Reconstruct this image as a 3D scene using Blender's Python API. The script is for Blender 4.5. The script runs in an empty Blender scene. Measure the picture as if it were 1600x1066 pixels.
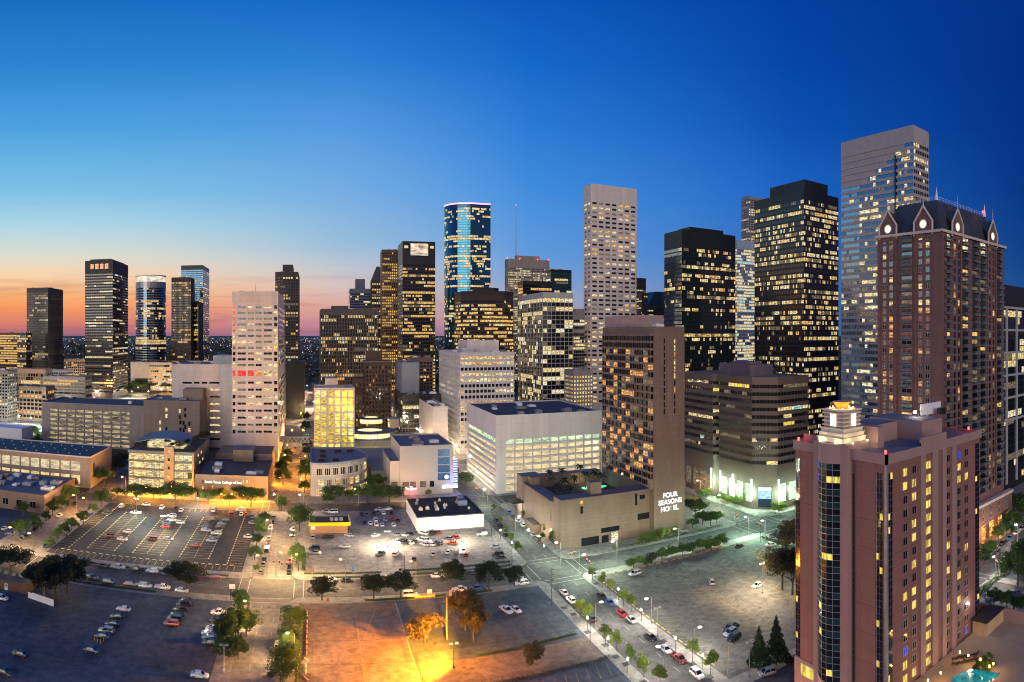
import bpy, math, random
from math import sin, cos, tan, atan2, hypot, pi, radians, sqrt
R = random.Random(11)
sc = bpy.context.scene
COL = sc.collection
# ---- survey of the photograph: a level cylindrical panorama; Y runs along the avenues, X along the cross streets
F, H, HY, VP = 970.0, 86.6, 523.0, 488.0

# ================= camera, sky, sun, exposure =================
cam = bpy.data.cameras.new('camera')
cam.type = 'PANO'
cam.panorama_type = 'CENTRAL_CYLINDRICAL'
cam.central_cylindrical_range_u_min = -800 / F
cam.central_cylindrical_range_u_max = 800 / F
cam.central_cylindrical_range_v_min = -(1066 - HY) / F
cam.central_cylindrical_range_v_max = HY / F
cam.central_cylindrical_radius = 1.0
cam.clip_start = 0.5
cam.clip_end = 60000
co = bpy.data.objects.new('camera', cam)
COL.objects.link(co)
co.location = (0, 0, H)
co.rotation_euler = (pi / 2, 0, -(800 - VP) / F)
sc.camera = co

def lin(c):
    return tuple(((v / 255) / 12.92 if v / 255 <= 0.04045 else ((v / 255 + 0.055) / 1.055) ** 2.4) for v in c) + (1,)

world = bpy.data.worlds.new('World')
sc.world = world
world.use_nodes = True
def build_sky():
    nt = world.node_tree
    nt.nodes.clear()
    N, L = nt.nodes.new, nt.links.new
    def M(op, a, b=None, c=None):
        n = N('ShaderNodeMath'); n.operation = op
        for i, v in enumerate((a, b, c)):
            if v is None: continue
            if hasattr(v, 'links'): L(v, n.inputs[i])
            else: n.inputs[i].default_value = v
        return n.outputs[0]
    tc = N('ShaderNodeTexCoord'); sx = N('ShaderNodeSeparateXYZ')
    L(tc.outputs['Generated'], sx.inputs[0])
    X, Y, Z = sx.outputs
    h = M('SQRT', M('ADD', M('ADD', M('MULTIPLY', X, X), M('MULTIPLY', Y, Y)), 1e-6))
    t = M('DIVIDE', Z, h)
    az = -0.5
    c = M('DIVIDE', M('ADD', M('MULTIPLY', X, sin(az)), M('MULTIPLY', Y, cos(az))), h)
    # thin cloud streaks near the sunset
    mp = N('ShaderNodeMapping'); mp.inputs['Scale'].default_value = (3.0, 3.0, 42)
    L(tc.outputs['Generated'], mp.inputs[0])
    nz = N('ShaderNodeTexNoise'); nz.inputs['Scale'].default_value = 2.2; nz.inputs['Detail'].default_value = 7; nz.inputs['Roughness'].default_value = .62
    L(mp.outputs[0], nz.inputs['Vector'])
    tt = M('ADD', t, M('MULTIPLY', M('SUBTRACT', nz.outputs[0], .5), .016))
    fac = M('MULTIPLY_ADD', tt, 1 / .7, .05 / .7)
    ramps = [
     (1.0, [(-.05,(120,85,115)),(0,(155,102,124)),(.015,(212,124,112)),(.044,(248,152,96)),(.07,(253,188,126)),(.096,(248,213,172)),(.127,(222,221,206)),(.178,(172,214,230)),(.23,(126,193,230)),(.333,(76,162,223)),(.436,(44,132,208)),(.54,(26,110,194))]),
     (.86, [(-.05,(130,98,128)),(0,(162,118,148)),(.02,(200,142,152)),(.05,(220,172,160)),(.075,(216,192,186)),(.106,(194,200,208)),(.147,(154,190,218)),(.23,(118,174,226)),(.333,(86,154,224)),(.436,(46,129,213)),(.54,(22,104,197))]),
     (.66, [(-.05,(120,95,125)),(0,(160,122,150)),(.024,(182,148,168)),(.055,(158,168,196)),(.086,(128,163,209)),(.127,(98,154,219)),(.23,(66,141,221)),(.333,(42,123,213)),(.436,(22,104,201)),(.54,(12,88,186))]),
     (.30, [(-.05,(60,78,118)),(0,(70,98,148)),(.075,(60,112,181)),(.127,(48,110,191)),(.23,(28,100,195)),(.333,(13,81,178)),(.436,(7,70,167)),(.54,(4,64,160))]),
     (-.10,[(-.05,(45,60,100)),(0,(46,77,133)),(.086,(27,72,140)),(.127,(16,62,133)),(.23,(7,51,126)),(.333,(4,47,127)),(.436,(3,46,127)),(.54,(3,48,132))]),
     (-1.0,[(-.05,(80,70,95)),(0,(104,88,115)),(.086,(118,100,130)),(.2,(104,100,145)),(.333,(72,88,150)),(.54,(32,68,145))])]
    prev = None; pc = None
    for cc, st in ramps:
        r = N('ShaderNodeValToRGB'); el = r.color_ramp.elements
        while len(el) < len(st): el.new(.5)
        for e, (tv, col) in zip(el, st):
            e.position = (tv + .05) / .7; e.color = lin(col)
        L(fac, r.inputs[0])
        if prev is None: prev = r.outputs[0]
        else:
            mr = N('ShaderNodeMapRange'); mr.interpolation_type = 'SMOOTHSTEP' if cc < -.5 else 'LINEAR'
            mr.inputs['From Min'].default_value = pc; mr.inputs['From Max'].default_value = cc
            L(c, mr.inputs['Value'])
            mx = N('ShaderNodeMix'); mx.data_type = 'RGBA'
            L(mr.outputs[0], mx.inputs[0]); L(prev, mx.inputs[6]); L(r.outputs[0], mx.inputs[7])
            prev = mx.outputs[2]
        pc = cc
    # mauve cloud bars low over the sunset
    n2 = N('ShaderNodeTexNoise'); n2.inputs['Scale'].default_value = 1.7; n2.inputs['Detail'].default_value = 6
    L(mp.outputs[0], n2.inputs['Vector'])
    cl = N('ShaderNodeMapRange'); cl.inputs['From Min'].default_value = .52; cl.inputs['From Max'].default_value = .68; L(n2.outputs[0], cl.inputs['Value'])
    lo = N('ShaderNodeMapRange'); lo.inputs['From Min'].default_value = .11; lo.inputs['From Max'].default_value = .03; L(t, lo.inputs['Value'])
    sid = N('ShaderNodeMapRange'); sid.inputs['From Min'].default_value = .6; sid.inputs['From Max'].default_value = .95; L(c, sid.inputs['Value'])
    a = M('MULTIPLY', M('MULTIPLY', cl.outputs[0], lo.outputs[0]), M('MULTIPLY', sid.outputs[0], .8))
    mx = N('ShaderNodeMix'); mx.data_type = 'RGBA'
    L(a, mx.inputs[0]); L(prev, mx.inputs[6]); mx.inputs[7].default_value = lin((165, 105, 115))
    bg = N('ShaderNodeBackground'); bg.inputs['Strength'].default_value = 1.0
    L(mx.outputs[2], bg.inputs[0])
    out = N('ShaderNodeOutputWorld'); L(bg.outputs[0], out.inputs[0])
build_sky()

# one soft, broad sun lamp: added fill that brightens the fronts, from opposite the sunset, no hard shadows
sun = bpy.data.lights.new('front_fill_sun', 'SUN')
sun.energy = 1.95; sun.angle = radians(45); sun.color = (1, .88, .76)
so = bpy.data.objects.new('front_fill_sun', sun); COL.objects.link(so)
_e, _a = radians(8), radians(206)
from mathutils import Vector
so.rotation_euler = Vector((sin(_a) * cos(_e), cos(_a) * cos(_e), sin(_e))).to_track_quat('Z', 'Y').to_euler()
sc.view_settings.view_transform = 'Standard'
sc.view_settings.look = 'None'
sc.view_settings.exposure = 0.0
sc.view_settings.gamma = 1.0
sc.render.engine = 'CYCLES'
cy = sc.cycles
cy.use_denoising = True
cy.pixel_filter_type = 'BLACKMAN_HARRIS'; cy.filter_width = 1.05
cy.max_bounces = 5; cy.diffuse_bounces = 3; cy.glossy_bounces = 3; cy.transmission_bounces = 2
cy.sample_clamp_indirect = 4.0
cy.caustics_reflective = False; cy.caustics_refractive = False

# ================= helpers =================
def ray(px):
    t = (px - VP) / F
    return sin(t), cos(t)
def P(px, py, z=0.0):
    D = (H - z) * F / (py - HY)
    s, c = ray(px)
    return D * s, D * c
def zat(py, x, y):
    return H + (HY - py) * hypot(x, y) / F
def PX(x, y): return VP + F * atan2(x, y)
def PY(x, y, z): return HY + F * (H - z) / hypot(x, y)
def XF(px, Y): return Y * tan((px - VP) / F)      # X on a wall facing the avenue end
def YF(px, X): return X / tan((px - VP) / F)      # Y on a wall facing an avenue

def thing(name, label, cat, loc=(0, 0, 0), yaw=0.0, group=None, scale=None):
    o = bpy.data.objects.new(name, None)
    COL.objects.link(o)
    o.location = loc
    o.rotation_euler = (0, 0, yaw)
    if scale: o.scale = scale if isinstance(scale, tuple) else (scale,) * 3
    o.empty_display_size = .5
    o['label'] = label; o['category'] = cat
    if group: o['group'] = group
    return o
def link(name, mesh, parent=None, loc=(0, 0, 0), yaw=0.0, kind=None, rot=None):
    o = bpy.data.objects.new(name, mesh)
    COL.objects.link(o)
    if parent is not None: o.parent = parent
    o.location = loc
    o.rotation_euler = rot if rot else (0, 0, yaw)
    if kind: o['kind'] = kind
    return o
def org(o):
    v = [0, 0, 0]
    while o is not None:
        for i in range(3): v[i] += o.location[i]
        o = o.parent
    return v

SPLIT = {'roof_unit', 'beacon', 'floodlight', 'corner_window', 'penthouse_window', 'cornice', 'pilaster', 'joint', 'penthouse', 'penthouse_roof', 'podium_roof', 'neon_fin', 'red_sign', 'frame', 'window_surround', 'yellow_fascia', 'podium_wall', 'bay_wall', 'parapet', 'mast', 'bumper_trim', 'uplight'}
class MB:
    def __init__(s): s.v = []; s.f = []; s.m = []
    def quad(s, a, b, c, d, m=0):
        n = len(s.v); s.v += [a, b, c, d]; s.f.append((n, n + 1, n + 2, n + 3)); s.m.append(m)
    def tri(s, a, b, c, m=0):
        n = len(s.v); s.v += [a, b, c]; s.f.append((n, n + 1, n + 2)); s.m.append(m)
    def poly(s, pts, m=0):
        n = len(s.v); s.v += list(pts); s.f.append(tuple(range(n, n + len(pts)))); s.m.append(m)
    def box(s, x0, x1, y0, y1, z0, z1, m=0, mt=None, bottom=True):
        n = len(s.v)
        s.v += [(x0, y0, z0), (x1, y0, z0), (x1, y1, z0), (x0, y1, z0), (x0, y0, z1), (x1, y0, z1), (x1, y1, z1), (x0, y1, z1)]
        fs = [(0, 1, 5, 4), (1, 2, 6, 5), (2, 3, 7, 6), (3, 0, 4, 7), (4, 5, 6, 7)] + ([(3, 2, 1, 0)] if bottom else [])
        for i, q in enumerate(fs):
            s.f.append(tuple(n + k for k in q)); s.m.append(mt if (i == 4 and mt is not None) else m)
    def prism(s, pg, z0, z1, m=0, mt=None, top=True):
        k = len(pg); n = len(s.v)
        s.v += [(x, y, z0) for x, y in pg] + [(x, y, z1) for x, y in pg]
        for i in range(k):
            j = (i + 1) % k
            s.f.append((n + i, n + j, n + k + j, n + k + i)); s.m.append(m)
        if top:
            s.f.append(tuple(n + k + i for i in range(k))); s.m.append(m if mt is None else mt)
    def frustum(s, pa, za, pb, zb, m=0, top=True):
        k = len(pa); n = len(s.v)
        s.v += [(x, y, za) for x, y in pa] + [(x, y, zb) for x, y in pb]
        for i in range(k):
            j = (i + 1) % k
            s.f.append((n + i, n + j, n + k + j, n + k + i)); s.m.append(m)
        if top: s.f.append(tuple(n + k + i for i in range(k))); s.m.append(m)
    def obox(s, a, u, n, s0, s1, d0, d1, z0, z1, m=0, back=False):
        def p(t, d, z): return (a[0] + u[0] * t + n[0] * d, a[1] + u[1] * t + n[1] * d, z)
        A, B, C, D_ = p(s0, d1, z0), p(s1, d1, z0), p(s1, d1, z1), p(s0, d1, z1)
        E, G, I, J = p(s0, d0, z0), p(s1, d0, z0), p(s1, d0, z1), p(s0, d0, z1)
        s.quad(A, B, C, D_, m); s.quad(D_, C, I, J, m); s.quad(E, G, B, A, m); s.quad(E, A, D_, J, m); s.quad(B, G, I, C, m)
        if back: s.quad(G, E, J, I, m)
    def tube(s, p, q, r, n=8, m=0, r2=None, cap=True):
        from mathutils import Vector
        p = Vector(p); q = Vector(q); d = (q - p).normalized()
        a = d.orthogonal().normalized(); b = d.cross(a)
        if r2 is None: r2 = r
        k = len(s.v)
        for i in range(n):
            w = 2 * pi * i / n
            s.v.append(tuple(p + (a * cos(w) + b * sin(w)) * r))
        for i in range(n):
            w = 2 * pi * i / n
            s.v.append(tuple(q + (a * cos(w) + b * sin(w)) * r2))
        for i in range(n):
            j = (i + 1) % n
            s.f.append((k + i, k + j, k + n + j, k + n + i)); s.m.append(m)
        if cap:
            s.f.append(tuple(k + n + i for i in range(n))); s.m.append(m)
            s.f.append(tuple(k + n - 1 - i for i in range(n))); s.m.append(m)
    def islands(s):
        par = list(range(len(s.v)))
        def find(a):
            while par[a] != a: par[a] = par[par[a]]; a = par[a]
            return a
        seen = {}
        for i, v in enumerate(s.v):
            k = (round(v[0], 3), round(v[1], 3), round(v[2], 3))
            if k in seen: par[find(i)] = find(seen[k])
            else: seen[k] = i
        for f in s.f:
            for a in f[1:]: par[find(a)] = find(f[0])
        g = {}
        for f, m in zip(s.f, s.m): g.setdefault(find(f[0]), []).append((f, m))
        out = []
        for fs in g.values():
            b = MB(); mp = {}
            for f, m in fs:
                for a in f:
                    if a not in mp: mp[a] = len(b.v); b.v.append(s.v[a])
                b.f.append(tuple(mp[a] for a in f)); b.m.append(m)
            out.append(b)
        return out
    def mesh(s, name, mats, off=(0, 0, 0), smooth=False):
        me = bpy.data.meshes.new(name)
        ox, oy, oz = off
        me.from_pydata([(x - ox, y - oy, z - oz) for x, y, z in s.v] if any(off) else s.v, [], s.f)
        for k in mats: me.materials.append(k)
        if len(mats) > 1: me.polygons.foreach_set('material_index', s.m)
        if smooth: me.polygons.foreach_set('use_smooth', [True] * len(s.f))
        me.update()
        return me
    def build(s, name, mats, parent=None, kind=None, smooth=False):
        if not isinstance(mats, (list, tuple)): mats = [mats]
        off = org(parent) if parent is not None else (0, 0, 0)
        if name in SPLIT and kind is None and parent is not None:
            isl = s.islands()
            if len(isl) > 1:
                objs = []
                for k, b in enumerate(isl):
                    pa, nm = (objs[0], 'vent') if (name == 'roof_unit' and k) else (parent, name)
                    objs.append(link(nm, b.mesh(nm, mats, off, smooth), pa))
                return objs[0]
        return link(name, s.mesh(name, mats, off, smooth), parent, kind=kind)

# ---------------- materials ----------------
def sh(name):
    m = bpy.data.materials.new(name); m.use_nodes = True
    nt = m.node_tree
    return m, nt, nt.nodes.get('Principled BSDF'), nt.nodes.new, nt.links.new
def mat(name, col, rough=.75, metal=0.0, var=.18, scale=.25, bump=0.0, streak=1.0, spec=.4, joints=None):
    m, nt, b, N, L = sh(name)
    b.inputs['Roughness'].default_value = rough; b.inputs['Metallic'].default_value = metal
    b.inputs['Specular IOR Level'].default_value = spec
    tc = N('ShaderNodeTexCoord'); mp = N('ShaderNodeMapping'); mp.inputs['Scale'].default_value = (scale, scale, scale / streak)
    L(tc.outputs['Object'], mp.inputs[0])
    nz = N('ShaderNodeTexNoise'); nz.inputs['Scale'].default_value = 1; nz.inputs['Detail'].default_value = 6; nz.inputs['Roughness'].default_value = .65
    L(mp.outputs[0], nz.inputs['Vector'])
    mr = N('ShaderNodeMapRange'); mr.inputs['From Min'].default_value = .3; mr.inputs['From Max'].default_value = .7
    mr.inputs['To Min'].default_value = 1 - var; mr.inputs['To Max'].default_value = 1 + var
    L(nz.outputs[0], mr.inputs[0])
    mx = N('ShaderNodeMix'); mx.data_type = 'RGBA'; mx.blend_type = 'MULTIPLY'; mx.inputs[0].default_value = 1
    mx.inputs[6].default_value = (*col, 1)
    L(mr.outputs[0], mx.inputs[7])
    L(mx.outputs[2], b.inputs['Base Color'])
    if joints:      # panel joints on the wall plane: width, height, darkness
        jw, jh, jd = joints
        sx_ = N('ShaderNodeSeparateXYZ'); L(tc.outputs['Object'], sx_.inputs[0])
        ad = N('ShaderNodeMath'); ad.operation = 'ADD'; L(sx_.outputs[0], ad.inputs[0]); L(sx_.outputs[1], ad.inputs[1])
        cb = N('ShaderNodeCombineXYZ'); L(ad.outputs[0], cb.inputs[0]); L(sx_.outputs[2], cb.inputs[1])
        bk = N('ShaderNodeTexBrick'); bk.offset = 0; bk.inputs['Scale'].default_value = 1; bk.inputs['Brick Width'].default_value = jw; bk.inputs['Row Height'].default_value = jh
        bk.inputs['Mortar Size'].default_value = .07; bk.inputs['Mortar Smooth'].default_value = .3
        bk.inputs['Color1'].default_value = (1, 1, 1, 1); bk.inputs['Color2'].default_value = (.93, .93, .93, 1); bk.inputs['Mortar'].default_value = (1 - jd, 1 - jd, 1 - jd, 1)
        L(cb.outputs[0], bk.inputs['Vector'])
        m2 = N('ShaderNodeMix'); m2.data_type = 'RGBA'; m2.blend_type = 'MULTIPLY'; m2.inputs[0].default_value = 1
        L(mx.outputs[2], m2.inputs[6]); L(bk.outputs[0], m2.inputs[7]); L(m2.outputs[2], b.inputs['Base Color'])
    if bump:
        n2 = N('ShaderNodeTexNoise'); n2.inputs['Scale'].default_value = 6; n2.inputs['Detail'].default_value = 4
        L(tc.outputs['Object'], n2.inputs['Vector'])
        bp = N('ShaderNodeBump'); bp.inputs['Strength'].default_value = bump; bp.inputs['Distance'].default_value = .1
        L(n2.outputs[0], bp.inputs['Height']); L(bp.outputs[0], b.inputs['Normal'])
    return m
def asphalt(name, c1, c2, patch=.02, rough=.85, tint=None):
    """worn paving: large cloudy wear, tyre-dark stains, patched rectangles, grain"""
    m, nt, b, N, L = sh(name)
    b.inputs['Roughness'].default_value = rough; b.inputs['Specular IOR Level'].default_value = .3
    tc = N('ShaderNodeTexCoord')
    n1 = N('ShaderNodeTexNoise'); n1.inputs['Scale'].default_value = .045; n1.inputs['Detail'].default_value = 9; n1.inputs['Roughness'].default_value = .68; n1.inputs['Distortion'].default_value = .6
    n2 = N('ShaderNodeTexNoise'); n2.inputs['Scale'].default_value = .42; n2.inputs['Detail'].default_value = 6; n2.inputs['Roughness'].default_value = .7
    br = N('ShaderNodeTexBrick'); br.inputs['Scale'].default_value = patch; br.inputs['Mortar Size'].default_value = .006
    br.inputs['Color1'].default_value = (.75, .75, .75, 1); br.inputs['Color2'].default_value = (1, 1, 1, 1); br.inputs['Mortar'].default_value = (.6, .6, .6, 1)
    for n in (n1, n2, br): L(tc.outputs['Object'], n.inputs['Vector'])
    r = N('ShaderNodeValToRGB'); r.color_ramp.elements[0].position = .34; r.color_ramp.elements[1].position = .66
    r.color_ramp.elements[0].color = (*c1, 1); r.color_ramp.elements[1].color = (*c2, 1)
    L(n1.outputs[0], r.inputs[0])
    mr = N('ShaderNodeMapRange'); mr.inputs['From Min'].default_value = .3; mr.inputs['From Max'].default_value = .62; mr.inputs['To Min'].default_value = .55; mr.inputs['To Max'].default_value = 1.15
    L(n2.outputs[0], mr.inputs[0])
    a = N('ShaderNodeMix'); a.data_type = 'RGBA'; a.blend_type = 'MULTIPLY'; a.inputs[0].default_value = 1
    L(r.outputs[0], a.inputs[6]); L(mr.outputs[0], a.inputs[7])
    c = N('ShaderNodeMix'); c.data_type = 'RGBA'; c.blend_type = 'MULTIPLY'; c.inputs[0].default_value = .6
    L(a.outputs[2], c.inputs[6]); L(br.outputs[0], c.inputs[7])
    vo = N('ShaderNodeTexVoronoi'); vo.inputs['Scale'].default_value = .16; L(tc.outputs['Object'], vo.inputs['Vector'])      # oil drips and stains
    vr = N('ShaderNodeMapRange'); vr.inputs['From Min'].default_value = .04; vr.inputs['From Max'].default_value = .15; vr.inputs['To Min'].default_value = .5; L(vo.outputs['Distance'], vr.inputs[0])
    n3 = N('ShaderNodeTexNoise'); n3.inputs['Scale'].default_value = .11; n3.inputs['Detail'].default_value = 8; n3.inputs['Roughness'].default_value = .7; L(tc.outputs['Object'], n3.inputs['Vector'])
    cr = N('ShaderNodeMapRange'); cr.inputs['From Min'].default_value = .494; cr.inputs['From Max'].default_value = .506; cr.inputs['To Min'].default_value = .0; cr.inputs['To Max'].default_value = 2.0; L(n3.outputs[0], cr.inputs[0])
    cm = N('ShaderNodeMath'); cm.operation = 'SUBTRACT'; L(cr.outputs[0], cm.inputs[0]); cm.inputs[1].default_value = 1
    ca = N('ShaderNodeMath'); ca.operation = 'ABSOLUTE'; L(cm.outputs[0], ca.inputs[0])
    ck = N('ShaderNodeMapRange'); ck.inputs['To Min'].default_value = .72; L(ca.outputs[0], ck.inputs[0])      # meandering cracks, tarred seams
    mu = N('ShaderNodeMath'); mu.operation = 'MULTIPLY'; L(vr.outputs[0], mu.inputs[0]); L(ck.outputs[0], mu.inputs[1])
    e = N('ShaderNodeMix'); e.data_type = 'RGBA'; e.blend_type = 'MULTIPLY'; e.inputs[0].default_value = 1
    L(c.outputs[2], e.inputs[6]); L(mu.outputs[0], e.inputs[7])
    L(e.outputs[2], b.inputs['Base Color'])
    return m
def glass(name, col, rough=.08, metal=.0, spec=.8, wob=0.012):
    m, nt, b, N, L = sh(name)
    b.inputs['Base Color'].default_value = (*col, 1); b.inputs['Roughness'].default_value = rough
    b.inputs['Metallic'].default_value = metal; b.inputs['Specular IOR Level'].default_value = spec
    tc = N('ShaderNodeTexCoord'); nz = N('ShaderNodeTexNoise'); nz.inputs['Scale'].default_value = .35
    L(tc.outputs['Object'], nz.inputs['Vector'])
    bp = N('ShaderNodeBump'); bp.inputs['Strength'].default_value = .25; bp.inputs['Distance'].default_value = wob * 10
    L(nz.outputs[0], bp.inputs['Height']); L(bp.outputs[0], b.inputs['Normal'])
    return m
def lit(name, col, s=1.0, scale=.5, lo=.15, zs=2.6):
    """a lit room behind glass: uneven light, ceiling rows brighter"""
    m, nt, b, N, L = sh(name)
    b.inputs['Base Color'].default_value = (.03, .03, .035, 1); b.inputs['Roughness'].default_value = .15
    tc = N('ShaderNodeTexCoord'); mp = N('ShaderNodeMapping'); mp.inputs['Scale'].default_value = (scale, scale, scale * zs)
    oi = N('ShaderNodeObjectInfo'); va = N('ShaderNodeVectorMath'); va.operation = 'ADD'
    L(tc.outputs['Object'], va.inputs[0]); L(oi.outputs['Location'], va.inputs[1]); L(va.outputs[0], mp.inputs[0])
    nz = N('ShaderNodeTexNoise'); nz.inputs['Scale'].default_value = 1; nz.inputs['Detail'].default_value = 3; nz.inputs['Roughness'].default_value = .6
    L(mp.outputs[0], nz.inputs['Vector'])
    mr = N('ShaderNodeMapRange'); mr.inputs['From Min'].default_value = .36; mr.inputs['From Max'].default_value = .64
    mr.inputs['To Min'].default_value = lo * s; mr.inputs['To Max'].default_value = 1.5 * s
    L(nz.outputs[0], mr.inputs[0]); L(mr.outputs[0], b.inputs['Emission Strength'])
    b.inputs['Emission Color'].default_value = (*col, 1)
    return m
def glow(name, col, s):
    m, nt, b, N, L = sh(name)
    b.inputs['Base Color'].default_value = (.5, .5, .5, 1)
    b.inputs['Emission Color'].default_value = (*col, 1); b.inputs['Emission Strength'].default_value = s
    return m
def leafmat(name, c1, c2, scale=.9):
    m, nt, b, N, L = sh(name)
    b.inputs['Roughness'].default_value = .6; b.inputs['Specular IOR Level'].default_value = .25
    g = N('ShaderNodeTexCoord'); nz = N('ShaderNodeTexNoise'); nz.inputs['Scale'].default_value = scale; nz.inputs['Detail'].default_value = 5
    L(g.outputs['Object'], nz.inputs['Vector'])
    oi = N('ShaderNodeObjectInfo')
    ad = N('ShaderNodeMath'); ad.operation = 'MULTIPLY_ADD'; ad.inputs[1].default_value = .3; L(oi.outputs['Random'], ad.inputs[0])
    ad.inputs[2].default_value = -.15
    s = N('ShaderNodeMath'); s.operation = 'ADD'; L(nz.outputs[0], s.inputs[0]); L(ad.outputs[0], s.inputs[1])
    r = N('ShaderNodeValToRGB'); r.color_ramp.elements[0].position = .32; r.color_ramp.elements[1].position = .7
    r.color_ramp.elements[0].color = (*c1, 1); r.color_ramp.elements[1].color = (*c2, 1)
    L(s.outputs[0], r.inputs[0]); L(r.outputs[0], b.inputs['Base Color'])
    return m

CONC = mat('concrete_pale', (.64, .58, .54), var=.13, scale=.12, streak=5, joints=(6, 3.6, .3))
CONC_PINK = mat('concrete_pinkish', (.70, .61, .545), var=.13, scale=.15, streak=6, joints=(5.2, 3.9, .28))
CONC_GREY = mat('concrete_grey', (.29, .26, .235), var=.16, scale=.2, streak=5, joints=(6.4, 3.2, .3))
WHITE = mat('white_painted_wall', (.80, .78, .76), var=.06, scale=.2, streak=4)
TAN = mat('tan_brick', (.26, .18, .135), var=.14, scale=.3, streak=3, joints=(4, 1.2, .2))
BROWN = mat('brown_brick', (.20, .135, .105), var=.14, scale=.3, streak=3)
BRICK = mat('red_brown_brick', (.205, .108, .092), var=.14, scale=.35, streak=2, joints=(1.4, .6, .25))
MAUVE = mat('rose_stucco', (.285, .134, .110), var=.09, scale=.2, streak=5, joints=(5, 2.84, .2))
MAUVE_L = mat('pale_rose_stucco', (.37, .235, .205), var=.06, scale=.2, streak=4)
CREAM = mat('cream_stone_trim', (.60, .52, .44), var=.08, scale=.3)
DARKST = mat('dark_stone', (.02, .02, .021), rough=.4, var=.15)
DARKBR = mat('dark_brown_stone', (.035, .024, .02), rough=.5, var=.15)
GREYST = mat('grey_granite', (.27, .25, .245), rough=.55, var=.1)
STEEL = mat('painted_steel', (.30, .31, .33), rough=.45, metal=.4)
DKSTEEL = mat('dark_steel', (.02, .022, .025), rough=.4, metal=.2)
ROOF = mat('dark_membrane_roof', (.085, .08, .08), rough=.75, var=.35, scale=.12)
ROOFB = mat('blue_grey_roof', (.17, .155, .165), rough=.7, var=.25, scale=.12)
SLATE = mat('slate_mansard', (.055, .055, .058), rough=.5, var=.3, scale=.4, streak=3)
YELLOW = mat('yellow_painted_metal', (.80, .50, .01), rough=.4, var=.06)
TERRA = mat('reddish_brown_panel', (.35, .14, .07), var=.12, scale=.4)
WOOD = mat('weathered_wood', (.16, .08, .05), var=.3, scale=.8)
G_BLACK = glass('black_glass', (.008, .009, .011))
G_BLUE = glass('blue_glass', (.055, .13, .21), metal=.85, rough=.06)
G_TEAL = glass('teal_glass', (.03, .11, .13), metal=.6)
G_DARKBLUE = glass('dark_blue_glass', (.02, .035, .065), metal=.4)
G_GREEN = glass('green_black_glass', (.016, .03, .03), metal=.35)
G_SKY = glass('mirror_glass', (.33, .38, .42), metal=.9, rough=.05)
G_BROWN = glass('bronze_glass', (.03, .022, .018), metal=.3)
L_WARM = lit('warm_lit_room', (1, .58, .17), .85)
L_PALE = lit('pale_lit_room', (1, .78, .34), .9)
L_WHITE = lit('white_lit_room', (1, .87, .56), .95)
L_GOLD = lit('golden_lit_room', (1, .58, .13), .95)
L_ORNG = lit('orange_lit_room', (1, .42, .12), .9)
L_DIM = lit('dim_lit_room', (.8, .62, .34), .22)
L_COOL = lit('cool_lit_room', (.60, .95, .88), .8)
L_YEL = lit('yellow_lit_room', (1, .74, .12), .95, scale=1.5, lo=.3, zs=.22)
L_RED = lit('red_lit_room', (1, .06, .03), .9, lo=.3)
L_GRN = lit('green_white_lit_shop', (.62, 1, .55), 1.1, lo=.5)
E_WHITE = glow('white_light', (1, .97, .9), 3.0)
E_LAMPW = glow('white_lamp', (1, .97, .92), 40)
E_LAMPO = glow('sodium_lamp', (1, .48, .08), 40)
E_LAMPG = glow('mercury_lamp', (.75, 1, .8), 30)
E_RED = glow('red_light', (1, .03, .02), 8)
E_GREEN = glow('green_light', (.05, 1, .45), 8)
E_PINK = glow('violet_light_strip', (.75, .3, 1), 2.2)
E_BLUE = glow('blue_light_strip', (.1, .12, 1), 3.5)
E_SIGN = glow('white_sign_light', (1, 1, 1), 2.2)
E_CREAM = glow('cream_lit_dial', (1, .93, .72), .95)
E_GARAGE = lit('garage_interior_light', (1, .80, .44), .72, scale=.22, lo=.75, zs=2.5)
E_GARDIM = lit('dim_garage_interior_light', (1, .78, .42), .42, scale=.2, lo=.12, zs=3)
E_CANOPY = glow('canopy_light', (1, .80, .34), 1.25)
E_POOLG = glow('green_lit_pool_water', (.08, .9, .45), .9)
POOL = mat('pool_water', (.02, .30, .36), rough=.05, var=.1)
MARKW = mat('white_road_paint', (.70, .70, .66), var=.2, scale=1.5)
MARKY = mat('yellow_road_paint', (.50, .34, .08), var=.55, scale=.9)

WIN = [G_BLACK, G_DARKBLUE, L_WARM, L_PALE, L_WHITE, L_GOLD, L_ORNG, L_DIM, L_COOL, L_YEL, L_RED]
WARM, PALE, WHT, GOLD, ORNG, DIM, COOLW, YEL, RED = range(2, 11)

def litfun(rng, p=.3, pal=((PALE, 5), (WARM, 4), (DIM, 3)), var=.2, run=.35, dark=0, full=.06, empty=.1):
    ks = [k for k, w in pal for _ in range(w)]
    st = {'f': None}
    def fn(i, j):
        if st['f'] != i:
            st['f'] = i; u = rng.random()
            st['p'] = 1.0 if u < full else (.04 if u < full + empty else min(.97, max(.02, rng.gauss(p, var))))
            st['on'] = rng.random() < st['p']; st['k'] = rng.choice(ks)
        if rng.random() < run:
            st['on'] = rng.random() < st['p']; st['k'] = rng.choice(ks)
        return st['k'] if st['on'] else dark
    return fn

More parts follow.
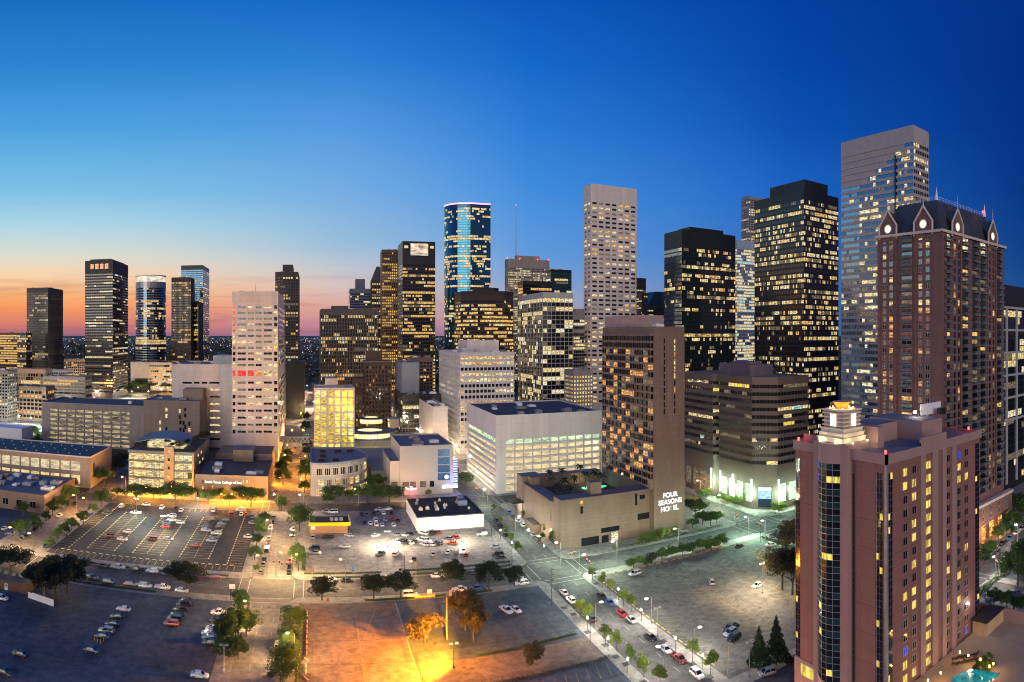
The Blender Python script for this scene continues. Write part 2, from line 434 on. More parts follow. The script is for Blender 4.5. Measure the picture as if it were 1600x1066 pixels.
def facade(wall, win, a, b, z0, z1, lf, fh=4.0, bw=3.0, sp=1.4, pier=.4, d=.25, mw=0, top=None, pd=None, gap=0.0):
    """spandrel bands, piers and panes on the wall a->b (outside on the right of the walk for a counter-clockwise plan)"""
    L_ = hypot(b[0] - a[0], b[1] - a[1])
    if L_ < .5: return
    u = ((b[0] - a[0]) / L_, (b[1] - a[1]) / L_); n = (u[1], -u[0])
    if top is None: top = sp
    nf = max(1, int((z1 - z0 - top) / fh + .001)); nb = max(1, int(round(L_ / bw))); w = L_ / nb
    e = .003
    for i in range(nf):
        zb = z0 + i * fh
        wall.obox(a, u, n, 0, L_ + d - e, 0, d, zb, zb + sp, mw)
        for j in range(nb):
            s0, s1 = j * w + pier / 2, (j + 1) * w - pier / 2
            k = lf(i, j)
            def p(t, z): return (a[0] + u[0] * t + n[0] * .02, a[1] + u[1] * t + n[1] * .02, z)
            win.quad(p(s0, zb + sp), p(s1, zb + sp), p(s1, zb + fh), p(s0, zb + fh), k)
    wall.obox(a, u, n, 0, L_ + d - e, 0, d, z0 + nf * fh, z1, mw)
    if pier > 0:
        pdd = pd if pd else d - .01
        for j in range(nb + 1):
            s0 = max(0, j * w - pier / 2); s1 = min(L_, j * w + pier / 2)
            wall.obox(a, u, n, s0, s1, 0, pdd, z0, z1 - .01, mw)

def roof_kit(root, x0, x1, y0, y1, z, rm=ROOF, wm=CONC_GREY, units=4, par=.9, rng=R, t=.3):
    m = MB(); m.quad((x0 + t, y0 + t, z + .05), (x1 - t, y0 + t, z + .05), (x1 - t, y1 - t, z + .05), (x0 + t, y1 - t, z + .05)); m.build('roof', [rm], root)
    if par:
        p = MB()
        p.box(x0 + .01, x1 - .01, y0 + .01, y0 + t, z - .02, z + par); p.box(x0 + .01, x1 - .01, y1 - t, y1 - .01, z - .02, z + par)
        p.box(x0 + .01, x0 + t, y0 + t, y1 - t, z - .02, z + par - .01); p.box(x1 - t, x1 - .01, y0 + t, y1 - t, z - .02, z + par - .01)
        p.build('parapet', [wm], root)
    for k in range(int(units * 1.7) if units > 2 else units):
        a, b2, c = rng.uniform(1.2, 3.2), rng.uniform(1.2, 2.6), rng.uniform(.9, 2.0)
        cx, cy_ = rng.uniform(x0 + 4, x1 - 4), rng.uniform(y0 + 3.5, y1 - 3.5)
        q = MB(); q.box(cx - a, cx + a, cy_ - b2, cy_ + b2, z + .2, z + .2 + c)
        q.box(cx - a * .5, cx + a * .1, cy_ - b2 * .5, cy_ + b2 * .3, z + .2 + c, z + .5 + c)
        q.box(cx + a * .2, cx + a * .8, cy_ - b2 * .6, cy_ + b2 * .4, z + .2 + c, z + .35 + c)
        q.build('roof_unit', [R.choice([STEEL, CONC_GREY, WHITE])], root)

def text(root, s, x, y, z, yaw, size, mt, name='lettering', ext=.08, align='CENTER', font_bold=0.0):
    cu = bpy.data.curves.new(name, 'FONT'); cu.body = s; cu.size = size; cu.extrude = ext; cu.align_x = align; cu.offset = font_bold
    tmp = bpy.data.objects.new('tmp_text', cu); COL.objects.link(tmp)
    me = bpy.data.meshes.new_from_object(tmp.evaluated_get(bpy.context.evaluated_depsgraph_get()))
    bpy.data.objects.remove(tmp); bpy.data.curves.remove(cu)
    me.materials.clear(); me.materials.append(mt)
    ox = org(root); loc = (x - ox[0], y - ox[1], z - ox[2])
    if s.isupper():      # capitals: each letter is a piece of its own
        b = MB(); b.v = [tuple(v.co) for v in me.vertices]; b.f = [tuple(p.vertices) for p in me.polygons]; b.m = [0] * len(b.f)
        for q in b.islands(): link('letter', q.mesh('letter', [mt]), root, loc, rot=(pi / 2, 0, yaw))
        return
    return link(name, me, root, loc, rot=(pi / 2, 0, yaw))

_pc = {}
def pane(root, x, y, z, yaw, w, h, k, frame=CREAM, name='window', mull=0, fw=.09, mats=None):
    """one window as a part: glass set behind a proud frame; z is its lower edge"""
    key = (round(w, 2), round(h, 2), k, frame.name, mull, fw, None if mats is None else mats[k].name)
    me = _pc.get(key)
    if me is None:
        m = MB(); W = w / 2
        m.quad((-W, 0, 0), (W, 0, 0), (W, 0, h), (-W, 0, h), 1)
        if fw > 0:
            for (a, b, c, d) in ((-W, W, 0, fw), (-W, W, h - fw, h), (-W, -W + fw, fw, h - fw), (W - fw, W, fw, h - fw)):
                m.quad((a, -.06, c), (b, -.06, c), (b, -.06, d), (a, -.06, d), 0)
            m.quad((-W, -.06, h), (W, -.06, h), (W, 0, h), (-W, 0, h), 0)
            for q in range(mull):
                xx = -W + w * (q + 1) / (mull + 1)
                m.quad((xx - fw / 2, -.05, fw), (xx + fw / 2, -.05, fw), (xx + fw / 2, -.05, h - fw), (xx - fw / 2, -.05, h - fw), 0)
        me = m.mesh(name, [frame, (mats or WIN)[k]]); _pc[key] = me
    ox = org(root)
    return link(name, me, root, (x - ox[0], y - ox[1], z - ox[2]), yaw)

LK = 3.2
def lamp(parent, x, y, z, col, watt, rad=.25, name='lamp_light', smooth=5.0, aim=None):
    l = bpy.data.lights.new(name, 'SPOT' if aim else 'POINT'); l.energy = watt * LK; l.color = col; l.shadow_soft_size = rad
    l.use_nodes = True
    e_ = l.node_tree.nodes.get('Emission'); lf_ = l.node_tree.nodes.new('ShaderNodeLightFalloff')
    lf_.inputs['Strength'].default_value = 1.0; lf_.inputs['Smooth'].default_value = smooth   # batwing optics: softer under the lamp
    l.node_tree.links.new(lf_.outputs['Quadratic'], e_.inputs['Strength'])
    o = bpy.data.objects.new(name, l); COL.objects.link(o)
    ox = org(parent) if parent is not None else (0, 0, 0)
    if parent is not None: o.parent = parent
    o.location = (x - ox[0], y - ox[1], z - ox[2])
    if aim:
        l.spot_size = radians(150); l.spot_blend = .6
        o.rotation_euler = Vector((x - aim[0], y - aim[1], z - aim[2])).to_track_quat('Z', 'Y').to_euler()
    return o
SOD = (1, .36, .03); WHT_L = (1, .93, .80); MERC = (.66, 1, .72); WARML = (1, .74, .42)

STREETX = [-316, -215.5, -114.5, -14.0, 86.7, 187.0, 287.5, 388]
STREETY = [8, 110, 211.5, 311, 411, 511, 612, 713, 814]
RW = 6.8
# ================= ground, streets, blocks =================
M_FAR = mat('distant_ground', (.035, .04, .03), var=.5, scale=.004)
M_ROADC = asphalt('worn_concrete_road', (.20, .18, .155), (.30, .27, .23), patch=.06)
M_ROADA = asphalt('worn_asphalt_road', (.085, .085, .08), (.15, .145, .135), patch=.05)
M_WALK = asphalt('concrete_pavement', (.27, .25, .225), (.38, .355, .32), patch=.22)
M_LOTD = asphalt('dark_asphalt_lot', (.045, .047, .05), (.085, .085, .085), patch=.012)
M_LOTB = asphalt('worn_asphalt_lot', (.052, .070, .094), (.11, .135, .165), patch=.018)
M_LOTW = asphalt('pale_concrete_lot', (.22, .205, .185), (.37, .345, .305), patch=.03)
M_LOTO = asphalt('worn_patchy_lot', (.085, .08, .08), (.17, .155, .145), patch=.03)
M_LOTR = asphalt('reddish_worn_lot', (.15, .105, .085), (.25, .19, .155), patch=.02)
M_DIRT = asphalt('bare_dirt', (.15, .115, .09), (.24, .185, .15), patch=.01)

def sheet(name, x0, x1, y0, y1, z, m, kind='structure'):
    b = MB(); b.quad((x0, y0, z), (x1, y0, z), (x1, y1, z), (x0, y1, z))
    return b.build(name, [m], kind=kind)
sheet('ground', -30000, 30000, -20000, 40000, -.03, M_FAR)
for i, x in enumerate(STREETX):
    sheet('road', x - RW - .5, x + RW + .5, -60, 900, .0, M_ROADC if i in (2, 3) else M_ROADA)
for i, y in enumerate(STREETY):
    sheet('road', -520, 560, y - 7.4 - .4, y + 7.4 + .4, .004, M_ROADA)
# raised blocks with kerbs; the pavement is their top
def block(i, j):
    x0, x1 = STREETX[i] + RW, STREETX[i + 1] - RW
    y0, y1 = STREETY[j] + 7.4, STREETY[j + 1] - 7.4
    b = MB(); r = 4.0
    pg = []
    for cx, cy_, a0 in ((x1 - r, y0 + r, -90), (x1 - r, y1 - r, 0), (x0 + r, y1 - r, 90), (x0 + r, y0 + r, 180)):
        for k in range(5):
            w = radians(a0 + k * 22.5); pg.append((cx + r * cos(w), cy_ + r * sin(w)))
    b.prism(pg, -.02, .14)
    o = b.build('pavement', [M_WALK], kind='structure')
for i in range(len(STREETX) - 1):
    for j in range(len(STREETY) - 1):
        if i == 1 and j in (3, 4): continue
        if i == 2 and j == 4: continue
        block(i, j)
# lots (inside the property lines)
LOT = .15
sheet('parking_lot', -102.6, -25.6, 224.5, 303, LOT, M_LOTD)
sheet('parking_lot', -2.6, 76, 224, 303, LOT, M_LOTW)
sheet('parking_lot', -103.5, -25.6, 122, 199.6, LOT, M_LOTB)
sheet('parking_lot', -2.8, 26.5, 122, 199.6, LOT, M_LOTR)
sheet('parking_lot', 26.9, 76, 122, 199.6, LOT, M_LOTB)
sheet('dirt_strip', 27, 75.6, 148, 160.5, LOT + .006, M_DIRT)
sheet('parking_lot', 97, 176, 122, 199.6, LOT, asphalt('pale_patched_lot', (.10, .098, .09), (.21, .20, .175), patch=.05))
sheet('parking_lot', 97, 176, 20, 99, LOT, M_LOTB)
sheet('parking_lot', -204, -126, 224, 300, LOT, M_LOTB)
sheet('parking_lot', 198, 276, 22, 99, LOT, M_LOTB)
sheet('parking_lot', -204, -126, 122, 200, LOT, M_LOTB)

MK = LOT + .012
MARKF = mat('faded_yellow_paint', (.34, .25, .09), var=.65, scale=.8)
def marks(name, m, segs, w=.13, z=MK):
    b = MB()
    for (xa, ya, xb, yb) in segs:
        L_ = hypot(xb - xa, yb - ya)
        if L_ < .05: continue
        nx, ny = -(yb - ya) / L_ * w / 2, (xb - xa) / L_ * w / 2
        b.quad((xa - nx, ya - ny, z), (xb - nx, yb - ny, z), (xb + nx, yb + ny, z), (xa + nx, ya + ny, z))
    return b.build(name, [m], kind='structure')
# left lot: bays run along X; double rows with a spine
segs = []; stops = []
rows = []
def bay_row(xa, xb, ya, yb, st=2.75):
    y = ya
    while y <= yb:
        segs.append((xa, y, xb, y)); y += st
bay_row(-102, -96.8, 232, 300)
for xc in (-83.5, -64.5, -45.5):
    bay_row(xc - 5.4, xc - .1, 236, 292); bay_row(xc + .1, xc + 5.4, 236, 292)
    segs.append((xc, 236, xc, 292))
bay_row(-31.5, -26.2, 230, 300)
for k in range(27):
    x = -99.5 + k * 2.72; segs.append((x, 225.2, x, 230.2))
for k in range(10):
    x = -60 + k * 2.8; segs.append((x, 297.5, x, 302.5))
marks('lot_marking', MARKY, segs, .19)
sb = MB()
def stop(x, y, dx, dy): sb.box(x - dx, x + dx, y - dy, y + dy, LOT, LOT + .14)
y = 233.4
while y < 300:
    stop(-96.3, y, .22, .62); stop(-32.0, y - 1, .22, .62)
    if 236 < y < 291:
        for xc in (-83.5, -64.5, -45.5): stop(xc - 5.7, y, .22, .6); stop(xc + 5.7, y, .22, .6)
    y += 2.75
for k in range(26): stop(-98.1 + k * 2.72, 230.6, .7, .22)
o = sb.build('wheel_stop', [mat('pale_yellow_concrete', (.66, .56, .25), var=.15, scale=1)], kind='stuff'); o['label'] = 'rows of pale yellow concrete wheel stops in the striped lot'
# orange lot markings, herringbone
segs = []
for k in range(22):
    y = 126 + k * 3.1
    segs.append((-.6, y, 4.6, y + 1.6)); segs.append((8.0, y + .4, 13.2, y + 2.0)); segs.append((13.4, y + .4, 18.2, y - 1))
segs += [(13.3, 128, 13.3, 192), (16, 150, 9, 129), (20, 195, 14.6, 176), (20, 195, 25, 195)]
for k in range(11):
    x = 2 + k * 3.0; segs.append((x, 124.2, x + 3.4, 129)); 
for k in range(16): segs.append((28 + k * 3, 139.5, 29.4 + k * 3, 145))
marks('lot_marking', MARKF, segs, .12)
# right-hand lot: angled bays either side of long spines
segs = []
for xc, ya, yb in ((104.2, 127, 196), (123.5, 132, 190), (142.5, 134, 190), (161, 136, 190)):
    y = ya
    while y < yb:
        if xc > 110: segs.append((xc, y, xc - 4.8, y + 2.4))
        segs.append((xc, y, xc + 4.8, y + 2.4)) if xc > 110 else segs.append((98.3, y + 1.4, 103.4, y - 1))
        y += 3.0
    if xc > 110: segs.append((xc, ya, xc, yb))
for k in range(24): segs.append((101 + k * 3, 199, 102.6 + k * 3, 194.4))
segs += [(98, 124, 108, 136), (108, 136, 118, 124), (98, 124, 118, 124)]
marks('lot_marking', MARKF, segs, .11)
# streets: lane lines, crosswalks, stop bars
segs = []
for x in STREETX[2:6]:
    for dx in (-2.2, 2.2):
        for j in range(0, 7):
            ya, yb = STREETY[j] + 13, STREETY[j + 1] - 13
            y = ya
            while y < yb:
                segs.append((x + dx, y, x + dx, y + 3)); y += 9
for j in (1, 2, 3):
    yv = STREETY[j]
    for i in range(0, 6):
        xa, xb = STREETX[i] + 12, STREETX[i + 1] - 12
        x = xa
        while x < xb:
            segs.append((x, yv, x + 3, yv)); x += 9
marks('road_marking', mat('worn_lane_paint', (.40, .39, .36), var=.35, scale=.8), segs, .12, .012)
segs = []
for x in STREETX[2:6]:
    for yv in STREETY[1:5]:
        for s in (-1, 1):
            segs += [(x - RW, yv + s * 8.4, x + RW, yv + s * 8.4), (x - RW, yv + s * 11.6, x + RW, yv + s * 11.6)]
            segs += [(x + s * 7.8, yv - 7.3, x + s * 7.8, yv + 7.3), (x + s * 11, yv - 7.3, x + s * 11, yv + 7.3)]
marks('crosswalk_marking', mat('worn_road_paint', (.42, .41, .38), var=.35, scale=.8), segs, .24, .016)
# ================= distant and middle towers =================
def rect(side, c, l, r, y0, dmin=18, dmax=70):
    if side == 'R':
        x0 = XF(c, y0); x1 = XF(r, y0)
        y1 = YF(l, x0) if l < c - .5 else y0 + 35
    else:
        x1 = XF(c, y0); x0 = XF(l, y0)
        y1 = YF(r, x1) if r > c + .5 else y0 + 35
    y1 = min(max(y1, y0 + dmin), y0 + dmax)
    return x0, x1, y0, y1

def tower(name, label, R4, ztop, style, glassk=0, wallm=GREYST, p=.3, pal=None, var=.22, run=.35, group=None, seed=1, cat='tower',
          crown=6.0, base=6.0, units=3, pent=None, roofm=ROOF, full=.06, empty=.1, glassm=None, glass2=None, p2=None, **kw):
    x0, x1, y0, y1 = R4
    rng = random.Random(seed)
    root = thing(name, label, cat, ((x0 + x1) / 2, (y0 + y1) / 2, 0), group=group)
    wall, win = MB(), MB()
    wall.prism([(x0, y0), (x1, y0), (x1, y1), (x0, y1)], 0, ztop)
    lf = litfun(rng, p, pal or ((PALE, 5), (WARM, 4), (DIM, 3), (WHT, 2)), var, run, 0, full, empty)
    st = dict(fh=4.0, bw=3.0, sp=1.4, pier=.4, d=.25, top=crown); st.update(style); st.update(kw)
    mats = list(WIN)
    if glassm is not None: mats[0] = glassm
    edges = [((x0, y0), (x1, y0))]
    edges.append(((x0, y1), (x0, y0)) if (x0 + x1) / 2 > 0 else ((x1, y0), (x1, y1)))
    if glass2 is not None: mats[1] = glass2
    for k, (a, b) in enumerate(edges):
        if k == 1 and (glass2 is not None or p2 is not None):
            lf = litfun(rng, p if p2 is None else p2, pal or ((PALE, 5), (WARM, 4), (DIM, 3), (WHT, 2)), var, run, 1 if glass2 is not None else 0, full * .5, empty)
        facade(wall, win, a, b, base, ztop, lf, **st)
    wall.build('wall', [wallm], root)
    o = win.build('window', mats, root, kind='stuff')
    roof_kit(root, x0, x1, y0, y1, ztop, roofm, wallm, units, rng=rng)
    if pent:
        px0, px1, py0, py1, pz = pent
        w, d = x1 - x0, y1 - y0
        q = MB(); q.box(x0 + w * px0, x0 + w * px1, y0 + d * py0, y0 + d * py1, ztop + .1, pz); q.build('penthouse', [wallm], root)
    return root
RIB = dict(fh=3.9, bw=1.9, sp=1.0, pier=.75, d=.45, pd=.6)
BAND = dict(fh=3.9, bw=2.6, sp=1.9, pier=.18, d=.5, pd=.1)
CURT = dict(fh=3.8, bw=2.4, sp=1.1, pier=.22, d=.06)
GRID = dict(fh=3.8, bw=3.2, sp=1.5, pier=1.0, d=.4)
def top(py, R4, side):
    x0, x1, y0, y1 = R4
    return zat(py, x0 if side == 'R' else x1, y0)
def mast(root, x, y, z0, z1, r=.35, red=True, m=STEEL):
    q = MB(); q.tube((x, y, z0), (x, y, z1), r, 8, r2=r * .3); q.build('antenna', [m], root)
    if red:
        w = MB(); w.tube((x, y, z1), (x, y, z1 + .9), .5, 8); w.build('beacon', [E_RED], root)

T = {}
def add(key, side, c, l, r, y0, ty, name, label, style, **kw):
    R4 = rect(side, c, l, r, y0, kw.pop('dmin', 18), kw.pop('dmax', 70))
    z = top(ty, R4, side)
    T[key] = (tower(name, label, R4, z, style, seed=hash(key) % 1000 if False else sum(map(ord, key)), **kw), R4, z)
    return T[key]
WARMP = ((GOLD, 4), (WARM, 5), (DIM, 3), (PALE, 2))
COOLP = ((PALE, 6), (WHT, 4), (DIM, 3))
# left group
add('t1', 'L', 75, 42, 98, 900, 450, 'ribbed_tower', 'narrow dark ribbed tower alone against the orange sunset', RIB, wallm=mat('dark_taupe_rib', (.085, .072, .066), rough=.6), p=.22, crown=4, glassm=G_BROWN)
add('t2', 'L', 176, 133, 203, 800, 407, 'banded_tower', 'tall dark tower with horizontal sunshade bands and lit penthouse corner', BAND, wallm=mat('dark_grey_sunshade', (.06, .06, .064), var=.1), p=.2, crown=16, pal=COOLP, run=.3, glassm=G_BLACK)
r2, R4, z = T['t2']
q = MB()
for k in range(4): q.quad((R4[0] + 8 + k * 7, R4[2] - .6, z - 11), (R4[0] + 13 + k * 7, R4[2] - .6, z - 11), (R4[0] + 13 + k * 7, R4[2] - .6, z - 4), (R4[0] + 8 + k * 7, R4[2] - .6, z - 4))
q.build('penthouse_window', [L_ORNG], r2)
q = MB(); q.box(R4[0] + 6, R4[1] - 4, R4[2] + 4, R4[3] - 4, z, z + 3); q.build('penthouse', [DARKST], r2)
add('t4', 'L', 298, 268, 300, 960, 434, 'brown_tower', 'dark brown slab tower with rows of lit floors beside the blue glass tower', RIB, wallm=DARKBR, p=.3, crown=3, pal=WARMP, glassm=G_BROWN, dmin=30, dmax=30)
add('t4b', 'L', 310, 290, 317, 985, 472, 'brown_tower', 'lower dark brown wing stepping down from the brown slab tower', RIB, wallm=DARKBR, p=.3, crown=3, pal=WARMP, glassm=G_BROWN, units=1)
add('t5', 'L', 317, 283, 327, 1100, 415, 'blue_glass_tower', 'blue glass tower rising behind the dark brown slab', CURT, wallm=DKSTEEL, p=.10, glassm=G_BLUE, crown=5, dmax=90, run=.7, p2=.2)
add('t8', 'L', 466, 430, 475, 760, 426, 'black_tower', 'black tower with golden lower floors behind the pale concrete tower', GRID, wallm=mat('black_stone', (.03, .026, .024), rough=.5), p=.42, pal=WARMP, crown=4, pent=(.3, .75, .2, .8, 174), glassm=G_BLACK, fh=3.6)
add('t31', 'R', 501, 500, 590, 660, 484, 'ribbed_block', 'broad dark ribbed office block with one band of lit floors', RIB, wallm=mat('taupe_stone', (.085, .075, .066), rough=.6), p=.2, bw=1.7, crown=5, pent=(.2, .5, .3, .7, 118), glassm=G_BLACK)
add('t30', 'R', 547, 545, 584, 900, 452, 'slate_blue_tower', 'slate blue tower with stepped cap behind the broad ribbed block', CURT, wallm=mat('slate_blue_panel', (.09, .11, .15), rough=.4), p=.4, pal=COOLP, crown=5, sp=1.7, pent=(.25, .65, .2, .8, 168), glassm=G_DARKBLUE)
add('t29', 'R', 581, 580, 602, 860, 438, 'pyramid_topped_tower', 'slim gold-lit tower with dark pyramid roof beside the bronze tower', GRID, wallm=DARKBR, p=.65, pal=WARMP, crown=2, bw=3, units=0)
r_, R4, z = T['t29']
q = MB(); cx, cy_ = (R4[0] + R4[1]) / 2, (R4[2] + R4[3]) / 2
q.frustum([(R4[0], R4[2]), (R4[1], R4[2]), (R4[1], R4[3]), (R4[0], R4[3])], z + .9, [(cx - 2, cy_ - 2), (cx + 2, cy_ - 2), (cx + 2, cy_ + 2), (cx - 2, cy_ + 2)], z + 20); q.build('roof_pyramid', [SLATE], r_)
add('t28', 'R', 597, 596, 624, 800, 391, 'bronze_tower', 'bronze tower with golden lit windows left of the black notched tower', GRID, wallm=mat('bronze_panel', (.09, .05, .033), rough=.4), p=.62, pal=WARMP, fh=3.6, bw=2.6, crown=2, sp=1.5, glassm=G_BROWN)
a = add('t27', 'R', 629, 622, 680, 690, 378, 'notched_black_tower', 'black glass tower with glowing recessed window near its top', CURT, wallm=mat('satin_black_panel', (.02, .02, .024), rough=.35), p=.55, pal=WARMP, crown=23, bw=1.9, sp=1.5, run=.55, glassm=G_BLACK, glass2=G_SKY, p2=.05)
r_, R4, z = a
w = R4[1] - R4[0]
q = MB(); x0_, x1_ = R4[0] + w * .24, R4[0] + w * .78
q.box(x0_, x1_, R4[2] - .35, R4[2] - .2, z - 15, z - 1.5, 0)
q.build('sky_lobby_window', [lit('sky_lobby_glow', (1, .78, .58), .85, scale=.12, lo=.3)], r_)
q = MB()
for (xa, xb, za, zb) in ((x0_ - .8, x0_, z - 16, z - .7), (x1_, x1_ + .8, z - 16, z - .7), (x0_, x1_, z - 16, z - 15), (x0_, x1_, z - 1.5, z - .7)): q.box(xa, xb, R4[2] - .9, R4[2] - .1, za, zb)
q.build('window_surround', [DARKST], r_)
q = MB()
for xa, xb in ((R4[0] + w * .05, R4[0] + w * .17), (R4[0] + w * .84, R4[0] + w * .95)): q.quad((xa, R4[2] - .3, z - 7), (xb, R4[2] - .3, z - 7), (xb, R4[2] - .3, z - 4), (xa, R4[2] - .3, z - 4))
q.build('corner_window', [L_PALE], r_)
# antenna tower and its neighbours
a = add('t24', 'R', 794, 792, 858, 1030, 405, 'antenna_tower', 'pale tower carrying a tall thin red-tipped antenna mast', GRID, wallm=CONC_GREY, p=.6, pal=COOLP, fh=3.8, bw=2.4, crown=12, pent=(.22, .78, .2, .8, 226), glassm=G_BLACK)
mast(a[0], XF(809, 1040), 1050, 225, zat(321, XF(809, 1040), 1050), .9, m=mat('red_white_mast', (.5, .25, .25)))
for xx in (R4[0],): pass
q = MB()
for px_ in (793, 812, 840, 857): q.box(XF(px_, 1030) - .7, XF(px_, 1030) + .7, 1029.2, 1030.6, a[2] + .9, a[2] + 2.4)
q.build('beacon', [E_RED], a[0])
add('t23', 'R', 861, 858, 893, 730, 422, 'glass_tower_stub', 'greenish glass tower with gold lit crown floor behind the white grid tower', CURT, wallm=DKSTEEL, p=.3, pal=COOLP, glassm=G_TEAL, crown=2.5)
add('t23b', 'R', 817, 812, 862, 700, 440, 'glass_tower_stub', 'lower dark glass wing with bright windows left of the gold lit crown', CURT, wallm=DKSTEEL, p=.35, pal=WARMP, glassm=G_BLACK, crown=2.5)
a = add('t22', 'R', 848, 808, 895, 540, 458, 'white_grid_tower', 'dark glass tower framed by a white grid, right of the golden octagon tower', dict(fh=4.1, bw=4.2, sp=.55, pier=.36, d=.3), wallm=mat('pale_grid_frame', (.44, .42, .40), var=.08), p=.42, pal=COOLP, crown=1.5, run=.7, glassm=G_BLACK)
add('t36', 'R', 896, 894, 922, 640, 489, 'grey_tower', 'small grey tower squeezed left of the slim white tower', BAND, wallm=GREYST, p=.3, pal=COOLP, sp=1.4, pent=(.2, .9, .2, .7, 116), glassm=G_BLACK)
add('t36b', 'R', 896, 893, 926, 470, 580, 'yellow_lit_block', 'low block with evenly lit yellow grid of windows behind the car park', GRID, wallm=CONC_GREY, p=.97, pal=((PALE, 3), (WARM, 2)), fh=3.3, bw=2.5, crown=1.5, var=.02, cat='building', full=.9, empty=0)
a = add('t35', 'R', 923.5, 921.5, 994, 623.5, 288, 'white_tower', 'slim white concrete tower with regular dark windows, tallest in the middle', dict(fh=5.15, bw=8.6, sp=2.9, pier=2.6, d=.5), wallm=CONC_PINK, p=.5, pal=((PALE, 5), (WARM, 2), (DIM, 3)), crown=19, base=8, units=0, glassm=G_BLACK, full=.08, empty=.1, var=.3, run=.75)
q = MB()
for px_ in (934, 976): q.tube((XF(px_, 640), 640, a[2]), (XF(px_, 640), 640, a[2] + 2.5), .8, 8)
q.build('roof_unit', [DKSTEEL], a[0])
add('t37', 'R', 994, 992, 1009, 900, 435, 'dark_slim_tower', 'dark slim stepped tower peeking right of the white tower', GRID, wallm=DARKST, p=.12, crown=3, units=0)
add('t37b', 'R', 1003, 1001, 1012, 880, 458, 'dark_slim_tower', 'lower dark step of the slim tower right of the white tower', GRID, wallm=DARKST, p=.2, crown=3, units=0)
# gabled dark tower peeking behind
R4 = (XF(1011, 900), XF(1045, 900), 900, 930)
rt = thing('gabled_dark_tower', 'dark blue gabled roof peeking between the white tower and the green-black glass tower', 'tower', ((R4[0] + R4[1]) / 2, 915, 0))
zz = zat(478, R4[0], 900); zp = zat(455, R4[0], 900)
q = MB(); q.prism([(R4[0], 900), (R4[1], 900), (R4[1], 930), (R4[0], 930)], 0, zz); q.build('wall', [DARKST], rt)
q = MB(); q.frustum([(R4[0], 900), (R4[1], 900), (R4[1], 930), (R4[0], 930)], zz, [(R4[0] + 18, 903), (R4[1] + 8, 903), (R4[1] + 8, 927), (R4[0] + 18, 927)], zp); q.build('roof', [G_DARKBLUE], rt)
win = MB(); facade(MB(), win, (R4[0], 900), (R4[1], 900), zz - 60, zz, litfun(random.Random(4), .25), **GRID); win.build('window', WIN, rt, kind='stuff')

# blue-green curtain wall tower 38 (lit floors low down)
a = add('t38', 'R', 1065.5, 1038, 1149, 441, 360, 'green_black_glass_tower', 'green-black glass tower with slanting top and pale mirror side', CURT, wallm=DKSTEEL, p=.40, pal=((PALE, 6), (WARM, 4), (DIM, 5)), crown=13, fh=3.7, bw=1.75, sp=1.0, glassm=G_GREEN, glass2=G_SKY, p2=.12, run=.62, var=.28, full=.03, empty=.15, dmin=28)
r_, R4, z = a
q = MB(); q.box(R4[0] + 12, R4[1] - 10, R4[2] + 5, R4[3] - 5, z, z + 5); q.build('penthouse', [DKSTEEL], r_)
# pale blue glass strip 39 and grey tower 40
add('t39', 'R', 1152, 1149, 1184, 620, 376, 'pale_blue_glass_tower', 'pale blue glass tower lit bright in the gap left of the big black tower', dict(fh=3.9, bw=2.2, sp=1.2, pier=.15, d=.1), wallm=mat('pale_blue_panel', (.30, .38, .45), rough=.3), p=.75, pal=((WHT, 6), (PALE, 4), (COOLW, 1)), glassm=G_SKY, crown=10)
add('t40', 'R', 1170, 1167, 1198, 740, 307, 'grey_slab_tower', 'grey slab top showing above the big black tower on its left', GRID, wallm=GREYST, p=.2, crown=4, glassm=G_DARKBLUE)
# big black tower 41
a = add('t41', 'R', 1256, 1179, 1310, 322, 298, 'big_black_tower', 'massive black glass tower with hundreds of lit windows, flat stepped top', dict(fh=3.9, bw=1.7, sp=1.35, pier=.3, d=.08), wallm=mat('black_panel', (.016, .016, .018), rough=.3), p=.46, pal=((PALE, 6), (WARM, 2), (WHT, 2), (DIM, 5)), crown=5, base=7, run=.72, var=.22, glassm=G_BLACK, units=0, full=.03, empty=.08)
r_, R4, z = a
w, d = R4[1] - R4[0], R4[3] - R4[2]
q = MB(); q.box(R4[0] + 5, R4[1] - 8, R4[2] + 4, R4[3] - 13, z, z + 10); q.build('penthouse', [DARKST], r_)
# lit blue-tinted upper band on the left face
win = MB(); lf = litfun(random.Random(8), .5, ((PALE, 3), (WHT, 3), (COOLW, 1)), .2, .4)
